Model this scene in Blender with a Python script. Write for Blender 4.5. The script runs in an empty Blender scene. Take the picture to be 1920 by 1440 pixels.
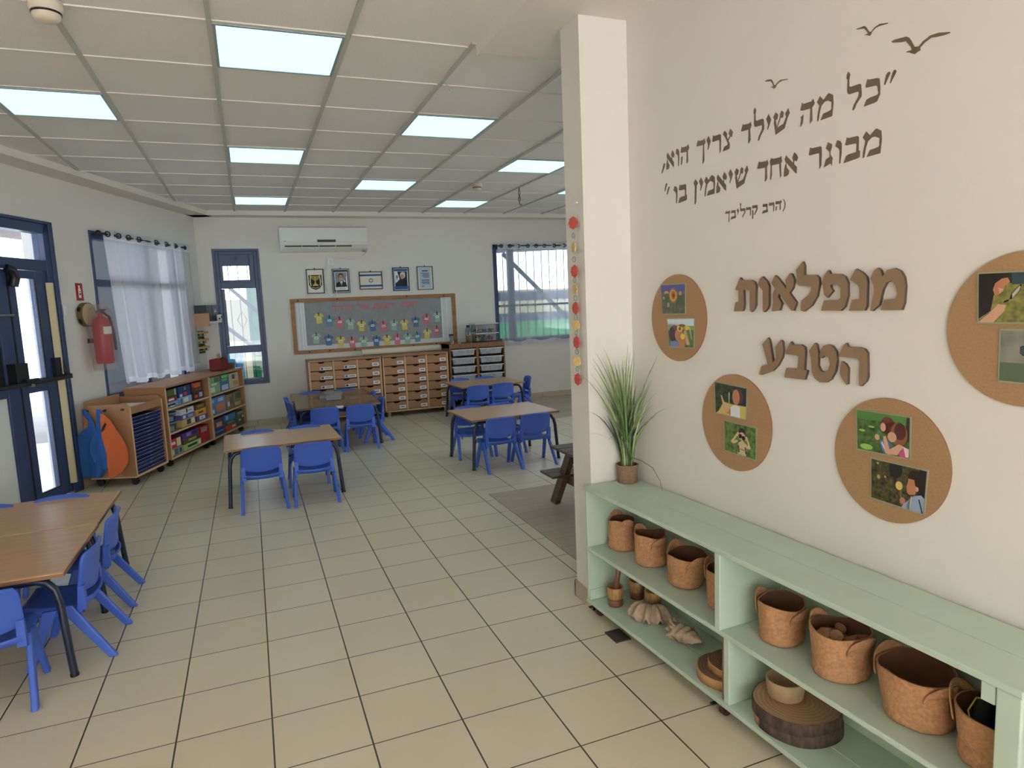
import bpy, math, random
from mathutils import Matrix, Vector
S = bpy.context.scene
COL = S.collection
PI = math.pi
def R(d): return math.radians(d)
def lin(c):
    c /= 255.0
    return c/12.92 if c <= 0.04045 else ((c+0.055)/1.055)**2.4
def rgb(r, g, b): return (lin(r), lin(g), lin(b), 1.0)

# ------------------------------------------------------------------ camera, world, sun, exposure
cam = bpy.data.cameras.new('camera')
camo = bpy.data.objects.new('camera', cam)
COL.objects.link(camo)
cam.sensor_width = 36.0
cam.lens = 23.2587
cam.clip_start = 0.02
cam.clip_end = 200
camo.matrix_world = Matrix(((0.92856965, 0.08376251, -0.36158297, 0.0), (-0.36880528, 0.09870881, -0.92425064, 0.0), (-0.04172613, 0.9915848, 0.12255006, 1.53684159), (0.0, 0.0, 0.0, 1.0)))
S.camera = camo
S.view_settings.view_transform = 'Standard'
S.view_settings.look = 'None'
S.view_settings.gamma = 1.0
S.view_settings.use_curve_mapping = False
S.view_settings.exposure = 0.0
S.cycles.use_denoising = True
S.cycles.max_bounces = 12
S.cycles.diffuse_bounces = 6
S.cycles.transparent_max_bounces = 16
S.cycles.caustics_reflective = False
S.cycles.caustics_refractive = False
S.cycles.sample_clamp_indirect = 6.0

world = bpy.data.worlds.new('daylight_sky')
S.world = world
world.use_nodes = True
wn_ = world.node_tree.nodes
wn_['Background'].inputs['Color'].default_value = (0.88, 0.95, 1.06, 1)
wn_['Background'].inputs['Strength'].default_value = 6.0
sun = bpy.data.lights.new('sun', 'SUN')
sun.energy = 60.0
sun.angle = R(1.0)
sun.color = (0.86, 0.94, 1.10)
suno = bpy.data.objects.new('sun', sun)
COL.objects.link(suno)
suno.rotation_euler = Vector((-0.14, 0.66, -0.72)).to_track_quat('-Z', 'Y').to_euler()

# ------------------------------------------------------------------ materials
def newmat(name):
    m = bpy.data.materials.new(name)
    m.use_nodes = True
    nt = m.node_tree
    return m, nt, nt.nodes['Principled BSDF']
def mat(name, col, rough=0.6, metal=0.0, spec=0.5, var=0.0, scale=20.0, stretch=(1, 1, 1), bump=0.0, bscale=None, col2=None, coat=0.0):
    m, nt, b = newmat(name)
    c = rgb(*col)
    b.inputs['Base Color'].default_value = c
    b.inputs['Roughness'].default_value = rough
    b.inputs['Metallic'].default_value = metal
    b.inputs['Specular IOR Level'].default_value = spec
    if coat: b.inputs['Coat Weight'].default_value = coat
    m.diffuse_color = c
    if var or col2 or bump:
        tc = nt.nodes.new('ShaderNodeTexCoord')
        mp = nt.nodes.new('ShaderNodeMapping')
        mp.inputs['Scale'].default_value = stretch
        nt.links.new(tc.outputs['Object'], mp.inputs['Vector'])
        nz = nt.nodes.new('ShaderNodeTexNoise')
        nz.inputs['Scale'].default_value = scale
        nz.inputs['Detail'].default_value = 4
        nt.links.new(mp.outputs['Vector'], nz.inputs['Vector'])
        if var or col2:
            cr = nt.nodes.new('ShaderNodeValToRGB')
            k = rgb(*col2) if col2 else tuple(x*(1-var) for x in c[:3]) + (1,)
            cr.color_ramp.elements[0].position = 0.32
            cr.color_ramp.elements[0].color = k
            cr.color_ramp.elements[1].position = 0.66
            cr.color_ramp.elements[1].color = c if col2 else tuple(min(1, x*(1+var*0.5)) for x in c[:3]) + (1,)
            nt.links.new(nz.outputs['Fac'], cr.inputs['Fac'])
            nt.links.new(cr.outputs['Color'], b.inputs['Base Color'])
        if bump:
            n2 = nz
            if bscale:
                n2 = nt.nodes.new('ShaderNodeTexNoise')
                n2.inputs['Scale'].default_value = bscale
                nt.links.new(mp.outputs['Vector'], n2.inputs['Vector'])
            bp = nt.nodes.new('ShaderNodeBump')
            bp.inputs['Strength'].default_value = bump
            bp.inputs['Distance'].default_value = 0.01
            nt.links.new(n2.outputs['Fac'], bp.inputs['Height'])
            nt.links.new(bp.outputs['Normal'], b.inputs['Normal'])
    return m
def glass_mat(name, tint=(235, 240, 245), gloss=0.06):
    m = bpy.data.materials.new(name)
    m.use_nodes = True
    nt = m.node_tree
    nt.nodes.remove(nt.nodes['Principled BSDF'])
    tr = nt.nodes.new('ShaderNodeBsdfTransparent')
    tr.inputs['Color'].default_value = rgb(*tint)
    gl = nt.nodes.new('ShaderNodeBsdfGlossy')
    gl.inputs['Roughness'].default_value = 0.03
    mx = nt.nodes.new('ShaderNodeMixShader')
    mx.inputs['Fac'].default_value = gloss
    nt.links.new(tr.outputs[0], mx.inputs[1])
    nt.links.new(gl.outputs[0], mx.inputs[2])
    nt.links.new(mx.outputs[0], nt.nodes['Material Output'].inputs['Surface'])
    m.diffuse_color = rgb(*tint)[:3] + (0.3,)
    return m
def sheer_mat(name, col, fac):
    # woven see-through cloth: part of it lets light straight through, the rest scatters it
    m = bpy.data.materials.new(name)
    m.use_nodes = True
    nt = m.node_tree
    nt.nodes.remove(nt.nodes['Principled BSDF'])
    tr = nt.nodes.new('ShaderNodeBsdfTransparent')
    df = nt.nodes.new('ShaderNodeBsdfDiffuse')
    df.inputs['Color'].default_value = rgb(*col)
    tl = nt.nodes.new('ShaderNodeBsdfTranslucent')
    tl.inputs['Color'].default_value = rgb(*col)
    m1 = nt.nodes.new('ShaderNodeMixShader')
    m1.inputs['Fac'].default_value = 0.5
    m2 = nt.nodes.new('ShaderNodeMixShader')
    m2.inputs['Fac'].default_value = fac
    nt.links.new(df.outputs[0], m1.inputs[1])
    nt.links.new(tl.outputs[0], m1.inputs[2])
    nt.links.new(tr.outputs[0], m2.inputs[1])
    nt.links.new(m1.outputs[0], m2.inputs[2])
    nt.links.new(m2.outputs[0], nt.nodes['Material Output'].inputs['Surface'])
    m.diffuse_color = rgb(*col)
    return m
def emit_mat(name, col, strength):
    m = bpy.data.materials.new(name)
    m.use_nodes = True
    nt = m.node_tree
    nt.nodes.remove(nt.nodes['Principled BSDF'])
    e = nt.nodes.new('ShaderNodeEmission')
    e.inputs['Color'].default_value = col
    e.inputs['Strength'].default_value = strength
    nt.links.new(e.outputs[0], nt.nodes['Material Output'].inputs['Surface'])
    return m
def wood(name, col, col2, axis='x', rough=0.5, scale=9.0, bump=0.02):
    st = {'x': (0.6, 9, 9), 'y': (9, 0.6, 9), 'z': (9, 9, 0.6)}[axis]
    return mat(name, col, rough, col2=col2, scale=scale, stretch=st, bump=bump)
def grid_mat(name, col, line, p0, per, width, rough, var=0.06, vscale=3.0, spec=0.5, bump=0.0, bscale=200.0):
    # square grid (tiles) in object X/Y: p0 origin, per period, width joint half-width (m)
    m, nt, b = newmat(name)
    tc = nt.nodes.new('ShaderNodeTexCoord')
    sx = nt.nodes.new('ShaderNodeSeparateXYZ')
    nt.links.new(tc.outputs['Object'], sx.inputs[0])
    def mt(op, a, bb=None):
        n = nt.nodes.new('ShaderNodeMath')
        n.operation = op
        for i, v in enumerate((a, bb)):
            if v is None: continue
            if isinstance(v, (int, float)): n.inputs[i].default_value = v
            else: nt.links.new(v, n.inputs[i])
        return n.outputs[0]
    masks, ids = [], []
    for k in (0, 1):
        if per[k] is None: continue
        q = mt('DIVIDE', mt('SUBTRACT', sx.outputs[k], p0[k]), per[k])
        rr = mt('ROUND', q)
        d = mt('MULTIPLY', mt('ABSOLUTE', mt('SUBTRACT', q, rr)), per[k])
        masks.append(mt('LESS_THAN', d, width[k]))
        ids.append(mt('FLOOR', q))
    msk = mt('MAXIMUM', masks[0], masks[1]) if len(masks) > 1 else masks[0]
    cell = nt.nodes.new('ShaderNodeCombineXYZ')
    for i, x in enumerate(ids): nt.links.new(x, cell.inputs[i])
    wn = nt.nodes.new('ShaderNodeTexWhiteNoise')
    nt.links.new(cell.outputs[0], wn.inputs['Vector'])
    nz = nt.nodes.new('ShaderNodeTexNoise')
    nz.inputs['Scale'].default_value = vscale
    nz.inputs['Detail'].default_value = 5
    nt.links.new(tc.outputs['Object'], nz.inputs['Vector'])
    mixv = mt('ADD', mt('MULTIPLY', wn.outputs['Value'], 0.5), mt('MULTIPLY', nz.outputs['Fac'], 0.9))
    v = mt('ADD', mt('MULTIPLY', mixv, var), 1 - var*0.7)
    c = nt.nodes.new('ShaderNodeVectorMath')
    c.operation = 'SCALE'
    c.inputs[0].default_value = rgb(*col)[:3]
    nt.links.new(v, c.inputs['Scale'])
    mx = nt.nodes.new('ShaderNodeMix')
    mx.data_type = 'RGBA'
    nt.links.new(msk, mx.inputs['Factor'])
    nt.links.new(c.outputs[0], mx.inputs['A'])
    mx.inputs['B'].default_value = rgb(*line)
    nt.links.new(mx.outputs['Result'], b.inputs['Base Color'])
    b.inputs['Roughness'].default_value = rough
    b.inputs['Specular IOR Level'].default_value = spec
    if bump:
        n2 = nt.nodes.new('ShaderNodeTexNoise')
        n2.inputs['Scale'].default_value = bscale
        nt.links.new(tc.outputs['Object'], n2.inputs['Vector'])
        bp = nt.nodes.new('ShaderNodeBump')
        bp.inputs['Strength'].default_value = bump
        bp.inputs['Distance'].default_value = 0.004
        nt.links.new(n2.outputs['Fac'], bp.inputs['Height'])
        nt.links.new(bp.outputs['Normal'], b.inputs['Normal'])
    m.diffuse_color = rgb(*col)
    return m

# ------------------------------------------------------------------ geometry collector
class G:
    def __init__(s): s.v = []; s.f = []; s.sm = []; s.mi = []
    def add(s, vs, fs, smooth=False, mi=0):
        o = len(s.v)
        s.v += [tuple(x) for x in vs]
        for f in fs:
            s.f.append(tuple(i+o for i in f)); s.sm.append(smooth); s.mi.append(mi)
        return s
    def box(s, x0, x1, y0, y1, z0, z1, mi=0, M=None):
        vs = [(x, y, z) for x in (x0, x1) for y in (y0, y1) for z in (z0, z1)]
        if M is not None: vs = [tuple(M @ Vector(q)) for q in vs]
        return s.add(vs, [(0, 1, 3, 2), (4, 6, 7, 5), (0, 4, 5, 1), (2, 3, 7, 6), (0, 2, 6, 4), (1, 5, 7, 3)], False, mi)
    def cyl(s, p0, p1, r0, r1=None, n=16, mi=0, caps=True, smooth=True):
        r1 = r0 if r1 is None else r1
        p0 = Vector(p0); p1 = Vector(p1)
        d = (p1-p0).normalized()
        a = d.orthogonal().normalized(); b = d.cross(a)
        vs = []
        for p, r in ((p0, r0), (p1, r1)):
            for i in range(n):
                t = 2*PI*i/n
                vs.append(p + a*(r*math.cos(t)) + b*(r*math.sin(t)))
        s.add(vs, [(i, (i+1) % n, n+(i+1) % n, n+i) for i in range(n)], smooth, mi)
        if caps:
            s.add(vs[:n], [tuple(range(n))[::-1]], False, mi)
            s.add(vs[n:], [tuple(range(n))], False, mi)
        return s
    def tube(s, pts, r, n=8, mi=0, closed=False, rs=None):
        pts = [Vector(p) for p in pts]
        m = len(pts)
        rings = []
        prev = None
        for i, p in enumerate(pts):
            if closed: t = (pts[(i+1) % m]-pts[i-1]).normalized()
            else: t = (pts[min(i+1, m-1)]-pts[max(i-1, 0)]).normalized()
            a = t.orthogonal().normalized() if prev is None else (prev-t*prev.dot(t)).normalized()
            prev = a
            b = t.cross(a)
            q = rs[i] if rs else r
            rings.append([p + a*(q*math.cos(2*PI*k/n)) + b*(q*math.sin(2*PI*k/n)) for k in range(n)])
        vs = [v for g in rings for v in g]
        fs = []
        for i in range(m if closed else m-1):
            j = (i+1) % m
            for k in range(n):
                fs.append((i*n+k, i*n+(k+1) % n, j*n+(k+1) % n, j*n+k))
        s.add(vs, fs, True, mi)
        if not closed:
            s.add(rings[0], [tuple(range(n))[::-1]], False, mi)
            s.add(rings[-1], [tuple(range(n))], False, mi)
        return s
    def lathe(s, prof, n=24, c=(0, 0, 0), mi=0, smooth=True, sx=1.0, sy=1.0):
        vs = []
        for r, z in prof:
            for i in range(n):
                t = 2*PI*i/n
                vs.append((c[0]+r*sx*math.cos(t), c[1]+r*sy*math.sin(t), c[2]+z))
        fs = []
        for j in range(len(prof)-1):
            for i in range(n):
                fs.append((j*n+i, j*n+(i+1) % n, (j+1)*n+(i+1) % n, (j+1)*n+i))
        s.add(vs, fs, smooth, mi)
        m = len(prof)-1
        if prof[0][0] > 1e-5: s.add(vs[:n], [tuple(range(n))[::-1]], False, mi)
        if prof[m][0] > 1e-5: s.add(vs[m*n:], [tuple(range(n))], False, mi)
        return s
    def prism(s, poly, y0, y1, mi=0, mi_side=None):
        # polygon in x-z, extruded along y (y0 is the front, smaller y)
        n = len(poly)
        a = sum(poly[i][0]*poly[(i+1) % n][1]-poly[(i+1) % n][0]*poly[i][1] for i in range(n))
        if a < 0: poly = poly[::-1]
        vs = [(x, y0, z) for x, z in poly] + [(x, y1, z) for x, z in poly]
        s.add(vs, [tuple(range(n)), tuple(range(n, 2*n))[::-1]], False, mi)
        s.add(vs, [((i+1) % n, i, n+i, n+(i+1) % n) for i in range(n)], False, mi if mi_side is None else mi_side)
        return s
    def prismz(s, poly, z0, z1, mi=0):
        n = len(poly)
        a = sum(poly[i][0]*poly[(i+1) % n][1]-poly[(i+1) % n][0]*poly[i][1] for i in range(n))
        if a < 0: poly = poly[::-1]
        vs = [(x, y, z0) for x, y in poly] + [(x, y, z1) for x, y in poly]
        s.add(vs, [tuple(range(n))[::-1], tuple(range(n, 2*n))], False, mi)
        s.add(vs, [(i, (i+1) % n, n+(i+1) % n, n+i) for i in range(n)], False, mi)
        return s
    def flat(s, poly, y, mi=0):
        n = len(poly)
        a = sum(poly[i][0]*poly[(i+1) % n][1]-poly[(i+1) % n][0]*poly[i][1] for i in range(n))
        if a < 0: poly = poly[::-1]
        return s.add([(x, y, z) for x, z in poly], [tuple(range(n))], False, mi)
    def surf(s, fn, nu, nv, smooth=True, mi=0):
        vs = [fn(i/nu, j/nv) for j in range(nv+1) for i in range(nu+1)]
        w = nu+1
        return s.add(vs, [(j*w+i, j*w+i+1, (j+1)*w+i+1, (j+1)*w+i) for j in range(nv) for i in range(nu)], smooth, mi)
    def ball(s, c, rx, ry=None, rz=None, nu=14, nv=9, mi=0):
        ry = rx if ry is None else ry; rz = rx if rz is None else rz
        def fn(u, v):
            t = 2*PI*u; p = PI*(v-0.5)
            return (c[0]+rx*math.cos(p)*math.cos(t), c[1]+ry*math.cos(p)*math.sin(t), c[2]+rz*math.sin(p))
        return s.surf(fn, nu, nv, True, mi)
    def build(s, name, m, parent=None, loc=None, rz=0.0, bevel=0.0, solid=0.0, sub=0, bseg=2):
        me = bpy.data.meshes.new(name)
        me.from_pydata(s.v, [], s.f)
        for mm in (m if isinstance(m, (list, tuple)) else [m]): me.materials.append(mm)
        for i, p in enumerate(me.polygons):
            p.use_smooth = s.sm[i]; p.material_index = s.mi[i]
        me.update()
        o = bpy.data.objects.new(name, me)
        COL.objects.link(o)
        if parent is not None: o.parent = parent
        if loc is not None: o.location = loc
        o.rotation_euler = (0, 0, rz)
        if solid:
            d = o.modifiers.new('solid', 'SOLIDIFY'); d.thickness = solid; d.offset = 0.0
        if sub:
            d = o.modifiers.new('sub', 'SUBSURF'); d.levels = sub; d.render_levels = sub
        if bevel:
            d = o.modifiers.new('bevel', 'BEVEL'); d.width = bevel; d.segments = bseg; d.limit_method = 'ANGLE'; d.angle_limit = R(40)
        return o
def thing(name, label, cat, loc=(0, 0, 0), rz=0.0, group=None):
    o = bpy.data.objects.new(name, None)
    o.empty_display_size = 0.1
    COL.objects.link(o)
    o.location = loc
    o.rotation_euler = (0, 0, rz)
    return tag(o, label, cat, group)
def tag(o, label, cat, group=None):
    o['label'] = label; o['category'] = cat
    if group: o['group'] = group
    return o
def struct(o): o['kind'] = 'structure'; return o
def dup(root, loc, rz, label, group=None):
    c = root.copy(); COL.objects.link(c)
    c.location = loc; c.rotation_euler = (0, 0, rz)
    c['label'] = label
    if group: c['group'] = group
    for ch in list(root.children):
        d = ch.copy(); COL.objects.link(d); d.parent = c
        for g in list(ch.children):
            e = g.copy(); COL.objects.link(e); e.parent = d
    return c
class Frame:
    # local x along the wall, local y into the wall (room is y<0), z up
    def __init__(s, o, d): s.o = o; s.d = d; s.n = (-d[1], d[0]); s.rz = math.atan2(d[1], d[0])
    def at(s, x, y, z=0.0): return (s.o[0]+x*s.d[0]+y*s.n[0], s.o[1]+x*s.d[1]+y*s.n[1], z)
FB = Frame((0.0, 9.65), (1.0, 0.0))
WDX, WDY = 0.35036, 0.93662
FL = Frame((-1.56, 6.95), (WDX, WDY))
FR = Frame((1.73, 2.74), (0.037201, -0.999308))
QUOTE=[[('geresh',[[(1.2858,2.1514),(1.2909,2.1502),(1.2919,2.145),(1.2765,2.1189),(1.2728,2.1193),(1.2795,2.1462)],[(1.3031,2.1508),(1.3091,2.1502),(1.3113,2.1439),(1.2939,2.1181),(1.2909,2.119),(1.2987,2.1446)]]),('kaf',[[(1.2177,2.1529),(1.2226,2.1497),(1.2509,2.1456),(1.2576,2.1422),(1.2609,2.1179),(1.261,2.0973),(1.2514,2.0794),(1.2408,2.0777),(1.2076,2.0766),(1.216,2.094),(1.2268,2.0968),(1.2509,2.0979),(1.255,2.1013),(1.2515,2.1218),(1.2461,2.1258),(1.2164,2.1289),(1.2116,2.1322)]]),('lamed',[[(1.1515,2.1955),(1.1581,2.1856),(1.155,2.1711),(1.1555,2.1518),(1.1599,2.1477),(1.1924,2.1473),(1.1967,2.143),(1.1995,2.1198),(1.199,2.1094),(1.1826,2.0916),(1.1745,2.0771),(1.1694,2.0761),(1.1676,2.079),(1.1727,2.0919),(1.1878,2.1115),(1.1897,2.1227),(1.186,2.1266),(1.156,2.1273),(1.1502,2.1314),(1.1476,2.1398),(1.1492,2.1729),(1.145,2.1766),(1.1459,2.1882)]]),('mem',[[(1.0466,2.1532),(1.0601,2.1381),(1.0779,2.1524),(1.0825,2.1521),(1.0964,2.1426),(1.0988,2.1173),(1.0947,2.0789),(1.0495,2.0776),(1.0603,2.0955),(1.0867,2.0984),(1.0912,2.1021),(1.0907,2.1233),(1.0767,2.1309),(1.0659,2.131),(1.0535,2.1224),(1.0474,2.1064),(1.0422,2.0787),(1.0368,2.0768),(1.0374,2.0939),(1.0445,2.1249),(1.0354,2.138)]]),('he',[[(0.9746,2.1532),(0.9798,2.1479),(1.0129,2.1464),(1.0196,2.1526),(1.026,2.1376),(1.0213,2.1313),(1.0158,2.1264),(1.0182,2.0862),(1.0091,2.0777),(1.0071,2.08),(1.009,2.1257),(0.9784,2.127),(0.9675,2.13)],[(0.9813,2.1133),(0.979,2.0884),(0.9717,2.0777),(0.9689,2.08),(0.9714,2.1008),(0.9702,2.1089)]]),('shin',[[(0.8599,2.153),(0.8722,2.1421),(0.8675,2.1276),(0.8609,2.1266),(0.8667,2.1),(0.8951,2.1057),(0.9074,2.1267),(0.9026,2.1367),(0.916,2.1518),(0.9225,2.1347),(0.9128,2.1199),(0.9007,2.0895),(0.8606,2.0775),(0.8528,2.1177),(0.8546,2.1296),(0.8493,2.1391)],[(0.8866,2.1517),(0.8961,2.1444),(0.8948,2.1313),(0.8905,2.126),(0.884,2.1301),(0.8689,2.1014),(0.8652,2.1023),(0.8785,2.1302),(0.8802,2.1432)]]),('yod',[[(0.8279,2.1559),(0.84,2.1351),(0.8331,2.1192),(0.825,2.1039),(0.8219,2.1052),(0.8261,2.1205),(0.8167,2.1421)]]),('lamed',[[(0.7618,2.1955),(0.768,2.1856),(0.7651,2.1711),(0.7655,2.1518),(0.7697,2.1477),(0.8005,2.1473),(0.8046,2.143),(0.8072,2.1198),(0.8067,2.1094),(0.7912,2.0916),(0.7835,2.0771),(0.7787,2.0761),(0.777,2.079),(0.7818,2.0919),(0.7961,2.1115),(0.7979,2.1227),(0.7944,2.1266),(0.7661,2.1273),(0.7605,2.1314),(0.7581,2.1398),(0.7596,2.1729),(0.7557,2.1766),(0.7565,2.1882)]]),('dalet',[[(0.702,2.154),(0.7072,2.1498),(0.7358,2.1478),(0.7408,2.1524),(0.7461,2.1382),(0.7392,2.1259),(0.741,2.088),(0.7327,2.0781),(0.7293,2.0793),(0.7308,2.1268),(0.6952,2.1291),(0.6928,2.1313)]]),('tsadi',[[(0.6047,2.154),(0.6193,2.1394),(0.6163,2.1303),(0.6228,2.1165),(0.6337,2.1274),(0.6265,2.1377),(0.6355,2.1538),(0.6498,2.1394),(0.6451,2.1223),(0.6355,2.1234),(0.6257,2.1122),(0.6336,2.0982),(0.6318,2.0827),(0.6246,2.0806),(0.5941,2.0793),(0.6027,2.0941),(0.6173,2.0969),(0.6228,2.1018),(0.6083,2.1285),(0.5955,2.1427)]]),('resh',[[(0.5404,2.1522),(0.5484,2.1477),(0.5796,2.147),(0.5843,2.1433),(0.5853,2.1202),(0.5838,2.0847),(0.5769,2.0763),(0.5754,2.1249),(0.5716,2.127),(0.5392,2.1272),(0.535,2.13)]]),('yod',[[(0.5137,2.1559),(0.5265,2.1351),(0.5191,2.1192),(0.5107,2.1039),(0.5073,2.1052),(0.5118,2.1205),(0.5019,2.1421)]]),('fkaf',[[(0.4507,2.1539),(0.4579,2.1496),(0.4821,2.1479),(0.4894,2.1534),(0.4959,2.1358),(0.4871,2.1275),(0.4878,2.0668),(0.4792,2.0556),(0.4772,2.0573),(0.4819,2.1287),(0.4455,2.1311),(0.4406,2.1341)]]),('he',[[(0.3459,2.1532),(0.3508,2.1479),(0.3826,2.1464),(0.389,2.1526),(0.3952,2.1376),(0.3906,2.1313),(0.3854,2.1264),(0.3876,2.0862),(0.379,2.0777),(0.377,2.08),(0.3788,2.1257),(0.3495,2.127),(0.3391,2.13)],[(0.3523,2.1133),(0.3501,2.0884),(0.3431,2.0777),(0.3404,2.08),(0.3428,2.1008),(0.3417,2.1089)]]),('vav',[[(0.313,2.1514),(0.3247,2.1461),(0.3301,2.1374),(0.3299,2.1066),(0.3262,2.0777),(0.3222,2.0773),(0.3224,2.1182),(0.3179,2.1254),(0.307,2.1342)]]),('alef',[[(0.2506,2.1485),(0.259,2.139),(0.2939,2.1005),(0.2932,2.0793),(0.286,2.0847),(0.2559,2.1194),(0.2475,2.1266),(0.244,2.1369)],[(0.2836,2.1509),(0.2918,2.1436),(0.2977,2.1316),(0.2937,2.1192),(0.2839,2.1254),(0.283,2.1135),(0.2791,2.1157),(0.2797,2.1236),(0.2756,2.1353)],[(0.2509,2.1232),(0.2534,2.1077),(0.2635,2.0947),(0.2613,2.0843),(0.2547,2.0789),(0.2412,2.0788),(0.2427,2.1018),(0.2466,2.1173)]]),('comma',[[(0.2245,2.1109),(0.2329,2.105),(0.2264,2.0894),(0.2117,2.0696),(0.2083,2.0717),(0.217,2.0941)]])],
[('mem',[[(1.2177,2.0027),(1.2313,1.9876),(1.2493,2.0019),(1.254,2.0016),(1.2681,1.9921),(1.2705,1.9668),(1.2664,1.9284),(1.2207,1.9271),(1.2315,1.945),(1.2582,1.9479),(1.2628,1.9516),(1.2623,1.9728),(1.2482,1.9804),(1.2372,1.9805),(1.2246,1.9719),(1.2185,1.9559),(1.2133,1.9282),(1.2078,1.9263),(1.2084,1.9434),(1.2156,1.9744),(1.2063,1.9875)]]),('bet',[[(1.1503,2.0011),(1.1562,1.9973),(1.1879,1.9964),(1.1931,1.9923),(1.1932,1.9527),(1.1981,1.9504),(1.1974,1.9325),(1.1881,1.9296),(1.1397,1.9254),(1.1487,1.9452),(1.1574,1.9483),(1.1848,1.9497),(1.1851,1.9725),(1.1813,1.9758),(1.1494,1.9769),(1.1443,1.98)]]),('vav',[[(1.1146,2.0009),(1.1268,1.9956),(1.1323,1.9869),(1.1321,1.9561),(1.1283,1.9272),(1.1241,1.9268),(1.1244,1.9677),(1.1197,1.9749),(1.1083,1.9837)]]),('gimel',[[(1.0809,2.0024),(1.0965,1.9926),(1.0952,1.9816),(1.0908,1.9725),(1.091,1.9612),(1.0989,1.9507),(1.0964,1.926),(1.0916,1.9346),(1.0651,1.9266),(1.0732,1.9497),(1.088,1.9555),(1.0868,1.9709),(1.0725,1.9854)]]),('resh',[[(1.0104,2.0017),(1.0187,1.9972),(1.0511,1.9965),(1.0559,1.9928),(1.057,1.9697),(1.0554,1.9342),(1.0482,1.9258),(1.0467,1.9744),(1.0428,1.9765),(1.0091,1.9767),(1.0048,1.9795)]]),('alef',[[(0.9089,1.998),(0.9179,1.9885),(0.9554,1.95),(0.9546,1.9288),(0.9469,1.9342),(0.9146,1.9689),(0.9056,1.9761),(0.9018,1.9864)],[(0.9442,2.0004),(0.953,1.9931),(0.9594,1.9811),(0.9551,1.9687),(0.9446,1.9749),(0.9437,1.963),(0.9395,1.9652),(0.9401,1.9731),(0.9357,1.9848)],[(0.9092,1.9727),(0.9119,1.9572),(0.9228,1.9442),(0.9204,1.9338),(0.9133,1.9284),(0.8989,1.9283),(0.9004,1.9513),(0.9046,1.9668)]]),('het',[[(0.8407,2.0032),(0.8501,1.9985),(0.8817,1.9974),(0.8864,2.0011),(0.8906,1.9833),(0.8856,1.9747),(0.8879,1.9344),(0.8824,1.9277),(0.8782,1.9762),(0.8492,1.9778),(0.8439,1.9761),(0.8449,1.9452),(0.8405,1.9292),(0.8356,1.9301),(0.839,1.9743),(0.8351,1.9918)]]),('dalet',[[(0.7837,2.0035),(0.7889,1.9993),(0.8178,1.9973),(0.8228,2.0019),(0.8282,1.9877),(0.8213,1.9754),(0.8231,1.9375),(0.8147,1.9276),(0.8113,1.9288),(0.8128,1.9763),(0.7769,1.9786),(0.7744,1.9808)]]),('shin',[[(0.669,2.0025),(0.6811,1.9916),(0.6765,1.9771),(0.67,1.9761),(0.6757,1.9495),(0.7036,1.9552),(0.7157,1.9762),(0.7111,1.9862),(0.7242,2.0013),(0.7307,1.9842),(0.7211,1.9694),(0.7091,1.939),(0.6697,1.927),(0.662,1.9672),(0.6638,1.9791),(0.6585,1.9886)],[(0.6953,2.0012),(0.7046,1.9939),(0.7034,1.9808),(0.6992,1.9755),(0.6927,1.9796),(0.6779,1.9509),(0.6742,1.9518),(0.6873,1.9797),(0.689,1.9927)]]),('yod',[[(0.6371,2.0054),(0.6496,1.9846),(0.6424,1.9687),(0.6341,1.9534),(0.6308,1.9547),(0.6352,1.97),(0.6254,1.9916)]]),('alef',[[(0.567,1.998),(0.5759,1.9885),(0.6129,1.95),(0.6122,1.9288),(0.6045,1.9342),(0.5726,1.9689),(0.5636,1.9761),(0.56,1.9864)],[(0.6019,2.0004),(0.6106,1.9931),(0.6169,1.9811),(0.6127,1.9687),(0.6023,1.9749),(0.6014,1.963),(0.5972,1.9652),(0.5978,1.9731),(0.5935,1.9848)],[(0.5672,1.9727),(0.5699,1.9572),(0.5807,1.9442),(0.5783,1.9338),(0.5713,1.9284),(0.557,1.9283),(0.5586,1.9513),(0.5627,1.9668)]]),('mem',[[(0.4988,2.0027),(0.5122,1.9876),(0.5298,2.0019),(0.5343,2.0016),(0.5481,1.9921),(0.5505,1.9668),(0.5464,1.9284),(0.5017,1.9271),(0.5124,1.945),(0.5385,1.9479),(0.5429,1.9516),(0.5425,1.9728),(0.5287,1.9804),(0.5179,1.9805),(0.5056,1.9719),(0.4996,1.9559),(0.4945,1.9282),(0.4891,1.9263),(0.4898,1.9434),(0.4968,1.9744),(0.4877,1.9875)]]),('yod',[[(0.4674,2.0054),(0.4805,1.9846),(0.473,1.9687),(0.4643,1.9534),(0.4609,1.9547),(0.4655,1.97),(0.4553,1.9916)]]),('fnun',[[(0.4337,2.004),(0.4488,1.9867),(0.4396,1.9764),(0.4368,1.9157),(0.4313,1.9045),(0.4263,1.9066),(0.4292,1.9756),(0.421,1.9916)]]),('bet',[[(0.3314,2.0011),(0.3372,1.9973),(0.3681,1.9964),(0.3731,1.9923),(0.3733,1.9527),(0.378,1.9504),(0.3774,1.9325),(0.3683,1.9296),(0.321,1.9254),(0.3298,1.9452),(0.3383,1.9483),(0.3651,1.9497),(0.3653,1.9725),(0.3616,1.9758),(0.3305,1.9769),(0.3255,1.98)]]),('vav',[[(0.296,2.0009),(0.3091,1.9956),(0.315,1.9869),(0.3148,1.9561),(0.3107,1.9272),(0.3062,1.9268),(0.3065,1.9677),(0.3015,1.9749),(0.2892,1.9837)]]),('quote',[[(0.2415,2.0232),(0.2461,2.0182),(0.2314,1.991),(0.2266,1.9904),(0.2343,2.0174)],[(0.2576,2.0063),(0.2635,2.0025),(0.2475,1.9742),(0.2428,1.9735),(0.248,1.9953)]])],
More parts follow.
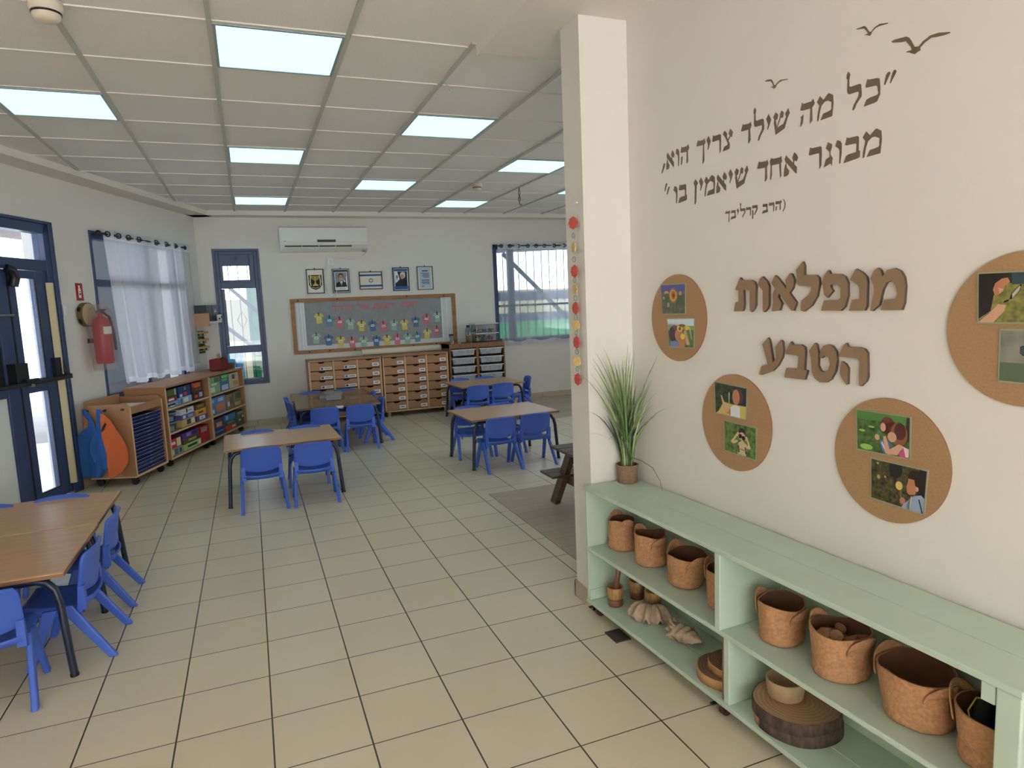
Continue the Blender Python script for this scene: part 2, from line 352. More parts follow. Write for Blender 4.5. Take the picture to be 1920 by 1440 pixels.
[('par',[[(0.8966,1.8542),(0.9032,1.8483),(0.908,1.8348),(0.9054,1.8225),(0.8971,1.8109),(0.8947,1.812),(0.9016,1.8238),(0.9037,1.8355),(0.901,1.8465),(0.8957,1.8537)]]),('he',[[(0.8652,1.8521),(0.8677,1.8497),(0.8839,1.849),(0.8872,1.8519),(0.8903,1.845),(0.888,1.8421),(0.8853,1.8399),(0.8865,1.8215),(0.8821,1.8176),(0.8811,1.8187),(0.882,1.8396),(0.8671,1.8402),(0.8617,1.8415)],[(0.8685,1.8339),(0.8673,1.8225),(0.8638,1.8176),(0.8624,1.8187),(0.8636,1.8282),(0.8631,1.8319)]]),('resh',[[(0.8334,1.8517),(0.8376,1.8496),(0.854,1.8493),(0.8564,1.8476),(0.857,1.837),(0.8562,1.8208),(0.8525,1.817),(0.8518,1.8392),(0.8498,1.8402),(0.8328,1.8403),(0.8306,1.8415)]]),('bet',[[(0.8038,1.8514),(0.8067,1.8497),(0.8218,1.8493),(0.8243,1.8474),(0.8244,1.8293),(0.8267,1.8282),(0.8264,1.82),(0.8219,1.8187),(0.7987,1.8168),(0.803,1.8258),(0.8072,1.8272),(0.8203,1.8279),(0.8205,1.8383),(0.8187,1.8398),(0.8034,1.8404),(0.801,1.8418)]]),('qof',[[(0.7514,1.8536),(0.7556,1.8522),(0.7722,1.8517),(0.7763,1.8507),(0.7768,1.8365),(0.763,1.8175),(0.7599,1.8187),(0.7712,1.8388),(0.7701,1.8419),(0.7504,1.8425)],[(0.7546,1.8374),(0.7567,1.8259),(0.7547,1.8051),(0.7495,1.8051),(0.7505,1.8237),(0.7504,1.8357)]]),('resh',[[(0.7214,1.8517),(0.7255,1.8496),(0.7413,1.8493),(0.7436,1.8476),(0.7442,1.837),(0.7434,1.8208),(0.7399,1.817),(0.7391,1.8392),(0.7372,1.8402),(0.7208,1.8403),(0.7187,1.8415)]]),('lamed',[[(0.6906,1.8715),(0.694,1.8669),(0.6924,1.8603),(0.6926,1.8515),(0.6949,1.8496),(0.7118,1.8494),(0.714,1.8475),(0.7155,1.8369),(0.7152,1.8321),(0.7067,1.824),(0.7025,1.8173),(0.6998,1.8169),(0.6989,1.8182),(0.7016,1.8241),(0.7094,1.833),(0.7104,1.8382),(0.7084,1.84),(0.6929,1.8403),(0.6899,1.8422),(0.6886,1.846),(0.6894,1.8611),(0.6872,1.8628),(0.6877,1.8682)]]),('yod',[[(0.676,1.8534),(0.6818,1.8439),(0.6785,1.8366),(0.6747,1.8296),(0.6732,1.8302),(0.6752,1.8372),(0.6707,1.8471)]]),('bet',[[(0.6423,1.8514),(0.6453,1.8497),(0.6611,1.8493),(0.6637,1.8474),(0.6638,1.8293),(0.6663,1.8282),(0.6659,1.82),(0.6613,1.8187),(0.637,1.8168),(0.6415,1.8258),(0.6459,1.8272),(0.6596,1.8279),(0.6597,1.8383),(0.6578,1.8398),(0.6419,1.8404),(0.6393,1.8418)]]),('fkaf',[[(0.6122,1.8525),(0.6158,1.8505),(0.6278,1.8497),(0.6314,1.8522),(0.6347,1.8442),(0.6303,1.8404),(0.6307,1.8126),(0.6264,1.8075),(0.6254,1.8083),(0.6277,1.8409),(0.6096,1.842),(0.6071,1.8434)]]),('par',[[(0.6026,1.8565),(0.5967,1.8478),(0.5938,1.8354),(0.5978,1.8222),(0.6036,1.8135),(0.6001,1.8148),(0.5931,1.8244),(0.5903,1.8359),(0.5932,1.8482),(0.6002,1.8568)]])]]
BIG=[('tav',[(0.6991,1.5938),(0.7086,1.584),(0.7562,1.5818),(0.7739,1.5736),(0.7805,1.5587),(0.7793,1.4891),(0.7718,1.4744),(0.7581,1.4634),(0.7504,1.469),(0.7502,1.5433),(0.7176,1.547),(0.7203,1.4936),(0.7167,1.473),(0.7098,1.4666),(0.6669,1.4664),(0.675,1.5),(0.6912,1.5035),(0.6912,1.5452),(0.674,1.5484)]),
('vav',[(0.8133,1.5917),(0.8352,1.5727),(0.8439,1.5563),(0.844,1.4882),(0.8373,1.4739),(0.8215,1.4624),(0.8151,1.4686),(0.8146,1.5412),(0.7899,1.5638),(0.8011,1.5851)]),
('alef',[(0.8728,1.5928),(0.8844,1.5845),(0.9248,1.5434),(0.9209,1.574),(0.9406,1.5964),(0.9473,1.5939),(0.9585,1.5722),(0.9531,1.5452),(0.9393,1.5284),(0.9695,1.4952),(0.9577,1.4668),(0.9489,1.4679),(0.8919,1.5281),(0.8874,1.5159),(0.9046,1.4927),(0.8948,1.4682),(0.8584,1.4655),(0.8657,1.4951),(0.864,1.5271),(0.8732,1.5463),(0.8566,1.5664)]),
('lamed',[(0.9948,1.6324),(1.0018,1.6186),(1.0018,1.5869),(1.0504,1.5843),(1.0606,1.5756),(1.0642,1.5575),(1.0557,1.5152),(1.0338,1.4841),(1.0008,1.4642),(0.988,1.4677),(0.9909,1.4999),(1.0209,1.5194),(1.0322,1.5324),(1.0328,1.5489),(0.9825,1.5515),(0.9738,1.558),(0.968,1.6056)]),
('pe',[(1.0988,1.5977),(1.1068,1.5851),(1.1454,1.5823),(1.1623,1.5736),(1.1726,1.5528),(1.1736,1.5122),(1.1626,1.4778),(1.148,1.4658),(1.0726,1.4672),(1.0839,1.4998),(1.1397,1.5013),(1.1471,1.5081),(1.1464,1.5382),(1.1349,1.5491),(1.109,1.5507),(1.1084,1.5428),(1.1171,1.5296),(1.0967,1.5086),(1.0835,1.5193),(1.0791,1.5471),(1.0738,1.5522),(1.0843,1.5825)]),
('nun',[(1.2014,1.5952),(1.2245,1.5825),(1.2387,1.5681),(1.2419,1.5529),(1.2411,1.48),(1.2345,1.4663),(1.1794,1.466),(1.1895,1.4993),(1.2161,1.5034),(1.2145,1.5388),(1.2079,1.5467),(1.18,1.5624)]),
('mem',[(1.2751,1.5936),(1.2852,1.5864),(1.2923,1.5669),(1.308,1.5851),(1.3302,1.5889),(1.3492,1.5797),(1.3606,1.5619),(1.3654,1.536),(1.363,1.4872),(1.3559,1.4671),(1.2903,1.4669),(1.3009,1.4971),(1.3361,1.5008),(1.3404,1.5137),(1.3348,1.54),(1.3218,1.5528),(1.3059,1.5486),(1.2951,1.5298),(1.2833,1.4825),(1.2603,1.464),(1.2541,1.4662),(1.2654,1.5249),(1.2632,1.5429),(1.2525,1.5629),(1.262,1.5849)]),
('ayin',[(0.8404,1.3706),(0.8474,1.3616),(0.866,1.2812),(0.8806,1.2978),(0.8751,1.3366),(0.9017,1.3635),(0.9084,1.3586),(0.9131,1.328),(0.909,1.3021),(0.8893,1.2723),(0.8656,1.2509),(0.8059,1.23),(0.7994,1.2336),(0.8111,1.2641),(0.8411,1.2729),(0.8142,1.3445)]),
('bet',[(0.9475,1.3601),(0.9557,1.3491),(0.9918,1.3506),(1.0073,1.3426),(1.01,1.3279),(1.007,1.2656),(1.0202,1.2629),(1.0091,1.2308),(0.9197,1.2318),(0.9276,1.2647),(0.9774,1.2659),(0.9815,1.3089),(0.9736,1.3129),(0.9254,1.3146),(0.9253,1.3235)]),
('tet',[(1.0492,1.359),(1.0567,1.3533),(1.0646,1.3234),(1.0638,1.2845),(1.0744,1.2659),(1.0889,1.2646),(1.1059,1.272),(1.1111,1.2926),(1.1051,1.3137),(1.0893,1.3187),(1.0765,1.3091),(1.0691,1.3152),(1.0731,1.3335),(1.0844,1.3508),(1.1014,1.3563),(1.1183,1.3523),(1.134,1.3342),(1.1381,1.3086),(1.1326,1.2705),(1.1164,1.2417),(1.0982,1.2297),(1.0722,1.228),(1.0513,1.2396),(1.039,1.2607),(1.0337,1.3095),(1.0258,1.3324)]),
('he',[(1.1713,1.3638),(1.1783,1.3514),(1.22,1.3517),(1.2379,1.3474),(1.2477,1.3355),(1.2507,1.2617),(1.2456,1.2477),(1.2277,1.2301),(1.221,1.2328),(1.2206,1.3092),(1.2132,1.3167),(1.1472,1.3185),(1.1466,1.3232),(1.1595,1.3529)]),
('he2',[(1.1552,1.3038),(1.1689,1.2977),(1.1799,1.2834),(1.1797,1.2335),(1.1745,1.2299),(1.1564,1.2512),(1.1506,1.2648)])]
BIRDS=[[(1.2921,2.2326),(1.3018,2.2339),(1.337,2.2298),(1.3465,2.2235),(1.3547,2.2108),(1.3636,2.1929),(1.3753,2.1902),(1.387,2.1993),(1.4074,2.207),(1.4306,2.2058),(1.4605,2.1969),(1.462,2.1937),(1.448,2.1935),(1.4252,2.197),(1.4106,2.2004),(1.3931,2.1944),(1.38,2.1853),(1.3811,2.178),(1.3727,2.1767),(1.3652,2.1732),(1.3542,2.1789),(1.3494,2.1833),(1.3384,2.1871),(1.3399,2.1885),(1.3555,2.1877),(1.3521,2.1978),(1.3374,2.2175),(1.3215,2.2204),(1.2971,2.2279)],
[(1.1755,2.3102),(1.2032,2.308),(1.2104,2.3014),(1.2203,2.2853),(1.2266,2.2836),(1.2367,2.291),(1.2536,2.2948),(1.2805,2.2881),(1.2799,2.2858),(1.2521,2.2896),(1.2402,2.2882),(1.2284,2.2809),(1.2285,2.2779),(1.2227,2.2732),(1.2127,2.2792),(1.2049,2.2821),(1.2162,2.2815),(1.2143,2.2875),(1.2033,2.3011),(1.1781,2.3074)],
[(0.8091,2.2723),(0.8204,2.2731),(0.8375,2.2695),(0.8448,2.2631),(0.8522,2.2468),(0.8579,2.2441),(0.8664,2.2502),(0.8805,2.2545),(0.9107,2.2487),(0.9139,2.2459),(0.8876,2.2489),(0.8736,2.2473),(0.8618,2.2412),(0.8609,2.2372),(0.8523,2.2342),(0.845,2.2409),(0.8368,2.2434),(0.8484,2.2434),(0.8473,2.249),(0.8376,2.2632),(0.8131,2.2693)]]
GLYPH={'het':[[(0.1008,1.0136),(0.2713,0.9509),(0.8394,0.9368),(0.9244,0.9852),(1.0,0.7498),(0.9096,0.6367),(0.9502,0.1049),(0.8523,0.0162),(0.7772,0.6562),(0.2542,0.6782),(0.1594,0.6553),(0.1777,0.247),(0.0982,0.0358),(0.0089,0.0476),(0.071,0.6312),(0.0,0.8631)]],'shin':[[(0.1453,1.0035),(0.3125,0.8601),(0.2493,0.6683),(0.1588,0.6549),(0.2379,0.3044),(0.6253,0.3789),(0.7934,0.6561),(0.7284,0.7892),(0.9105,0.9884),(1.0,0.7616),(0.8673,0.5669),(0.7015,0.1649),(0.1549,0.0062),(0.0484,0.5378),(0.0723,0.6944),(0.0,0.8209)],[(0.51,0.9874),(0.6391,0.89),(0.6215,0.7173),(0.5632,0.6468),(0.4736,0.7014),(0.2679,0.3224),(0.2174,0.3345),(0.399,0.7024),(0.4221,0.8749)]],'vav':[[(0.2623,0.9824),(0.7681,0.9127),(1.0,0.7982),(0.9918,0.3913),(0.8319,0.009),(0.6569,0.0037),(0.6692,0.5442),(0.4746,0.6396),(0.0,0.7551)]],'bet':[[(0.182,0.9861),(0.2836,0.9355),(0.8251,0.9234),(0.914,0.8692),(0.9169,0.3457),(1.0,0.3159),(0.9886,0.0796),(0.8298,0.0415),(0.0,-0.0148),(0.1542,0.2472),(0.3036,0.2875),(0.7723,0.3063),(0.7771,0.6081),(0.7123,0.6513),(0.1666,0.6661),(0.0798,0.7071)]],'lamed':[[(0.1192,1.5656),(0.2397,1.4344),(0.1828,1.2428),(0.1912,0.9887),(0.2723,0.9334),(0.8695,0.9289),(0.9482,0.8714),(1.0,0.5657),(0.9897,0.4281),(0.6896,0.1924),(0.5401,0.0016),(0.4463,-0.0118),(0.4134,0.0263),(0.5072,0.1974),(0.7837,0.4552),(0.8196,0.6037),(0.7508,0.6556),(0.202,0.6641),(0.0941,0.7183),(0.0478,0.8296),(0.0761,1.2665),(0.0,1.3151),(0.0163,1.4694)]],'tsadi':[[(0.1903,1.0168),(0.4517,0.8246),(0.399,0.7044),(0.5158,0.5224),(0.7108,0.6663),(0.5817,0.8016),(0.744,1.0139),(1.0,0.8238),(0.9165,0.5984),(0.743,0.6124),(0.5677,0.465),(0.7098,0.2796),(0.6769,0.075),(0.5468,0.0474),(0.0,0.0308),(0.1536,0.2253),(0.417,0.2634),(0.5152,0.3282),(0.2546,0.6807),(0.0243,0.8674)]],'alef':[[(0.1658,0.944),(0.3153,0.8187),(0.933,0.3105),(0.9207,0.0297),(0.7929,0.1022),(0.2602,0.5597),(0.1105,0.6556),(0.0491,0.7914)],[(0.7494,0.9756),(0.8945,0.8803),(1.0,0.7219),(0.9287,0.5579),(0.755,0.6393),(0.7403,0.4825),(0.6705,0.5115),(0.6803,0.6162),(0.6083,0.7698)],[(0.1706,0.6099),(0.2151,0.4055),(0.3948,0.2342),(0.3557,0.0969),(0.2385,0.0245),(0.0,0.0236),(0.0257,0.327),(0.0944,0.5324)]],'he':[[(0.1213,1.0068),(0.2089,0.9367),(0.7753,0.9162),(0.8904,0.9987),(1.0,0.8005),(0.9188,0.7171),(0.8257,0.6527),(0.8653,0.1211),(0.711,0.009),(0.6765,0.0396),(0.7085,0.6436),(0.1856,0.6611),(0.0,0.6997)],[(0.2352,0.4795),(0.1956,0.1509),(0.0712,0.0096),(0.0241,0.0394),(0.0653,0.3144),(0.0459,0.4217)]],'dalet':[[(0.1732,1.0168),(0.2693,0.9622),(0.8063,0.9353),(0.8996,0.9957),(1.0,0.8084),(0.8701,0.6459),(0.9037,0.1447),(0.7477,0.0145),(0.6846,0.0308),(0.7135,0.6574),(0.0452,0.6878),(0.0,0.7176)]],'resh':[[(0.1072,0.993),(0.2663,0.9345),(0.8866,0.9243),(0.9794,0.8763),(1.0,0.5702),(0.9701,0.1013),(0.8319,-0.0089),(0.8024,0.633),(0.7278,0.661),(0.0835,0.6635),(0.0,0.6998)]],'fkaf':[[(0.1818,1.0159),(0.3135,0.9594),(0.7503,0.9368),(0.8809,1.0095),(1.0,0.7762),(0.8406,0.6671),(0.8523,-0.1349),(0.6982,-0.2831),(0.6622,-0.2606),(0.747,0.6825),(0.0885,0.7151),(0.0,0.7537)]],'tav':[[(0.2839,1.0),(0.3676,0.9246),(0.7863,0.9075),(0.9421,0.8451),(1.0,0.7309),(0.9896,0.1972),(0.9237,0.0847),(0.8034,0.0),(0.7356,0.0431),(0.7336,0.6124),(0.4466,0.6407),(0.4704,0.2319),(0.4383,0.0734),(0.3781,0.0245),(0.0,0.0231),(0.0719,0.2808),(0.214,0.3079),(0.2139,0.6273),(0.0626,0.652)]]}
# ------------------------------------------------------------------ materials of the place
M_wall = mat('wall_paint', (223, 219, 213), 0.75, var=0.02, scale=2.0, bump=0.05, bscale=60)
M_soffit = mat('soffit_paint', (226, 222, 215), 0.8)
M_floor = grid_mat('floor_tile', (218, 206, 181), (70, 60, 50), (-0.7038, 2.5467), (0.33, 0.31849), (0.0030, 0.0024), 0.30, var=0.10, vscale=2.2, spec=0.45)
M_base = grid_mat('baseboard_tile', (190, 176, 150), (120, 108, 90), (0, 0), (0.33, None), (0.002, 0.002), 0.4, var=0.1)
M_ceil = mat('ceiling_tile', (234, 232, 231), 0.9, var=0.05, scale=150.0, bump=0.25, bscale=320)
M_tbar = mat('ceiling_bar_metal', (192, 192, 188), 0.5)
M_tee = mat('ceiling_tee_metal', (225, 223, 218), 0.5)
M_blue = mat('blue_painted_metal', (52, 68, 104), 0.4, var=0.06, scale=8)
M_blued = mat('dark_rubber_seal', (22, 24, 32), 0.6)
M_glass = glass_mat('window_glass')
M_black = mat('black_plastic', (24, 24, 26), 0.4)
M_white = mat('white_plastic', (225, 225, 222), 0.4)
M_sheer = sheer_mat('sheer_curtain_cloth', (214, 216, 222), 0.66)
M_hem = sheer_mat('curtain_hem_cloth', (238, 240, 245), 0.88)

# ------------------------------------------------------------------ the room
YB, ZC, ZS = 9.65, 2.86, 2.80
floor = struct(G().box(-4.2, 6.5, -6.2, 9.95, -0.12, 0.0).build('floor', M_floor))
struct(G().box(-4.2, 6.6, -6.2, 9.95, ZC, 3.05).build('ceiling', M_ceil))
bars = G()
for i in range(-6, 11):
    x = -0.0543 + 0.6202*i
    y0, y1 = -6.0, 9.42
    if i >= 2: y0 = 3.36
    if x < -0.55: y1 = min(9.42, 6.95 + (x+1.34)/WDX*WDY)
    if y1 > y0: bars.box(x-0.012, x+0.012, y0, y1, ZC-0.012, ZC+0.01)
struct(bars.build('trim_1', M_tbar))
tees = G()
for j in range(-16, 11):
    y = 3.429 + 0.6041*j
    x0 = -2.6 if y < 4.6 else max(-2.6, -1.34 + (y-6.95)*WDX/WDY)
    x1 = 1.19 if y < 3.36 else 6.4
    if y < 9.42: tees.box(x0, x1, y-0.007, y+0.007, ZC-0.006, ZC+0.01)
struct(tees.build('trim_2', M_tee))
# dropped plaster border round the ceiling grid
sof = G()
sof.box(-0.9, 6.5, 9.42, 9.65, ZS, ZC+0.02)
a = FL.at(-2.3, 0)[:2]; b_ = FL.at(2.9, 0)[:2]; c_ = FL.at(2.9, -0.235)[:2]; d_ = FL.at(-2.3, -0.235)[:2]
sof.prismz([a, b_, c_, d_], ZS, ZC+0.02)
struct(sof.build('trim_3', M_soffit))
so2 = G()
so2.box(1.205, 2.05, -6.0, 2.968, ZS, ZC+0.02)
so2.box(1.205, 2.05, 2.968, 3.345, ZS+0.006, ZC+0.02)
so2.box(1.190, 1.213, -6.0, 3.345, ZS-0.012, ZC+0.02)
struct(so2.build('trim_4', M_soffit))

def wall_with_holes(name, F, x0, x1, z0, z1, th, holes, m=None):
    g = G()
    xs = sorted(set([x0, x1] + [h[0] for h in holes] + [h[1] for h in holes]))
    for i in range(len(xs)-1):
        a, b = xs[i], xs[i+1]
        hs = sorted([h for h in holes if h[0] <= a+1e-6 and h[1] >= b-1e-6], key=lambda h: h[2])
        z = z0
        for h in hs:
            if h[2] > z: g.box(a, b, 0, th, z, h[2])
            z = h[3]
        if z < z1: g.box(a, b, 0, th, z, z1)
    return struct(g.build(name, m or M_wall, loc=F.at(0, 0), rz=F.rz))
W1 = (-0.354, 0.18, 0.60, 2.37)
W2 = (3.57, 5.45, 0.93, 2.40)
W3 = (0.60, 2.30, 0.74, 2.37)
DR = (-1.62, -0.02, 0.0, 2.37)
wall_with_holes('wall_back', FB, -0.62, 6.5, 0, ZC+0.05, 0.22, [W1, W2])
wall_with_holes('wall_left', FL, -2.25, 2.86, 0, ZC+0.05, 0.22, [DR, W3])
# wall running from the angled wall towards the viewer, with wide openings to the yard
pL = FL.at(-2.25, 0)
FL2 = Frame((pL[0], -6.0), (0.0, 1.0))
wall_with_holes('wall_left_near', FL2, 0, pL[1]+6.0, 0, ZC+0.05, 0.22, [])
FRr = Frame((2.2, -6.0), (-1.0, 0.0))
wall_with_holes('wall_rear', FRr, -0.1, 2.2-pL[0]+0.2, 0, ZC+0.05, 0.2, [(0.25, 4.45, 0.02, 2.78)])
struct(G().box(0, 9.0, 0, 0.13, 0, ZC+0.05).build('wall_right', M_wall, loc=FR.at(-0.045, 0), rz=FR.rz))
struct(G().box(1.480, 1.86, 2.785, 2.968, 0, ZC).build('wall_pillar', M_wall))
struct(G().box(1.86, 6.6, 2.82, 2.968, 0, ZC+0.05).build('wall_partition', M_wall))
FX = Frame((6.5, 9.9), (0.0, -1.0))
wall_with_holes('wall_far_right', FX, 0, 7.1, 0, ZC+0.05, 0.2, [(3.4, 5.2, 0.9, 2.4)])  # unseen opening added to bring daylight to the back of the room
# skirting tiles
def skirting(name, F, segs, y=-0.010):
    g = G()
    for x0, x1 in segs: g.box(x0, x1, y, 0.0, 0.0, 0.085)
    return struct(g.build(name, M_base, loc=F.at(0, 0), rz=F.rz))
skirting('baseboard_back', FB, [(-0.53, 6.45)])
skirting('baseboard_left', FL, [(-0.018, 2.86)])
pb = G()
pb.box(1.470, 1.480, 2.775, 2.978, 0, 0.085).box(1.470, 1.75, 2.775, 2.785, 0, 0.085).box(1.470, 6.4, 2.968, 2.978, 0, 0.085)
struct(pb.build('baseboard_pillar', M_base))
skirting('baseboard_right', FR, [(0.0, 8.7)])

# ------------------------------------------------------------------ door_1: blue double door of the angled wall
door = thing('door_1', 'blue metal double door with glazed panels and transom in the angled left wall', 'door', FL.at(0, 0), FL.rz)
struct(door)
g = G()
for x0, x1, z0, z1 in ((-0.10, -0.02, 0, 2.37), (-1.62, -1.54, 0, 2.37), (-1.62, -0.02, 2.29, 2.37), (-1.54, -0.10, 1.97, 2.06)):
    g.box(x0, x1, -0.02, 0.08, z0, z1)
g.box(-0.03, 0.02, -0.03, 0.0, 0, 2.395); g.box(-1.68, 0.02, -0.03, 0.0, 2.37, 2.395)
g.build('door_frame', M_blue, door, bevel=0.004)
G().box(-1.54, -0.10, 0.025, 0.031, 2.06, 2.29).build('transom_glass', M_glass, door)
g = G()
for x0, x1, z0, z1 in ((-0.565, -0.485, 0.02, 1.965), (-0.25, -0.105, 0.02, 1.965), (-0.485, -0.25, 0.02, 0.105), (-0.485, -0.25, 0.955, 1.065), (-0.485, -0.25, 1.90, 1.965)):
    g.box(x0, x1, -0.005, 0.045, z0, z1)
leaf = g.build('door_leaf', M_blue, door, bevel=0.004)
G().box(-0.485, -0.25, 0.018, 0.024, 0.105, 0.955).box(-0.485, -0.25, 0.018, 0.024, 1.065, 1.90).build('glass_pane', M_glass, leaf)
sl = G()
for x0, x1, z0, z1 in ((-0.263, -0.25, 0.105, 0.955), (-0.263, -0.25, 1.065, 1.90), (-0.485, -0.25, 0.105, 0.115), (-0.578, -0.563, 0.02, 1.965)):
    sl.box(x0, x1, -0.008, 0.0, z0, z1)
sl.build('rubber_seal', M_blued, leaf)
g = G()
for x0, x1, z0, z1 in ((-0.715, -0.58, 0.02, 1.965), (-1.54, -1.42, 0.02, 1.965), (-1.42, -0.715, 0.02, 0.10), (-1.42, -0.715, 0.95, 1.05), (-1.42, -0.715, 1.90, 1.965)):
    g.box(x0, x1, -0.005, 0.045, z0, z1)
leaf2 = g.build('door_leaf', M_blue, door, bevel=0.004)
G().box(-1.42, -0.715, 0.015, 0.03, 0.10, 0.95).build('white_panel', M_white, leaf2)
sc = G()
sc.box(-1.42, -0.715, 0.012, 0.018, 1.05, 1.90)
for k in range(42): sc.box(-1.42, -0.715, 0.006, 0.013, 1.06+k*0.02, 1.064+k*0.02)
sc.build('black_screen', mat('black_screen_mesh', (30, 31, 34), 0.7), leaf2)
bar = G()
bar.tube([(-0.075, -0.03, 1.20), (-0.075, -0.05, 1.10), (-0.075, -0.085, 1.055), (-0.10, -0.095, 1.052), (-0.56, -0.095, 1.050)], 0.019, 10)
bar.box(-0.175, -0.115, -0.05, -0.005, 1.045, 1.225); bar.box(-0.115, -0.06, -0.10, -0.03, 1.035, 1.075)
bar.box(-0.70, -0.56, -0.075, -0.005, 1.03, 1.215); bar.box(-0.64, -0.50, -0.11, -0.05, 1.045, 1.085)
bar.tube([(-0.64, -0.095, 1.045), (-1.45, -0.095, 1.045)], 0.018, 10)
bar.build('push_bar', M_black, door, bevel=0.006)
G().box(-0.60, -0.555, -0.11, -0.10, 1.02, 1.05).build('latch', mat('chrome', (200, 200, 205), 0.2, 1.0), door)
cl = G()
cl.tube([(-0.60, -0.03, 1.97), (-0.56, -0.05, 1.955), (-0.53, -0.045, 1.90), (-0.545, -0.03, 1.83)], 0.035, 10)
cl.build('black_closer', M_black, door)
bl = G().cyl((-0.90, -0.02, 1.60), (-0.57, -0.02, 1.60), 0.010).cyl((-0.78, -0.02, 1.585), (-0.78, -0.02, 1.615), 0.016)
bl.build('bolt', mat('brushed_steel', (160, 160, 158), 0.35, 0.9), door)
st = G()
st.surf(lambda u, v: (-0.135+0.085*u, -0.012-0.034*math.sin(PI*u), 0.10+1.77*v), 10, 1)
st.add([(-0.135, -0.012, 1.87), (-0.092, -0.046, 1.87), (-0.05, -0.012, 1.87)], [(0, 1, 2)])
st.build('finger_guard', mat('cream_foam', (214, 200, 160), 0.7), door, bevel=0.0)

# ------------------------------------------------------------------ windows
def window(name, F, W, bars_v, bars_h, label, fr=0.05, dpt=(0.02, 0.10)):
    x0, x1, z0, z1 = W
    w = thing(name, label, 'window', F.at(0, 0), F.rz)
    struct(w)
    g = G()
    g.box(x0, x0+fr, dpt[0], dpt[1], z0, z1).box(x1-fr, x1, dpt[0], dpt[1], z0, z1)
    g.box(x0+fr, x1-fr, dpt[0], dpt[1], z0, z0+fr).box(x0+fr, x1-fr, dpt[0], dpt[1], z1-fr, z1)
    for a, b in bars_v: g.box(a, b, dpt[0]+0.005, dpt[1], z0+fr, z1-fr)
    for a, b in bars_h: g.box(x0+fr, x1-fr, dpt[0]+0.002, dpt[1]-0.004, a, b)
    tr = 0.022
    g.box(x0-tr, x1+tr, -0.012, dpt[0], z1-0.01, z1+tr).box(x0-tr, x1+tr, -0.012, dpt[0], z0-tr, z0+0.01)
    g.box(x0-tr, x0+0.01, -0.012, dpt[0], z0, z1).box(x1-0.01, x1+tr, -0.012, dpt[0], z0, z1)
    g.build('window_frame', M_blue, w, bevel=0.004)
    G().box(x0+fr, x1-fr, 0.058, 0.063, z0+fr, z1-fr).build('glass_pane', M_glass, w)
    return w
w1 = window('window_1', FB, W1, [], [(1.875, 1.965), (1.01, 1.105)], 'narrow blue framed window with three panes at the left end of the back wall', fr=0.052)
g = G()
for z0, z1 in ((1.11, 1.87),): g.box(-0.302, -0.262, 0.012, 0.03, z0, z1)
g.box(-0.265, 0.075, 0.006, 0.026, 2.17, 2.318).box(-0.265, 0.075, 0.006, 0.026, 1.965, 1.985).box(-0.302, -0.262, 0.006, 0.026, 1.965, 2.318).box(0.062, 0.128, 0.006, 0.026, 1.965, 2.318)
g.build('sash', M_blue, w1, bevel=0.003)
G().cyl((-0.09, -0.02, 2.27), (-0.09, 0.01, 2.27), 0.016).build('latch', M_black, w1)
window('window_2', FB, W2, [(3.80, 3.90), (4.95, 5.03)], [(1.47, 1.50)], 'wide blue framed window behind sheer curtains on the right of the back wall')
window('window_3', FL, W3, [(1.40, 1.49)], [(1.86, 1.93)], 'blue framed window behind the sheer curtain in the angled left wall')

# ------------------------------------------------------------------ outside
M_ground = mat('yard_paving', (176, 168, 158), 0.9, var=0.12, scale=1.5)
M_grille = mat('grille_iron', (70, 78, 96), 0.5)
struct(G().box(-26, 26, 9.95, 34, -0.2, -0.06).box(-26, -4.2, -22, 9.95, -0.2, -0.06).box(-4.2, 26, -22, -6.2, -0.2, -0.06).build('ground', M_ground))
def grille(name, label, F, x0, x1, z0, z1, step, diamonds):
    t = thing(name, label, 'window grille', F.at(0, 0.20), F.rz)
    g = G()
    n = max(1, round((x1-x0)/step))
    for i in range(n+1):
        x = x0+(x1-x0)*i/n
        g.box(x-0.005, x+0.005, 0.0, 0.010, z0, z1)
    for z in (z0, z1): g.box(x0, x1, 0.0, 0.010, z-0.006, z+0.006)
    g.build('bars', M_grille, t)
    g = G()
    for cx, cz, a, b in diamonds:
        pts = [(cx, 0.005, cz-b), (cx+a, 0.005, cz), (cx, 0.005, cz+b), (cx-a, 0.005, cz)]
        g.tube(pts, 0.006, 6, closed=True)
    g.build('diamonds', M_grille, t)
    return t
gr1 = grille('window_grille', 'thin iron grille with diamond shapes outside the narrow left window', FB, -0.33, 0.16, 0.64, 2.34, 0.13, [(-0.08, 2.19, 0.10, 0.11), (0.09, 1.45, 0.08, 0.16), (-0.08, 1.45, 0.06, 0.12)])
gr2 = grille('window_grille', 'thin iron grille with diamond shapes outside the wide curtained window', FB, 3.65, 5.38, 0.97, 2.36, 0.133, [(4.58, 1.93, 0.07, 0.11), (3.98, 1.93, 0.07, 0.11), (5.1, 1.93, 0.07, 0.11)])
def brace(parent, p0, p1, w=0.05):
    g = G()
    d = Vector((p1[0]-p0[0], 0, p1[1]-p0[1])); L = d.length; d.normalize(); n = Vector((-d.z, 0, d.x))*w/2
    g.prism([(p0[0]-n.x, p0[1]-n.z), (p0[0]+d.x*L-n.x, p0[1]+d.z*L-n.z), (p0[0]+d.x*L+n.x, p0[1]+d.z*L+n.z), (p0[0]+n.x, p0[1]+n.z)], 0.012, 0.045)
    g.build('diagonal_brace', M_blue, parent)
brace(gr1, (-0.30, 1.99), (0.24, 1.43))
brace(gr1, (-0.34, 1.41), (0.16, 0.95))
brace(gr2, (3.80, 2.30), (4.90, 1.24), 0.06)
M_green = mat('green_sheet_panel', (66, 160, 100), 0.6, var=0.08, scale=3)
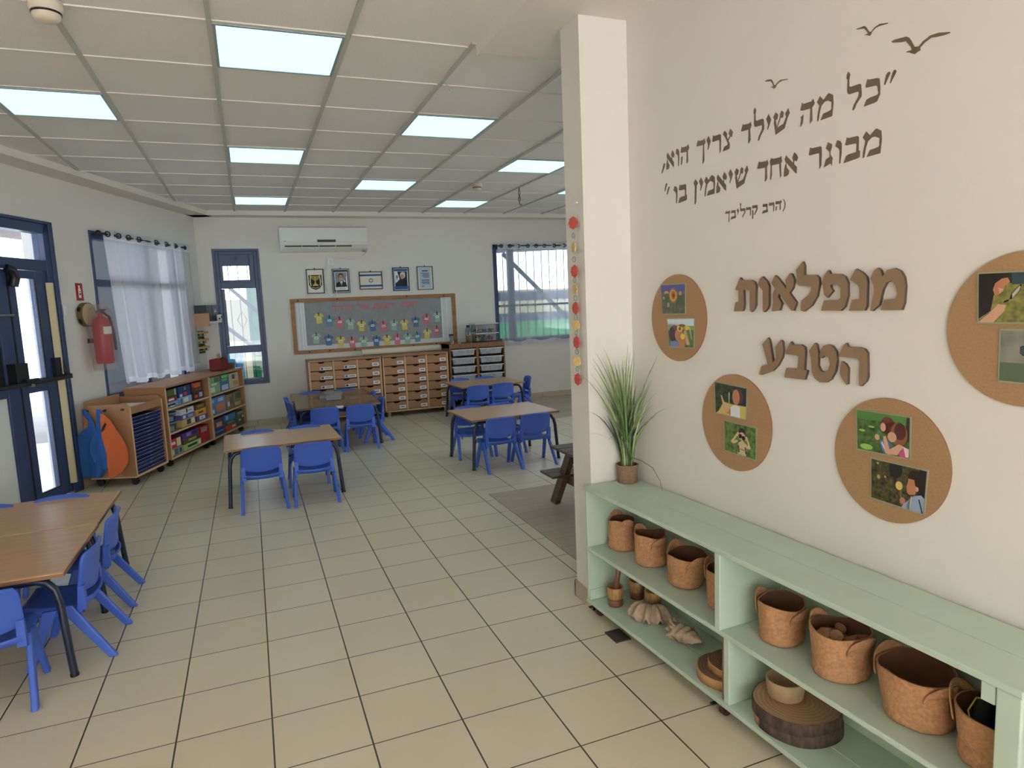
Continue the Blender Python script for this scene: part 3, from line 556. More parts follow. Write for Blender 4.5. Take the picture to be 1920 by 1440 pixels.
M_cream = mat('yard_wall_plaster', (206, 192, 160), 0.9, var=0.06, scale=1.2)
M_brick = mat('orange_paving_brick', (140, 94, 66), 0.9, var=0.15, scale=14)
M_bgrey = mat('blue_grey_steel', (98, 106, 128), 0.6)
tag(G().box(-1.2, 0, 0, 0.08, 0, 2.1).build('fence_panel', M_green, loc=(1.2, 12.6, -0.06)), 'bright green sheet fence panel seen through the narrow left window', 'fence panel')
tag(G().box(0, 5.5, 0, 0.08, 0, 1.25).build('fence_panel', M_green, loc=(3.9, 12.4, -0.06)), 'long low green fence panel seen below the curtain of the wide window', 'fence panel')
tag(G().box(0, 18, 0, 0.2, 0, 1.9).build('yard_wall', M_cream, loc=(-3.0, 15.5, -0.06)), 'pale cream yard wall far outside the back windows', 'wall')
g = thing('pergola', 'blue grey steel pergola with a slatted roof outside the wide window', 'pergola', (3.2, 10.2, -0.06))
for x in (0.75, 4.6): G().box(x, x+0.12, 1.0, 1.12, 0, 2.6).build('post', M_bgrey, g)
G().box(0.2, 5.5, 0.95, 1.05, 1.25, 1.40).build('rail', M_bgrey, g)
G().box(0.2, 5.5, 0.95, 1.05, 1.62, 1.78).build('rail', M_bgrey, g)
rf = G()
for k in range(9): rf.box(-0.1, 2.6-k*0.22, 0.8+k*0.12, 0.90+k*0.12, 2.52, 2.60)
rf.box(-0.2, 6.0, 0.9, 1.02, 2.6, 2.72)
rf.build('roof_slats', M_bgrey, g)
tag(G().box(0, 0.5, 0, 0.4, 0, 1.1).build('storage_bin', mat('turquoise_plastic', (60, 150, 185), 0.5), loc=(-0.62, 11.2, -0.06)), 'turquoise outdoor bin standing behind the narrow left window', 'bin')
# yard beyond the door
tag(G().box(0, 6, 0, 0.2, 0, 2.6).build('yard_wall', M_cream, loc=(-13.5, 17, -0.06), rz=R(35)), 'sunlit pale yard wall beyond the glass door', 'wall')
tag(G().box(0, 9, 0, 6, 0, 0.04).build('paved_patch', M_brick, loc=(-12.5, 9.2, -0.06), rz=R(20)), 'orange brick paving beyond the glass door', 'paving')
pt = thing('porch_column', 'grey brown rendered column outside the glass door', 'column', FL.at(-0.42, 1.5, -0.06), FL.rz)
G().box(0.0, 0.28, 0, 0.28, 0, 2.9).build('shaft', mat('grey_brown_render', (112, 98, 84), 0.9, var=0.1, scale=3), pt)
G().box(-3.2, 0.6, -0.05, 0.33, 2.75, 2.95).build('beam', mat('pale_beam', (120, 114, 104), 0.8), pt)
um = thing('shade_sail', 'blue shade canopy hanging outside above the door', 'canopy', FL.at(-1.9, 3.4, 2.05), FL.rz)
G().surf(lambda u, v: (2.2*u-0.3, 1.8*v, 0.55-0.5*u-0.25*math.sin(PI*v)), 8, 6).build('canopy_cloth', mat('blue_canopy_cloth', (52, 92, 190), 0.8), um, solid=0.01)
G().cyl((0.2, 0.9, -2.11), (0.2, 0.9, 0.25), 0.03).build('pole', M_bgrey, um)
bu = thing('garden_bush', 'small dark green bush beyond the glass door', 'bush', FL.at(-1.6, 6.5, -0.06), FL.rz)
random.seed(4)
g = G()
for k in range(260):
    t = random.uniform(0, 2*PI); h = random.uniform(0.1, 1.3); r = random.uniform(0.1, 0.55)*(1-abs(h-0.7)*0.6)
    x, y = r*math.cos(t), r*math.sin(t); q = random.uniform(0, PI); s = 0.09
    g.add([(x-s*math.cos(q), y-s*math.sin(q), h), (x+s*math.cos(q), y+s*math.sin(q), h), (x, y, h+0.14)], [(0, 1, 2)])
g.build('foliage', mat('bush_leaf', (62, 84, 58), 0.8), bu)
G().cyl((0, 0, 0), (0, 0, 0.6), 0.03).build('stem', mat('bark', (88, 70, 54), 0.9), bu)
sd = thing('play_tent', 'bright green low play tent outside behind the glass door', 'tent', FL.at(-1.05, 3.0, -0.06), FL.rz)
G().lathe([(0.7, 0), (0.55, 0.22), (0.3, 0.4), (0.02, 0.46)], 16).build('tent_cloth', mat('bright_green_cloth', (70, 190, 110), 0.7), sd)
G().tube([(-0.55, 0, 0), (-0.5, 0, 0.75), (0.2, 0, 0.78)], 0.018, 6).build('hoop', M_black, sd)

# grey porch, and roofs added to keep the sun off both yards
po = thing('porch', 'grey covered porch with a plain wall outside the left curtained window', 'porch', FL.at(0, 0, -0.06), FL.rz)
M_porch = mat('porch_grey_plaster', (128, 130, 138), 0.9, var=0.05, scale=2)
G().box(2.75, 6.7, 1.5, 1.65, 0, 3.0).build('porch_wall', M_porch, po)
G().box(-3.5, 6.7, 0.25, 4.2, 3.0, 3.12).build('porch_roof', M_porch, po)  # carried over the whole left yard, added to keep it in shade
for t_ in (-3.3, 2.5): G().box(t_, t_+0.12, 3.9, 4.02, 0, 3.0).build('post', M_porch, po)
yc = thing('yard_sun_blocker', 'large unseen grey roof added over the back yard to block the sun', 'canopy', (0, 9.95, -0.06))  # out of view; put in only to shade the back yard
M_blocker = mat('sun_blocker_sheet', (150, 150, 146), 0.9)
G().box(-0.9, 9.5, 0.0, 6.5, 3.3, 3.36).build('roof', M_blocker, yc)
for x in (-0.8, 9.3): G().box(x, x+0.1, 6.3, 6.4, 0, 3.3).build('post', M_blocker, yc)
# ------------------------------------------------------------------ ceiling lamps
M_led = emit_mat('led_diffuser', (0.45, 0.95, 1.0, 1), 2.0)
M_alu = mat('lamp_frame_aluminium', (170, 178, 180), 0.4, 0.3)
def ceiling_light(i, j, label):
    x = -0.0543+0.6202*i; y = 3.429+0.6041*j
    t = thing('ceiling_light', label, 'ceiling light', (x+0.3101, y+0.302, ZC-0.012), 0, 'square LED ceiling panels')
    g = G()
    a, b = 0.298, 0.290
    g.box(-a, a, -b, -b+0.016, 0, 0.012).box(-a, a, b-0.016, b, 0, 0.012).box(-a, -a+0.014, -b+0.016, b-0.016, 0, 0.012).box(a-0.014, a, -b+0.016, b-0.016, 0, 0.012)
    g.build('frame', M_alu, t)
    G().box(-a+0.014, a-0.014, -b+0.016, b-0.016, 0.003, 0.012).build('diffuser', M_led, t)
    return t
for i, j, l in ((0, 0, 'nearest and largest lit square ceiling panel, top left of centre'),
                (-2, 2, 'lit square ceiling panel cut by the left picture edge'),
                (0, 4, 'middle lit panel of the three in the left ceiling row'),
                (2, 2, 'lit ceiling panel left of the pillar, nearest of its row'),
                (2, 6, 'lit ceiling panel above and right of the air conditioner'),
                (0, 8, 'far small lit ceiling panel near the narrow left window'),
                (4, 4, 'lit ceiling panel partly hidden by the left edge of the pillar'),
                (4, 8, 'far lit ceiling panel above the back wall on the right'),
                (6, 6, 'lit ceiling panel almost wholly hidden behind the pillar')):
    ceiling_light(i, j, l)
M_det = mat('aged_white_plastic', (216, 206, 188), 0.5)
def detector(loc, label, r):
    t = thing('smoke_detector', label, 'smoke detector', loc, 0, 'round smoke detectors on the ceiling')
    G().lathe([(r, 0), (r, -0.028), (r*0.86, -0.034), (r*0.86, -0.046), (r*0.8, -0.062), (r*0.55, -0.072), (0.0, -0.074)][::-1], 28).build('housing', M_det, t)
    g = G()
    for k in range(18):
        q = 2*PI*k/18
        g.box(-0.009*r/0.06, 0.009*r/0.06, -0.002, 0.002, -0.044, -0.036, M=Matrix.Rotation(q, 4, 'Z') @ Matrix.Translation((0, -r*0.865, 0)))
    g.build('vent_slots', M_black, t)
    G().cyl((0.0, 0, 0.0), (0, 0, 0.004), r*1.05).build('base_plate', M_det, t)
detector((-0.675, 3.41, ZC-0.012), 'large round cream smoke detector in the top left ceiling corner', 0.062)
detector((2.47, 7.12, ZC-0.012), 'small far smoke detector on the ceiling near the back wall', 0.055)
hk = thing('ceiling_hook', 'small black hook and chain hanging from the ceiling near the pillar', 'hook', (3.035, 7.274, ZC-0.012))
g = G()
g.tube([(0, 0, 0.0), (0, 0, -0.04)], 0.006, 6)
for k in range(3):
    cz = -0.06-0.035*k
    g.tube([(0.012*math.cos(t) if k % 2 == 0 else 0, 0 if k % 2 == 0 else 0.012*math.cos(t), cz+0.022*math.sin(t)) for t in [2*PI*q/8 for q in range(8)]], 0.004, 5, closed=True)
g.build('chain', M_black, hk)
G().tube([(0, 0, -0.15), (0.0, 0, -0.18), (0.018, 0, -0.20), (0.03, 0, -0.185)], 0.005, 6).build('hook', M_black, hk)
wr = thing('ceiling_wire', 'short loose grey wire end hanging from the ceiling bar left of the pillar', 'wire', (1.186, 3.92, ZC-0.012))
G().tube([(0, 0, 0), (0.01, -0.01, -0.03), (0.03, -0.015, -0.06)], 0.004, 6).build('wire', M_alu, wr)

# ------------------------------------------------------------------ air conditioner
M_ac = mat('glossy_white_plastic', (226, 226, 222), 0.18)
ac = thing('air_conditioner', 'white wall mounted air conditioner above the row of framed pictures', 'air conditioner', FB.at(1.05, 0, 2.335))
prof = [(0.0, 0.0), (-0.11, 0.0), (-0.165, 0.035), (-0.205, 0.085), (-0.215, 0.12), (-0.215, 0.285), (-0.20, 0.315), (-0.16, 0.325), (0.0, 0.325)]
g = G()
n = len(prof)
vs = [(-0.58, y, z) for y, z in prof] + [(0.58, y, z) for y, z in prof]
g.add(vs, [(i, (i+1) % n, n+(i+1) % n, n+i) for i in range(n)][:-1])
g.add(vs, [tuple(range(n))[::-1], tuple(range(n, 2*n)), (n-1, 0, n, 2*n-1)])
g.build('body', M_ac, ac, bevel=0.008)
g = G().box(-0.575, 0.575, -0.222, -0.214, 0.118, 0.310)
g.build('front_panel', M_ac, ac, bevel=0.004)
G().box(-0.10, 0.145, -0.226, -0.221, 0.118, 0.150).build('display', M_black, ac)
g = G().box(-0.52, 0.36, -0.199, -0.185, 0.058, 0.078, M=None)
g.build('air_outlet', mat('dark_outlet', (70, 70, 72), 0.6), ac)
g = G()
for k in range(1, 4): g.box(-0.52+k*0.22-0.004, -0.52+k*0.22+0.004, -0.203, -0.19, 0.055, 0.08)
g.build('louver', M_ac, ac)
G().box(-0.53, -0.495, -0.2245, -0.2215, 0.128, 0.136).build('logo', mat('logo_grey', (120, 120, 124), 0.4), ac)
G().box(0.50, 0.545, -0.18, -0.13, -0.006, 0.002).build('drain_stub', M_black, ac)
pw = thing('power_socket', 'white wall socket with plug and cable below the air conditioner', 'socket', FB.at(1.13, 0, 2.21))
G().box(-0.045, 0.045, -0.03, 0, -0.06, 0.05).build('socket', M_ac, pw, bevel=0.006)
G().cyl((0.01, -0.03, 0.0), (0.01, -0.06, 0.0), 0.02).build('plug', M_ac, pw)
tag(G().tube([(0.50, -0.10, 0.13), (0.48, -0.03, 0.10), (0.40, -0.012, 0.03), (0.28, -0.010, 0.02), (0.14, -0.012, 0.045), (0.05, -0.03, 0.035)], 0.006, 7).build('power_cable', M_ac, loc=FB.at(1.13, 0, 2.21)), 'thin white cable drooping from the air conditioner to its socket', 'cable')
tag(G().tube([(-0.05, -0.02, -0.02), (-0.085, -0.012, -0.10), (-0.09, -0.012, -0.30), (-0.06, -0.012, -0.44), (-0.02, -0.012, -0.50), (0.04, -0.03, -0.46), (0.065, -0.03, -0.36)], 0.005, 7).build('lamp_cable', M_ac, loc=FB.at(1.13, 0, 2.21)), 'thin white cable running down beside the portrait of the dark haired man', 'cable')

# ------------------------------------------------------------------ framed pictures
M_frame = mat('dark_picture_frame', (62, 50, 42), 0.5)
M_paper = mat('white_paper', (232, 230, 222), 0.8)
M_yel = mat('print_yellow', (212, 192, 84), 0.7)
M_navy = mat('print_navy', (28, 34, 62), 0.7)
M_pblue = mat('print_blue', (44, 92, 160), 0.7)
M_grey = mat('print_grey', (140, 146, 160), 0.7)
M_skin = mat('print_skin', (196, 150, 124), 0.7)
M_bk = mat('print_black', (26, 26, 30), 0.7)
M_lb = mat('print_pale_blue', (176, 196, 214), 0.7)
M_hair = mat('print_dark_hair', (58, 44, 38), 0.7)
M_silver = mat('print_silver_hair', (214, 212, 190), 0.7)
def ell(cx, cz, rx, rz, n=18, a0=0.0, a1=2*PI):
    return [(cx+rx*math.cos(a0+(a1-a0)*k/n), cz+rz*math.sin(a0+(a1-a0)*k/n)) for k in range(n if a1-a0 > 6.2 else n+1)]
def rect(x0, x1, z0, z1): return [(x0, z0), (x1, z0), (x1, z1), (x0, z1)]
def picture(name, label, cx, cz, w, h, layers, fw=0.012, fm=None, paper=None):
    # layers: list of (material, [polygons]) stacked from back to front
    t = thing(name, label, 'framed picture', FB.at(cx, -0.004, cz), 0, 'framed pictures on the back wall')
    a, b = w/2, h/2
    g = G()
    g.box(-a, a, -0.018, 0, -b, -b+fw).box(-a, a, -0.018, 0, b-fw, b).box(-a, -a+fw, -0.018, 0, -b+fw, b-fw).box(a-fw, a, -0.018, 0, -b+fw, b-fw)
    g.box(-0.008, 0.008, -0.008, 0, b, b+0.014)
    g.build('frame', fm or M_frame, t)
    mats = [paper or M_paper] + [m for m, _ in layers]
    g = G()
    g.flat(rect(-a+fw, a-fw, -b+fw, b-fw), -0.008, 0)
    for k, (m, ps) in enumerate(layers):
        for p in ps: g.flat(p, -0.008-0.0004*(k+1), k+1)
    g.build('print', mats, t)
    return t
shield = [(-0.085, 0.085), (0.085, 0.085), (0.085, -0.05), (0.05, -0.095), (0.0, -0.115), (-0.05, -0.095), (-0.085, -0.05)]
men = [rect(-0.006, 0.006, -0.03, 0.07), [(-0.042, -0.062), (0.042, -0.062), (0.03, -0.04), (0.012, -0.035), (0.008, -0.012), (-0.008, -0.012), (-0.012, -0.035), (-0.03, -0.04)]]
for r in (0.016, 0.032, 0.048):
    men.append(ell(0, 0.062, r+0.004, r*0.95+0.004, 14, PI, 2*PI) + ell(0, 0.062, r-0.004, r*0.95-0.004, 14, PI, 2*PI)[::-1])
men.append(rect(-0.054, 0.054, 0.062, 0.07))
br = []
for sgn in (-1, 1):
    for k in range(6):
        br.append(ell(sgn*(0.069-0.003*abs(k-3)), 0.07-k*0.024, 0.009, 0.014, 8))
picture('emblem_picture', 'framed emblem print with a yellow candelabrum on a black shield', 0.905, 1.938, 0.235, 0.338,
        [(M_yel, [[(x*1.08, z*1.06) for x, z in shield]]), (M_bk, [shield]), (M_yel, men), (M_silver, br), (M_lb, [[(-0.05, -0.083), (0, -0.099), (0.05, -0.083), (0.05, -0.075), (0, -0.091), (-0.05, -0.075)]])])
picture('portrait_picture', 'framed portrait of a dark haired man in a suit, second picture from the left', 1.255, 1.936, 0.240, 0.338,
        [(M_navy, [rect(-0.102, 0.102, -0.15, 0.15)]), (M_paper, [rect(-0.088, 0.088, -0.13, 0.125)]), (M_grey, [rect(-0.08, 0.08, -0.085, 0.118)]),
         (M_paper, [[(0.04, 0.0), (0.08, 0.07), (0.08, -0.05), (0.05, -0.06)]]), (M_pblue, [[(0.05, 0.03), (0.065, 0.06), (0.068, -0.03), (0.055, -0.04)]]),
         (M_bk, [[(-0.075, -0.085), (0.078, -0.085), (0.068, -0.03), (0.03, -0.01), (-0.025, -0.01), (-0.066, -0.03)]]),
         (M_paper, [[(-0.018, -0.01), (0.02, -0.01), (0.004, -0.075)]]), (M_navy, [[(-0.003, -0.025), (0.006, -0.025), (0.005, -0.08), (-0.001, -0.08)]]),
         (M_hair, [ell(0, 0.06, 0.036, 0.045)]), (M_skin, [ell(0, 0.045, 0.030, 0.04)]), (M_hair, [rect(-0.026, -0.004, 0.05, 0.056), rect(0.004, 0.026, 0.05, 0.056)]),
         (M_grey, [rect(-0.03, 0.06, -0.108, -0.104), rect(-0.03, 0.06, -0.118, -0.115)])], fm=mat('grey_frame', (92, 94, 100), 0.5))
tri1 = [(0, 0.042), (-0.036, -0.021), (0.036, -0.021)]
def ring3(t, k): return [t[0], t[1], t[2], t[0], tuple(v*k for v in t[0]), tuple(v*k for v in t[2]), tuple(v*k for v in t[1]), tuple(v*k for v in t[0])]
star = []
for s in (1, -1):
    T = [(0, 0.042*s), (-0.036, -0.021*s), (0.036, -0.021*s)]
    for a, b in ((0, 1), (1, 2), (2, 0)):
        A, B = T[a], T[b]
        star.append([A, B, (B[0]*0.72, B[1]*0.72), (A[0]*0.72, A[1]*0.72)])
picture('flag_picture', 'framed landscape print of a white flag with two blue stripes and a star', 1.672, 1.930, 0.330, 0.250,
        [(M_pblue, [rect(-0.153, 0.153, 0.062, 0.088), rect(-0.153, 0.153, -0.088, -0.062)] + star)], paper=mat('cream_paper', (226, 222, 204), 0.8))
picture('portrait_picture', 'framed portrait of a white haired man on dark ground with blue borders', 2.108, 1.937, 0.238, 0.335,
        [(M_pblue, [rect(-0.10, 0.10, 0.115, 0.148), rect(-0.10, 0.10, -0.148, -0.1)]), (M_lb, [rect(-0.105, -0.09, -0.1, 0.115)]), (M_navy, [rect(-0.088, 0.09, -0.1, 0.11)]),
         (M_paper, [[(-0.088, 0.115), (-0.05, 0.11), (-0.02, 0.0), (-0.05, -0.03), (-0.085, -0.06)]]), (M_pblue, [[(-0.07, 0.06), (-0.045, 0.05), (-0.06, -0.02)], [(-0.08, 0.03), (-0.04, 0.03), (-0.05, 0.02)]]),
         (M_bk, [[(-0.06, -0.1), (0.088, -0.1), (0.08, -0.04), (0.045, -0.005), (0.005, -0.01), (-0.045, -0.05)]]), (M_silver, [ell(0.025, 0.055, 0.040, 0.046)]), (M_skin, [ell(0.018, 0.035, 0.026, 0.036)]),
         (M_silver, [ell(0.03, 0.085, 0.034, 0.018)])], fm=M_navy)
tx = [rect(-0.045, 0.045, 0.095, 0.112)]
for k, (a, b) in enumerate(((-0.06, 0.06), (-0.035, 0.06), (-0.055, 0.06), (-0.03, 0.06), (0, 0), (-0.06, 0.06), (-0.05, 0.06), (-0.06, 0.06), (-0.045, 0.06), (0, 0), (-0.055, -0.02))):
    if b > a: tx.append(rect(a, b, 0.065-k*0.019, 0.074-k*0.019))
picture('text_picture', 'framed pale blue sheet with lines of dark text, rightmost of the pictures', 2.468, 1.945, 0.238, 0.340,
        [(M_lb, [rect(-0.088, 0.088, -0.145, 0.145)]), (mat('print_ink', (70, 82, 104), 0.8), tx)], fm=mat('grey_brown_frame', (96, 92, 88), 0.5))

# ------------------------------------------------------------------ bulletin board
M_pine = wood('pine_frame_wood', (170, 122, 74), (140, 94, 54), 'x', 0.5)
M_gfab = mat('grey_backing_cloth', (150, 152, 154), 0.9, var=0.08, scale=12)
M_clear = glass_mat('clear_plastic_sheet', (228, 230, 232), 0.10)
bb = thing('bulletin_board', 'wide wooden framed notice board with grey backing on the back wall', 'bulletin board', FB.at(1.73, 0, 0.94))
g = G()
w2, hb = 1.18, 0.765
g.box(-w2, w2, -0.028, 0, 0, 0.05).box(-w2, w2, -0.028, 0, hb-0.05, hb).box(-w2, -w2+0.055, -0.028, 0, 0.05, hb-0.05).box(w2-0.055, w2, -0.028, 0, 0.05, hb-0.05)
g.build('frame', M_pine, bb, bevel=0.003)
g = G()
for x, z in ((-1.08, hb-0.025), (-0.55, hb-0.022), (0.44, hb-0.02), (1.0, hb-0.028), (-0.98, 0.025), (-0.7, 0.028), (-0.35, 0.022), (0.5, 0.024), (0.85, 0.03)): g.flat(ell(x, z, 0.014, 0.012, 10), -0.0287)
g.build('knots', mat('pine_knot', (84, 52, 30), 0.6), bb)
G().box(-w2+0.05, w2-0.05, -0.010, -0.002, 0.04, hb-0.04).build('white_sheet', mat('wrinkled_white_sheet', (206, 208, 210), 0.5, bump=0.4, bscale=9), bb)
G().box(-1.00, 0.955, -0.013, -0.010, 0.115, 0.715).build('grey_cloth', M_gfab, bb)
g = G()
for x0, x1 in ((-1.10, -1.085), (-1.055, -1.035), (-1.02, -1.0), (0.955, 0.975), (1.03, 1.045)): g.box(x0, x1, -0.0125, -0.0098, 0.06, 0.71)
g.build('white_fold', mat('white_fold_paper', (224, 225, 226), 0.4), bb)
# title letters
M_pinkp = mat('salmon_pink_paper', (214, 112, 120), 0.7)
words = [('first', 2.072, 2.328, 1.530, 1.610, ['bet', 'vav', 'shin', 'het']), ('second', 1.680, 1.984, 1.522, 1.605, ['tav', 'alef', 'tsadi', 'lamed']), ('third', 1.455, 1.616, 1.522, 1.600, ['lamed', 'alef']), ('last', 1.099, 1.402, 1.522, 1.598, ['fkaf', 'resh', 'dalet', 'he'])]
wid = {'vav': 0.45, 'shin': 1.2, 'lamed': 0.9}
nicel = {'bet': 'bet', 'vav': 'vav', 'shin': 'shin', 'het': 'het', 'tav': 'tav', 'alef': 'alef', 'tsadi': 'tsadi', 'lamed': 'lamed', 'fkaf': 'final kaf', 'resh': 'resh', 'dalet': 'dalet', 'he': 'he'}
for wn, x0, x1, z0, z1, ls in words:
    tot = sum(wid.get(l, 1.0) for l in ls) + 0.18*(len(ls)-1)
    u = (x1-x0)/tot; x = x0
    for l in ls:
        w = u*wid.get(l, 1.0)
        g = G()
        for q in GLYPH[l]: g.prism([(a*w, b*(z1-z0)) for a, b in q], -0.003, 0)
        o = g.build('title_letter', M_pinkp, loc=FB.at(x, -0.0135, z0))
        tag(o, 'pink paper letter %s in the %s word of the board title' % (nicel[l], wn), 'letter', 'pink title letters on the notice board')
        x += w + 0.18*u
# paper shirts
SH = {'yellow': (214, 198, 96), 'teal': (92, 150, 168), 'pink': (204, 116, 128), 'green': (150, 190, 168), 'blue': (78, 116, 166)}
SHM = {k: mat('paper_'+k, v, 0.6) for k, v in SH.items()}
M_tag = mat('name_tag_paper', (228, 230, 232), 0.7)
M_peg = mat('dark_peg', (40, 34, 34), 0.5)
M_ink = mat('dark_ink', (58, 60, 70), 0.8)
shp = [(-0.040, -0.07), (0.040, -0.07), (0.040, 0.025), (0.052, 0.012), (0.066, 0.035), (0.046, 0.066), (0.022, 0.072), (0.010, 0.060), (-0.010, 0.060), (-0.022, 0.072), (-0.046, 0.066), (-0.066, 0.035), (-0.052, 0.012), (-0.040, 0.025)]
rows = (('upper', [(0.916, 1.422), (1.055, 1.378), (1.196, 1.352), (1.342, 1.32), (1.496, 1.286), (1.653, 1.278), (1.812, 1.263), (1.962, 1.275), (2.117, 1.273), (2.285, 1.304), (2.45, 1.335), (2.615, 1.36)], 'yellow teal pink green yellow blue pink green yellow blue pink green'.split()),
        ('lower', [(0.859, 1.146), (1.025, 1.111), (1.189, 1.082), (1.348, 1.060), (1.51, 1.058), (1.692, 1.060), (1.847, 1.062), (2.0, 1.066), (2.152, 1.068), (2.298, 1.085), (2.448, 1.118), (2.596, 1.156)], 'green blue yellow pink green blue yellow pink green teal yellow pink'.split()))
ORD = ['leftmost', 'second', 'third', 'fourth', 'fifth', 'sixth', 'seventh', 'eighth', 'ninth', 'tenth', 'eleventh', 'rightmost']
shirt_protos = {}
random.seed(3)
for rn, pts, cols in rows:
    for k, ((x, z), c) in enumerate(zip(pts, cols)):
        lab = '%s paper shirt, %s in the %s row on the notice board' % (c, ORD[k] if k in (0, 11) else ORD[k]+' from the left', rn)
        loc = FB.at(x, -0.018, z)
        if c not in shirt_protos:
            t = thing('paper_shirt', lab, 'paper shirt', loc, 0, 'paper shirts on the notice board')
            G().prism(shp, -0.0015, 0.0).build('shirt', SHM[c], t)
            G().box(-0.026, 0.026, -0.003, -0.0016, -0.005, 0.025).box(-0.018, 0.016, -0.0036, -0.003, 0.007, 0.013, mi=1).build('name_tag', [M_tag, M_ink], t)
            G().box(-0.005, 0.005, -0.012, -0.0016, 0.036, 0.085).build('peg', M_peg, t)
            shirt_protos[c] = t
        else:
            t = dup(shirt_protos[c], loc, 0, lab)
        t.rotation_euler = (0, random.uniform(-0.08, 0.08), 0)

# ------------------------------------------------------------------ drawer cabinets
M_beech = wood('beech_laminate', (178, 132, 92), (166, 120, 82), 'x', 0.45)
M_bedge = mat('pale_beech_edge', (212, 178, 132), 0.5)
M_gapshade = mat('gap_shade', (30, 24, 20), 0.9)  # near-black colour standing for the shade inside cabinet gaps
def drawer_cabinet(x0, x1, label, wide):
    W = x1-x0
    c = thing('drawer_cabinet', label, 'cabinet', FB.at((x0+x1)/2, -0.43, 0), 0, 'beech drawer cabinets along the back wall')
    a = W/2
    g = G()
    D = 0.415
    g.box(-a, -a+0.02, 0, D, 0.07, 0.848).box(a-0.02, a, 0, D, 0.07, 0.848).box(-a, a, 0, D, 0.07, 0.09).box(-a-0.004, a+0.004, -0.012, D, 0.848, 0.868)
    g.box(-a+0.02, a-0.02, D-0.01, D, 0.09, 0.848)
    g.build('carcass', M_beech, c, bevel=0.002)
    g = G()
    for k in range(4):
        xx = -a+0.01+(W-0.02)*k/3
        g.box(xx-0.010, xx+0.010, -0.004, 0.0, 0.07, 0.848)
    g.box(-a, a, -0.004, 0, 0.07, 0.088)
    g.build('edge_band', M_bedge, c)
    g = G()
    for k in (1, 2):
        xx = -a+0.01+(W-0.02)*k/3
        g.box(xx-0.008, xx+0.008, 0.0, D-0.01, 0.09, 0.848)
    g.build('divider', M_beech, c)
    for q in (-a+0.06, a-0.06):
        for y in (0.03, D-0.05): G().cyl((q, y+0.02, 0), (q, y+0.02, 0.07), 0.022, 0.026).build('leg', M_bedge, c)
    cw = (W-0.02)/3
    dh = (0.848-0.090)/6
    for k in range(3):
        for r_ in range(6):
            cx = -a+0.01+cw*(k+0.5); z0 = 0.090+dh*r_
            hw = cw/2-0.012
            top = z0+dh-0.008
            poly = [(cx-hw, z0+0.004), (cx+hw, z0+0.004), (cx+hw, top)] + [(cx+0.045*math.cos(t), top-0.020*math.sin(t)) for t in [PI*q/8 for q in range(9)]] + [(cx-hw, top)]
            d = G().prism(poly, -0.003, 0.012).box(cx-hw+0.005, cx+hw-0.005, 0.012, D-0.03, z0+0.006, top-0.03).build('drawer', M_beech, c)
            gl = G()
            if k < wide and r_ >= 3:
                gl.box(cx-0.02, cx+hw-0.012, -0.006, -0.003, z0+0.014, z0+0.050)
                gl.box(cx-0.012, cx+0.02, -0.007, -0.006, z0+0.020, z0+0.044, mi=2 if (k+r_) % 2 else 1)
                gl.box(cx+0.035, cx+hw-0.025, -0.007, -0.006, z0+0.028, z0+0.036, mi=1)
            else:
                gl.box(cx+hw-0.105, cx+hw-0.012, -0.006, -0.003, z0+0.02, z0+0.066)
                gl.box(cx+hw-0.085, cx+hw-0.032, -0.007, -0.006, z0+0.038, z0+0.048, mi=1)
            gl.build('label_card', [M_tag, M_ink, M_pblue], d)
    G().box(-a+0.02, a-0.02, 0.02, 0.03, 0.092, 0.84).build('gap_shade', M_gapshade, c)  # dark sheet put in for the shade between the drawers
    return c
drawer_cabinet(0.69, 1.665, 'beech cabinet with rows of labelled drawers behind the basket table', 2)
drawer_cabinet(1.682, 2.630, 'beech cabinet of eighteen labelled drawers beside the clear tray cabinet', 0)
tag(G().cyl((0.0, -0.06, 0.0), (1.15, -0.06, 0.0), 0.045, n=18).build('paper_roll', mat('cream_paper_roll', (222, 214, 192), 0.7), loc=FB.at(1.46, -0.02, 0.868+0.046)), 'long roll of cream paper lying on top of the drawer cabinet', 'paper roll')

# ------------------------------------------------------------------ tray cabinet
M_oak = wood('brown_oak_laminate', (146, 104, 66), (124, 86, 52), 'z', 0.5)
M_tray = glass_mat('cloudy_plastic_tray', (205, 208, 210), 0.18)
M_cloudy = mat('cloudy_tray_plastic', (176, 178, 180), 0.35, var=0.25, scale=18)
M_rim = mat('white_tray_rim', (214, 216, 218), 0.4)
tc = thing('tray_cabinet', 'brown cabinet with two columns of cloudy plastic trays under the wide window', 'cabinet', FB.at(3.085, -0.43, 0))
a, D = 0.43, 0.415
g = G()
g.box(-a, -a+0.022, 0, D, 0.03, 0.968).box(a-0.022, a, 0, D, 0.03, 0.968).box(-0.018, 0.018, 0, D, 0.05, 0.90).box(-a, a, -0.004, D, 0.90, 0.968).box(-a, a, 0, D, 0.03, 0.06).box(-a+0.022, a-0.022, D-0.01, D, 0.06, 0.9)
g.build('carcass', M_oak, tc, bevel=0.003)
G().box(-a+0.022, a-0.022, D-0.05, D-0.012, 0.06, 0.9).build('gap_shade', M_gapshade, tc)  # dark block put in for the shade behind the trays
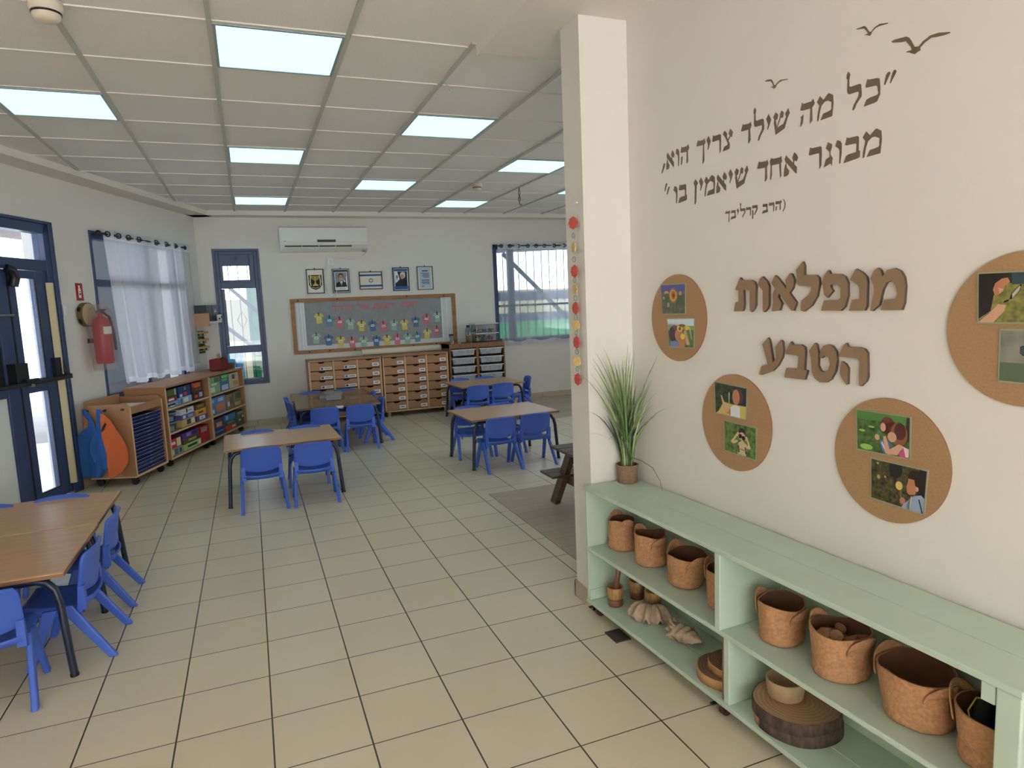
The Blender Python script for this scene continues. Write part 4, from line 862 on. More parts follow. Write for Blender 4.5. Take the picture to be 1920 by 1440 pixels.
for k in (0, 1):
    x0, x1 = ((-a+0.026, -0.022), (0.022, a-0.026))[k]
    for r_ in range(6):
        z1 = 0.886-0.125*r_
        tr = G().add([(x0+0.02, -0.002, z1-0.01), (x1-0.02, -0.002, z1-0.01), (x1-0.035, 0.006, z1-0.09), (x0+0.035, 0.006, z1-0.09), (x0+0.02, 0.36, z1-0.01), (x1-0.02, 0.36, z1-0.01), (x1-0.035, 0.35, z1-0.09), (x0+0.035, 0.35, z1-0.09)],
                     [(0, 3, 2, 1), (4, 5, 6, 7), (0, 4, 7, 3), (1, 2, 6, 5), (3, 7, 6, 2)]).build('tray', M_cloudy, tc)
        G().box(x0, x1, -0.008, 0.36, z1-0.012, z1).build('rim', M_rim, tr)
# things on top of the tray cabinet
M_toy = [mat('toy_%d' % i, c, 0.5) for i, c in enumerate(((176, 70, 60), (206, 170, 70), (120, 60, 110), (64, 84, 60), (90, 70, 60)))]
M_bin = glass_mat('clear_storage_plastic', (214, 220, 226), 0.14)
for k, (z, lab) in enumerate(((0.972, 'clear lidded storage box of colourful toys on the tray cabinet, lower of two'), (1.112, 'clear lidded storage box, upper of two stacked on the tray cabinet'))):
    t = thing('storage_box', lab, 'storage box', FB.at(3.27, -0.24, z), 0, 'clear storage boxes on the tray cabinet')
    G().box(-0.17, 0.17, -0.13, 0.13, 0, 0.118).build('body', M_bin, t, bevel=0.012)
    G().box(-0.185, 0.185, -0.145, 0.145, 0.118, 0.134).build('lid', M_rim, t, bevel=0.004)
    random.seed(k)
    g = G()
    for q in range(26 if k == 0 else 8):
        g.ball((random.uniform(-0.13, 0.13), random.uniform(-0.10, 0.10), random.uniform(0.025, 0.075 if k == 0 else 0.03)), 0.022, nu=8, nv=5, mi=q % 5)
    o = g.build('toys' if k == 0 else 'contents', M_toy, t)
    o['kind'] = 'stuff'
t = thing('clear_jar', 'clear plastic jar with a dark lid beside the stacked storage boxes', 'jar', FB.at(3.0, -0.30, 0.968))
G().lathe([(0.045, 0), (0.045, 0.2), (0.03, 0.23)], 14).build('jar', M_bin, t)
G().cyl((0, 0, 0.23), (0, 0, 0.26), 0.028).build('lid', M_black, t)
t = thing('small_basket', 'small brown open container in front of the storage boxes', 'container', FB.at(2.99, -0.37, 0.968))
G().lathe([(0.0, 0.005), (0.04, 0.0), (0.05, 0.11), (0.045, 0.11), (0.036, 0.01)], 14).build('body', mat('brown_container', (132, 100, 70), 0.6), t)
t = thing('spray_bottle', 'clear spray bottle with a black trigger head at the left end of the cabinet', 'bottle', FB.at(2.73, -0.35, 0.968))
G().lathe([(0.035, 0), (0.035, 0.07), (0.013, 0.11), (0.013, 0.12)], 12).build('bottle', M_bin, t)
G().box(-0.04, 0.02, -0.012, 0.012, 0.12, 0.145).box(-0.035, -0.025, -0.006, 0.006, 0.09, 0.12).build('spray_head', M_black, t)
random.seed(9)
for k in range(5):
    tag(G().box(-0.02, 0.02, -0.012, 0.012, 0, 0.016).build('toy_block', M_toy[k], loc=FB.at(2.79+k*0.037, -0.38, 0.968)), '%s tiny toy lying on the tray cabinet, left of the storage boxes' % ('red', 'yellow', 'purple', 'dark green', 'brown')[k], 'toy', 'tiny toys on the tray cabinet')
# ------------------------------------------------------------------ children's tables and chairs
M_top = wood('table_beech_laminate', (208, 168, 128), (194, 152, 114), 'x', 0.32, scale=7.0, bump=0.01)
M_topedge = mat('table_edge', (150, 108, 74), 0.5)
M_tleg = mat('dark_blue_steel_tube', (28, 38, 58), 0.35)
M_chair = mat('blue_chair_plastic', (66, 102, 200), 0.38, spec=0.5)
def limb(g, p0, p1, w0, d0, w1, d1):
    # tapering flat bar between two points: w across x, d along y
    vs = []
    for p, w, d in ((p0, w0, d0), (p1, w1, d1)):
        vs += [(p[0]-w/2, p[1]-d/2, p[2]), (p[0]+w/2, p[1]-d/2, p[2]), (p[0]+w/2, p[1]+d/2, p[2]), (p[0]-w/2, p[1]+d/2, p[2])]
    return g.add(vs, [(3, 2, 1, 0), (4, 5, 6, 7), (0, 1, 5, 4), (1, 2, 6, 5), (2, 3, 7, 6), (3, 0, 4, 7)])
def make_table(label, loc, rz, w=0.91, d=0.71):
    t = thing('classroom_table', label, 'table', loc, rz, 'low beech topped classroom tables')
    H = 0.478
    g = G().box(-w/2, w/2, -d/2, d/2, H-0.023, H)
    for i, f in enumerate(g.f):
        pass
    top = g.build('tabletop', M_top, t, bevel=0.008)
    e = G()
    e.box(-w/2-0.0015, w/2+0.0015, -d/2-0.0015, -d/2+0.001, H-0.019, H-0.005).box(-w/2-0.0015, w/2+0.0015, d/2-0.001, d/2+0.0015, H-0.019, H-0.005)
    e.box(-w/2-0.0015, -w/2+0.001, -d/2, d/2, H-0.019, H-0.005).box(w/2-0.001, w/2+0.0015, -d/2, d/2, H-0.019, H-0.005)
    e.build('edge_band', M_topedge, top)
    for sx in (-1, 1):
        for sy in (-1, 1):
            X = w/2; Y = d/2-0.035
            p = [(sx*(X-0.012), sy*(Y+0.012), 0.0), (sx*(X-0.035), sy*Y, 0.34), (sx*(X-0.048), sy*(Y-0.004), 0.395), (sx*(X-0.075), sy*(Y-0.006), 0.43), (sx*(X-0.115), sy*(Y-0.008), 0.440), (sx*0.05, sy*(Y-0.008), 0.440)]
            l = G().tube(p, 0.0155, 12).build('leg', M_tleg, t)
            G().cyl((sx*(X-0.012), sy*(Y+0.012), 0.0), (sx*(X-0.0128), sy*(Y+0.0115), 0.012), 0.0175).build('foot_cap', M_black, l)
    r_ = G()
    for sx in (-1, 1): r_.cyl((sx*(w/2-0.10), -d/2+0.05, 0.437), (sx*(w/2-0.10), d/2-0.05, 0.437), 0.012)
    r_.build('frame_rail', M_tleg, t)
    return t
TB = ((( 0.176, 5.950), 1.5, 'low beech table standing alone between the wooden shelf units and the room centre'),
      ((2.262, 6.085), 2.0, 'low beech table left of the pillar, with four blue chairs'),
      ((2.905, 8.480), 2.5, 'far low beech table in front of the clear tray cabinet'),
      ((0.868, 7.838), -2.0, 'near half of the double table carrying the wire basket'),
      ((0.862, 8.562), -2.0, 'far half of the double table in front of the drawer cabinets'),
      ((-1.277, 3.580), 0.0, 'nearest low beech table, at the left picture edge'),
      ((-1.283, 4.295), 0.3, 'low beech table pushed against the back of the nearest left table'))
tabs = []
for k, (p, a, l) in enumerate(TB):
    if k == 0: t0 = make_table(l, (p[0], p[1], 0), R(a)); tabs.append(t0)
    else: tabs.append(dup(t0, (p[0], p[1], 0), R(a), l))

def make_chair(label, loc, rz):
    t = thing('childrens_chair', label, 'chair', loc, rz, 'blue plastic children chairs')
    def back(u, v):
        s = 2*u-1
        k = 1-s*s
        z0 = 0.322-0.022*k; z1 = 0.490+0.010*k
        z = z0+(z1-z0)*v
        w = 0.150*(1-0.10*max(0, (v-0.72)/0.28)**2)*(1-0.05*max(0, (0.2-v)/0.2)**2)
        y = -0.052-0.030*v-0.030*k-0.010*max(0, (v-0.85)/0.15)**2
        return (w*s, y, z)
    g = G().surf(back, 14, 9)
    b = g.build('backrest', M_chair, t, solid=0.016, bevel=0.005)
    prof = [(-0.078, 0.288), (-0.078, 0.262), (-0.066, 0.245), (-0.035, 0.240), (0.02, 0.243), (0.10, 0.250), (0.165, 0.262), (0.190, 0.257), (0.199, 0.236)]
    def seat(u, v):
        s = 2*u-1
        f = v*(len(prof)-1); i = min(int(f), len(prof)-2); q = f-i
        y = prof[i][0]*(1-q)+prof[i+1][0]*q; z = prof[i][1]*(1-q)+prof[i+1][1]*q
        e = abs(s)**6
        back_k = max(0, 1-v*4)
        return (0.150*s*(1-0.10*back_k*0), y-0.022*(1-s*s)*back_k+0.02*e*back_k, z+0.012*s*s*(1-back_k)-0.012*(1-s*s)*back_k-0.03*max(0, abs(s)-0.93)/0.07*(1-back_k))
    g = G().surf(seat, 16, 16)
    for sx in (-1, 1):
        limb(g, (sx*0.136, -0.060, 0.24), (sx*0.139, -0.066, 0.345), 0.026, 0.030, 0.022, 0.018)
    g.build('seat', M_chair, t, solid=0.012)
    for sx in (-1, 1):
        l = limb(G(), (sx*0.168, -0.168, 0.0), (sx*0.150, 0.005, 0.268), 0.026, 0.036, 0.020, 0.060)
        l.build('leg', M_chair, t, bevel=0.006)
        l = limb(G(), (sx*0.166, 0.160, 0.0), (sx*0.150, 0.062, 0.255), 0.026, 0.034, 0.020, 0.060)
        l.build('leg', M_chair, t, bevel=0.006)
    return t
CH = [(0.0, 5.530, 1, 'blue chair, left one at the near side of the middle table'),
      (0.395, 5.510, -1, 'blue chair, right one at the near side of the middle table'),
      (-0.01, 6.150, 181, 'blue chair tucked in behind the middle table on its left, only its back top showing'),
      (0.39, 6.150, 178, 'blue chair tucked in behind the middle table on its right, only its back top showing'),
      (2.065, 5.695, 3, 'blue chair, left one at the near side of the table left of the pillar'),
      (2.425, 5.710, -2, 'blue chair nearest the pillar, at the near side of its table'),
      (2.005, 6.330, 178, 'blue chair behind the left half of the table left of the pillar'),
      (2.375, 6.325, 181, 'blue chair behind the right half of the table left of the pillar'),
      (2.665, 8.105, 2, 'blue chair, left one at the near side of the far table'),
      (3.020, 8.130, 0, 'blue chair, right one at the near side of the far table'),
      (2.695, 8.820, 181, 'blue chair behind the far table on the left, in front of the tray cabinet'),
      (3.065, 8.815, 179, 'blue chair behind the far table on the right, in front of the tray cabinet'),
      (3.485, 8.520, 84, 'blue chair turned side on at the right end of the far table'),
      (0.675, 7.390, 2, 'blue chair, left one at the near side of the basket table'),
      (1.055, 7.370, -2, 'blue chair, right one at the near side of the basket table'),
      (0.435, 8.420, -94, 'blue chair at the left end of the basket table, the farther of two'),
      (0.455, 8.050, -88, 'blue chair at the left end of the basket table, the nearer of two'),
      (1.285, 7.755, 92, 'blue chair at the right end of the basket table, the nearer of two'),
      (1.285, 8.310, 88, 'blue chair at the right end of the basket table, the farther of two'),
      (0.668, 8.770, 180, 'blue chair behind the basket table on the left, by the drawer cabinet'),
      (1.090, 8.775, 179, 'blue chair behind the basket table on the right, by the drawer cabinet'),
      (-0.865, 3.540, 88, 'blue chair at the right end of the nearest left table'),
      (-0.870, 4.085, 91, 'blue chair at the right end of the left tables, farther from the viewer'),
      (-1.105, 3.165, 6, 'blue chair at the near side of the nearest left table, cut by the picture edge'),
      (-1.130, 4.500, 179, 'blue chair behind the left tables, its back top showing before the glass door'),
      (-1.500, 4.470, 182, 'blue chair behind the left tables at the picture edge, before the white door panel')]
for k, (x, y, a, l) in enumerate(CH):
    if k == 0: c0 = make_chair(l, (x, y, 0), R(a))
    else: dup(c0, (x, y, 0), R(a), l)
# clear cloth and basket on the double table
g = G()
g.box(-0.475, 0.475, -0.745, 0.745, 0.0, 0.0015)
g.surf(lambda u, v: (-0.475+0.95*u, -0.747, 0.001-0.03*v), 4, 1)
tag(g.build('clear_tablecloth', glass_mat('clear_vinyl', (244, 244, 244), 0.16), loc=(0.865, 8.20, 0.4785), rz=R(-2)), 'clear vinyl cloth spread over the double table under the wire basket', 'tablecloth')
M_mesh = mat('silver_wire', (176, 180, 184), 0.35, 0.6)
t = thing('wire_basket', 'small silver wire mesh basket standing on the double table', 'basket', (0.860, 8.02, 0.4805), R(-4))
g = G()
a, b_, h = 0.10, 0.07, 0.085
for z in (0.004, 0.025, 0.045, 0.065, h):
    k = 0.86+0.14*z/h
    g.tube([(-a*k, -b_*k, z), (a*k, -b_*k, z), (a*k, b_*k, z), (-a*k, b_*k, z)], 0.0035 if z == h else 0.0018, 5, closed=True)
for i in range(13):
    x = -a+2*a*i/12
    for s in (-1, 1): g.cyl((x*0.86, s*b_*0.86, 0), (x, s*b_, h), 0.0018, n=5)
for i in range(9):
    y = -b_+2*b_*i/8
    for s in (-1, 1): g.cyl((s*a*0.86, y*0.86, 0), (s*a, y, h), 0.0018, n=5)
g.build('wire_mesh', M_mesh, t)
G().box(-a*0.85, a*0.85, -b_*0.85, b_*0.85, 0.002, 0.05).build('lining', mat('grey_lining', (176, 180, 182), 0.7), t)
tag(G().box(-0.085, 0.085, -0.035, 0.035, 0, 0.035).build('grey_box', mat('grey_cardboard', (148, 150, 150), 0.7), loc=(0.80, 8.22, 0.4805)), 'small grey box lying behind the wire basket on the double table', 'box')

# ------------------------------------------------------------------ wood look floor sheets and dark picnic table
M_mat = grid_mat('wood_vinyl', (186, 168, 148), (140, 122, 104), (0, 3.03), (1.2, 0.15), (0.001, 0.0015), 0.5, var=0.3, vscale=6.0)
tag(G().box(0, 3.2, 0, 1.96, 0, 0.003).build('vinyl_floor_sheet', M_mat, loc=(1.69, 2.98, 0)), 'wood look vinyl sheet on the floor beside the pillar under the dark bench', 'floor sheet')
tag(G().box(0, 2.7, 0, 1.86, 0, 0.003).build('vinyl_floor_sheet', M_mat, loc=(3.62, 7.77, 0)), 'wood look vinyl sheet on the floor below the wide curtained window', 'floor sheet')
M_dark = wood('dark_stained_wood', (104, 86, 70), (76, 62, 50), 'x', 0.5)
t = thing('picnic_table', 'dark stained small wooden picnic table partly hidden behind the pillar', 'picnic table', (1.945, 3.46, 0.003))
g = G()
for k in range(5): g.box(0, 0.95, 0.165+k*0.13, 0.285+k*0.13, 0.478, 0.497)
g.build('tabletop', M_dark, t, bevel=0.003)
for y0 in (-0.10, 0.785):
    g = G()
    for k in (0, 1): g.box(0, 0.95, y0+k*0.115, y0+0.108+k*0.115, 0.252, 0.270)
    g.build('bench_seat', M_dark, t, bevel=0.003)
for x in (0.10, 0.80):
    for s in (-1, 1):
        yb, yt = (0.475+s*0.545, 0.475+s*0.22)
        g = G().add([(x, yb-0.045, 0), (x, yb+0.045, 0), (x, yt+0.045, 0.478), (x, yt-0.045, 0.478), (x+0.045, yb-0.045, 0), (x+0.045, yb+0.045, 0), (x+0.045, yt+0.045, 0.478), (x+0.045, yt-0.045, 0.478)],
                    [(0, 3, 2, 1), (4, 5, 6, 7), (0, 1, 5, 4), (1, 2, 6, 5), (2, 3, 7, 6), (3, 0, 4, 7)])
        g.build('leg', M_dark, t, bevel=0.003)
    G().box(x+0.046, x+0.085, -0.08, 0.98, 0.185, 0.250).build('cross_beam', M_dark, t, bevel=0.003)
# ------------------------------------------------------------------ angled left wall: curtain, small wall things
def curtain(name, label, F, x0, x1, z0, z1, y, folds, amp, gx, rod, group=None, lean=0.0, m=None):
    t = thing(name, label, 'curtain', F.at(0, y), F.rz, group)
    L = x1-x0
    def fn(u, v):
        q = u*folds*2*PI
        a = amp*(0.55+0.45*math.sin(3.1*u*PI+1))*(0.7+0.5*v)
        w = math.sin(q+0.6*math.sin(2.3*q/folds))
        return (x0+L*(u+lean*v*(1-u))+0.010*math.sin(q*2+v*2), a*w, z1-(z1-z0)*v+0.015*v*math.sin(q*0.5))
    G().surf(fn, folds*14, 16).build('cloth', m or M_sheer, t)
    hz = 0.095
    G().surf(lambda u, v: (fn(u, v*hz/(z1-z0))[0], fn(u, v*hz/(z1-z0))[1]-0.002, fn(u, v*hz/(z1-z0))[2]), folds*14, 2).build('top_hem', M_hem, t)
    G().surf(lambda u, v: (fn(u, 0.965+0.035*v)[0], fn(u, 0.965+0.035*v)[1]-0.002, fn(u, 0.965+0.035*v)[2]), folds*14, 2).build('bottom_hem', M_hem, t)
    for x in gx:
        G().tube([(x+0.020*math.cos(q), -0.012-0.012*math.cos(q), z1-0.045+0.024*math.sin(q)) for q in [2*PI*k/14 for k in range(14)]], 0.0065, 6, closed=True).build('grommet', M_black, t)
    return t
zr = 2.365
rod = thing('curtain_rod', 'black curtain rod with ball end on the angled left wall', 'curtain rod', FL.at(0, -0.08, zr), FL.rz)
G().cyl((0.62, 0, 0), (2.34, 0, 0), 0.011, n=12).build('rod', M_black, rod)
for x in (0.605, 2.36): G().ball((x, 0, 0), 0.027).build('finial', M_black, rod)
for x in (0.68, 2.30): G().cyl((x, 0.005, 0), (x, 0.08, 0), 0.008).build('bracket', M_black, rod)
curtain('sheer_curtain', 'white sheer curtain with black rings over the left wall window', FL, 0.66, 2.47, 0.872, zr+0.045, -0.085, 9, 0.034, [0.73, 0.92, 1.10, 1.30, 1.66, 1.88, 2.10], rod, lean=0.095)
zr2 = 2.395
rod2 = thing('curtain_rod', 'black curtain rod over the wide window on the back wall', 'curtain rod', FB.at(0, -0.07, zr2))
G().cyl((3.56, 0, 0), (5.60, 0, 0), 0.010, n=12).build('rod', M_black, rod2)
G().ball((3.55, 0, 0), 0.02).build('finial', M_black, rod2)
for x in (3.62, 5.5): G().cyl((x, 0.005, 0), (x, 0.07, 0), 0.008).build('bracket', M_black, rod2)
curtain('sheer_curtain', 'white sheer curtain over the wide window on the back wall', FB, 3.60, 5.58, 0.885, zr2+0.04, -0.075, 10, 0.022, [3.66, 3.80, 3.94, 4.10, 4.24, 4.38, 4.55, 4.72, 4.90, 5.1, 5.3], rod2, m=sheer_mat('thin_sheer_cloth', (226, 230, 240), 0.42))
M_red = mat('sign_red', (170, 40, 44), 0.5)
t = thing('extinguisher_sign', 'small red fire extinguisher sign on the left wall', 'sign', FL.at(0.333, -0.001, 1.80), FL.rz)
G().box(-0.050, 0.050, -0.004, 0, -0.08, 0.08).build('plate', M_red, t)
G().prism([(-0.018, -0.055), (0.018, -0.055), (0.018, 0.02), (0.008, 0.035), (0.008, 0.06), (-0.012, 0.06), (-0.012, 0.035), (-0.018, 0.02)], -0.0055, -0.004).build('symbol', M_paper, t)
g = G().flat(rect(-0.010, 0.010, -0.03, -0.012), -0.0062).flat(rect(-0.012, 0.012, 0.0, 0.006), -0.0062)
g.build('symbol_mark', M_bk, t)
t = thing('light_switch', 'white light switch plate on the left wall beside the door', 'switch', FL.at(0.105, -0.001, 1.63), FL.rz)
G().box(-0.04, 0.04, -0.010, 0, -0.055, 0.055).build('plate', M_ac, t, bevel=0.004)
for z in (-0.022, 0.022): G().box(-0.018, 0.018, -0.015, -0.010, z-0.014, z+0.014).build('rocker', M_ac, t, bevel=0.002)
t = thing('tambourine', 'round tan tambourine hanging on the left wall', 'tambourine', FL.at(0.36, -0.003, 1.588), FL.rz)
M_skinp = mat('drum_skin', (188, 168, 128), 0.6, var=0.06, scale=6)
g = G()
g.cyl((0, 0, 0), (0, -0.048, 0), 0.112, n=36, smooth=True)
g.build('frame', mat('drum_frame_wood', (112, 90, 60), 0.6), t, bevel=0.004)
G().cyl((0, -0.0485, 0), (0, -0.051, 0), 0.104, n=36).build('drum_head', M_skinp, t)
for a in (2.7, 3.7, 5.6, 0.4):
    g = G()
    for dy in (-0.018, -0.028): g.cyl((0.113*math.cos(a), dy, 0.113*math.sin(a)), (0.113*math.cos(a), dy-0.004, 0.113*math.sin(a)), 0.024, n=14)
    g.build('jingle', M_black, t)
ex = thing('fire_extinguisher', 'red fire extinguisher in a clear dusty plastic cover on the left wall', 'fire extinguisher', FL.at(0.40, -0.13, 1.12), FL.rz)
G().lathe([(0.0, 0.0), (0.070, 0.0), (0.078, 0.02), (0.078, 0.36), (0.06, 0.42), (0.024, 0.45), (0.024, 0.48)], 22).build('cylinder', mat('extinguisher_red', (176, 34, 44), 0.35), ex)
G().box(-0.03, 0.03, -0.02, 0.02, 0.48, 0.50).box(-0.01, 0.08, -0.012, 0.012, 0.50, 0.515).build('valve', mat('valve_grey', (60, 60, 62), 0.4, 0.6), ex)
G().tube([(0.03, 0, 0.49), (0.09, -0.03, 0.44), (0.10, -0.05, 0.30), (0.09, -0.06, 0.12)], 0.013, 8).build('hose', M_black, ex)
G().surf(lambda u, v: (0.0795*math.cos(-PI/2-0.9+1.8*u), 0.0795*math.sin(-PI/2-0.9+1.8*u), 0.28+0.07*v), 10, 1).build('label_sticker', M_paper, ex)
G().lathe([(0.10, -0.06), (0.105, 0.1), (0.11, 0.38), (0.09, 0.50), (0.05, 0.56)], 18, sx=1.15).build('plastic_cover', sheer_mat('dusty_clear_plastic', (214, 190, 190), 0.26), ex)
G().box(-0.03, 0.03, 0.085, 0.13, 0.20, 0.24).build('bracket', M_black, ex)
# white wall shelf with boxes, small rack below it
sh = thing('wall_shelf', 'small wall shelf of white board with a brown wooden side near the corner', 'shelf', FL.at(0, 0), FL.rz)
G().box(2.44, 2.80, -0.27, -0.002, 1.435, 1.455).build('board', M_white, sh, bevel=0.002)
G().box(2.425, 2.44, -0.27, -0.002, 1.40, 1.56).build('side_panel', M_beech, sh, bevel=0.002)
G().box(2.80, 2.815, -0.27, -0.002, 1.435, 1.54).build('side_panel', M_beech, sh, bevel=0.002)
tag(G().box(0, 0.16, 0, 0.18, 0, 0.205).build('black_box', M_black, loc=FL.at(2.445, -0.24, 1.456), rz=FL.rz, bevel=0.003), 'black box on the wall shelf, left of two', 'box', 'black boxes on the wall shelf')
t = tag(G().box(0, 0.17, 0, 0.16, 0, 0.205).build('black_box', M_black, loc=FL.at(2.615, -0.24, 1.456), rz=FL.rz, bevel=0.003), 'black box with a white scrawl on the wall shelf, right of two', 'box', 'black boxes on the wall shelf')
G().box(0.05, 0.12, -0.001, 0.0, 0.12, 0.125).box(0.06, 0.065, -0.001, 0, 0.10, 0.15).box(0.09, 0.095, -0.001, 0, 0.11, 0.16).build('white_mark', M_paper, t)
cu = thing('patterned_mug', 'white mug with black patches at the right end of the wall shelf', 'mug', FL.at(2.755, -0.255, 1.456), FL.rz)
G().lathe([(0.0, 0.003), (0.036, 0.0), (0.038, 0.08), (0.034, 0.08), (0.032, 0.01)], 16).build('cup', M_white, cu)
G().ball((0.0, -0.036, 0.05), 0.018, 0.004, 0.014).ball((-0.03, -0.02, 0.03), 0.012, 0.010, 0.01).build('black_patch', M_bk, cu)
G().tube([(0.037, 0, 0.065), (0.06, 0, 0.055), (0.058, 0, 0.03), (0.037, 0, 0.02)], 0.005, 6).build('handle', M_white, cu)
rk = thing('hanging_rack', 'small hanging rack with yellow rails of bottles below the wall shelf', 'rack', FL.at(0, 0), FL.rz)
M_yr = mat('yellow_rail', (206, 160, 60), 0.5)
M_dk = mat('dark_green_panel', (36, 44, 42), 0.5)
G().box(2.44, 2.80, -0.02, -0.002, 1.045, 1.335).build('back_panel', M_dk, rk)
for k, z in enumerate((1.30, 1.205, 1.11)): G().box(2.43, 2.81, -0.075, -0.06, z, z+0.028).box(2.43, 2.445, -0.06, -0.02, z, z+0.028).box(2.795, 2.81, -0.06, -0.02, z, z+0.028).box(2.445, 2.795, -0.06, -0.02, z-0.03, z-0.024).build('rail', M_yr, rk)
bc = [mat('bottle_green', (90, 180, 110), 0.3), mat('bottle_dark', (50, 54, 58), 0.3), mat('bottle_white', (210, 220, 205), 0.3)]
for k, z in enumerate((1.277, 1.182, 1.087)):
    for q in range(6):
        x = 2.475+q*0.058
        nm = ('top', 'middle', 'bottom')[k]
        c = 0 if (q+k) % 3 == 0 else (2 if (q+2*k) % 5 == 0 else 1)
        o = G().lathe([(0.0, 0), (0.019, 0.0), (0.019, 0.040), (0.009, 0.050), (0.009, 0.058), (0.0, 0.058)], 10).build('paint_bottle', bc[c], loc=FL.at(x, -0.040, z), rz=FL.rz)
        tag(o, '%s small bottle, %s from the left on the %s rail of the hanging rack' % (('green', 'dark', 'pale')[c], ORD[q] if q == 0 else (ORD[q]), nm), 'bottle', 'small bottles on the hanging rack')

# ------------------------------------------------------------------ wheeled units along the angled wall
def caster(g, x, y, r=0.034):
    g.cyl((x-0.012, y, r), (x+0.012, y, r), r, n=16)
    g.box(x-0.018, x+0.018, y-0.012, y+0.03, r*1.2, 0.08)
# rack with blue trays
rk = thing('tray_rack', 'wooden wheeled rack full of blue trays with hooks on its side panel', 'rack', FL.at(0.05, -0.50), FL.rz)
W = 0.58
g = G()
def sidep(x0, x1):
    pr = [(0.0, 0.08), (0.40, 0.08), (0.43, 0.11), (0.43, 0.735), (0.40, 0.765), (0.03, 0.768), (0.0, 0.735)]
    vs = [(x0, y, z) for y, z in pr]+[(x1, y, z) for y, z in pr]
    n = len(pr)
    g.add(vs, [tuple(range(n)), tuple(range(n, 2*n))[::-1]]+[((i+1) % n, i, n+i, n+(i+1) % n) for i in range(n)])
sidep(0.0, 0.018); sidep(W-0.018, W)
g.box(0.018, W-0.018, 0.0, 0.43, 0.08, 0.10)
g.box(0.018, W-0.018, 0.40, 0.42, 0.10, 0.80)
g.box(0.018, W-0.018, 0.0, 0.018, 0.665, 0.735)
g.box(0.018, W-0.018, 0.018, 0.40, 0.69, 0.705)
g.build('carcass', M_beech, rk, bevel=0.003)
g = G().box(-0.001, 0.019, -0.003, 0.0, 0.085, 0.73).box(W-0.019, W+0.001, -0.003, 0.0, 0.085, 0.73).box(0, W, -0.003, 0.0, 0.080, 0.098).box(-0.003, 0.0, 0.0, 0.42, 0.078, 0.09)
g.build('edge_band', M_bedge, rk)
g = G()
for x in (0.06, W-0.06):
    for y in (0.05, 0.37): caster(g, x, y)
g.build('casters', M_black, rk)
for y in (0.06, 0.22, 0.38):
    g = G().cyl((-0.001, y, 0.715), (-0.006, y, 0.715), 0.013).tube([(-0.004, y, 0.715), (-0.03, y, 0.712), (-0.034, y, 0.725)], 0.004, 6)
    g.build('hook', mat('hook_metal', (90, 84, 74), 0.4, 0.6), rk)
tag(G().box(0, 0.47, 0, 0.30, 0, 0.004).build('paper_stack', M_paper, loc=FL.at(0.10, -0.44, 0.7055), rz=FL.rz), 'white sheets of paper lying in the top of the tray rack', 'paper')
M_btray = mat('royal_blue_tray', (14, 26, 92), 0.35)
M_wrim = mat('white_wire_rim', (150, 156, 180), 0.4)
ORDT = ['topmost', 'second', 'third', 'fourth', 'fifth', 'sixth', 'seventh', 'eighth', 'ninth', 'tenth', 'eleventh', 'twelfth', 'thirteenth', 'fourteenth', 'fifteenth', 'lowest']
p0 = None
for k in range(16):
    z = 0.622-k*0.0335
    lab = 'blue tray with a white rim in the wheeled rack, %s' % (ORDT[k] if k in (0, 15) else ORDT[k]+' from the top')
    loc = FL.at(0.05+0.025, -0.49+0.004*((k*7) % 3), z)
    if p0 is None:
        p0 = thing('drawing_tray', lab, 'tray', loc, FL.rz, 'blue trays in the wheeled rack')
        G().box(0, W-0.05, 0.004, 0.38, -0.014, -0.004).box(0, W-0.05, 0.0, 0.004, -0.018, 0.004).build('tray', M_btray, p0)
        G().box(0, W-0.05, -0.003, 0.003, 0.004, 0.0075).box(0.235, 0.295, -0.009, -0.002, 0.003, 0.010).build('rim', M_wrim, p0)
    else: dup(p0, loc, FL.rz, lab)
# aprons on the rack's side
def apron(label, m, rows, lay, amp, nf, ph):
    # rows: (z, y at the far edge, y at the near edge), from the neck down
    def ip(v):
        f = v*(len(rows)-1); i = min(int(f), len(rows)-2); q = f-i
        q = q*q*(3-2*q)*0.5+q*0.5
        return [rows[i][k]*(1-q)+rows[i+1][k]*q for k in range(3)]
    def fn(u, v):
        z, a, b = ip(v)
        w = abs(a-b)
        fold = amp*(0.4+0.6*v)*math.sin(nf*2*PI*u+ph+1.5*v)+0.35*amp*math.sin(nf*5.1*u+3*v+ph)
        return (-lay-0.010*math.sin(PI*u)-fold*min(1, w/0.12), a+(b-a)*u, z)
    ob = G().surf(fn, 44, 40).build('apron', m, loc=FL.at(0.05, -0.50, 0), rz=FL.rz, solid=0.003)
    return tag(ob, label, 'apron', 'aprons hanging on the tray rack')
M_apb = mat('blue_apron_cloth', (44, 92, 160), 0.85, var=0.10, scale=5)
M_apo = mat('orange_apron_cloth', (210, 104, 52), 0.85, var=0.06, scale=5)
apron('blue apron hanging farthest left on the side of the tray rack', M_apb,
      [(0.735, 0.405, 0.375), (0.69, 0.40, 0.345), (0.63, 0.36, 0.315), (0.575, 0.37, 0.305), (0.535, 0.43, 0.285), (0.48, 0.475, 0.265), (0.33, 0.478, 0.255), (0.16, 0.475, 0.26), (0.105, 0.465, 0.30)], 0.030, 0.012, 1.2, 0.4)
apron('blue apron hanging in the middle, tucked behind the orange one', M_apb,
      [(0.735, 0.262, 0.225), (0.69, 0.268, 0.205), (0.62, 0.275, 0.20), (0.55, 0.29, 0.195), (0.49, 0.325, 0.19), (0.42, 0.36, 0.185), (0.34, 0.372, 0.17), (0.26, 0.35, 0.17), (0.18, 0.29, 0.19)], 0.056, 0.013, 1.0, 2.2)
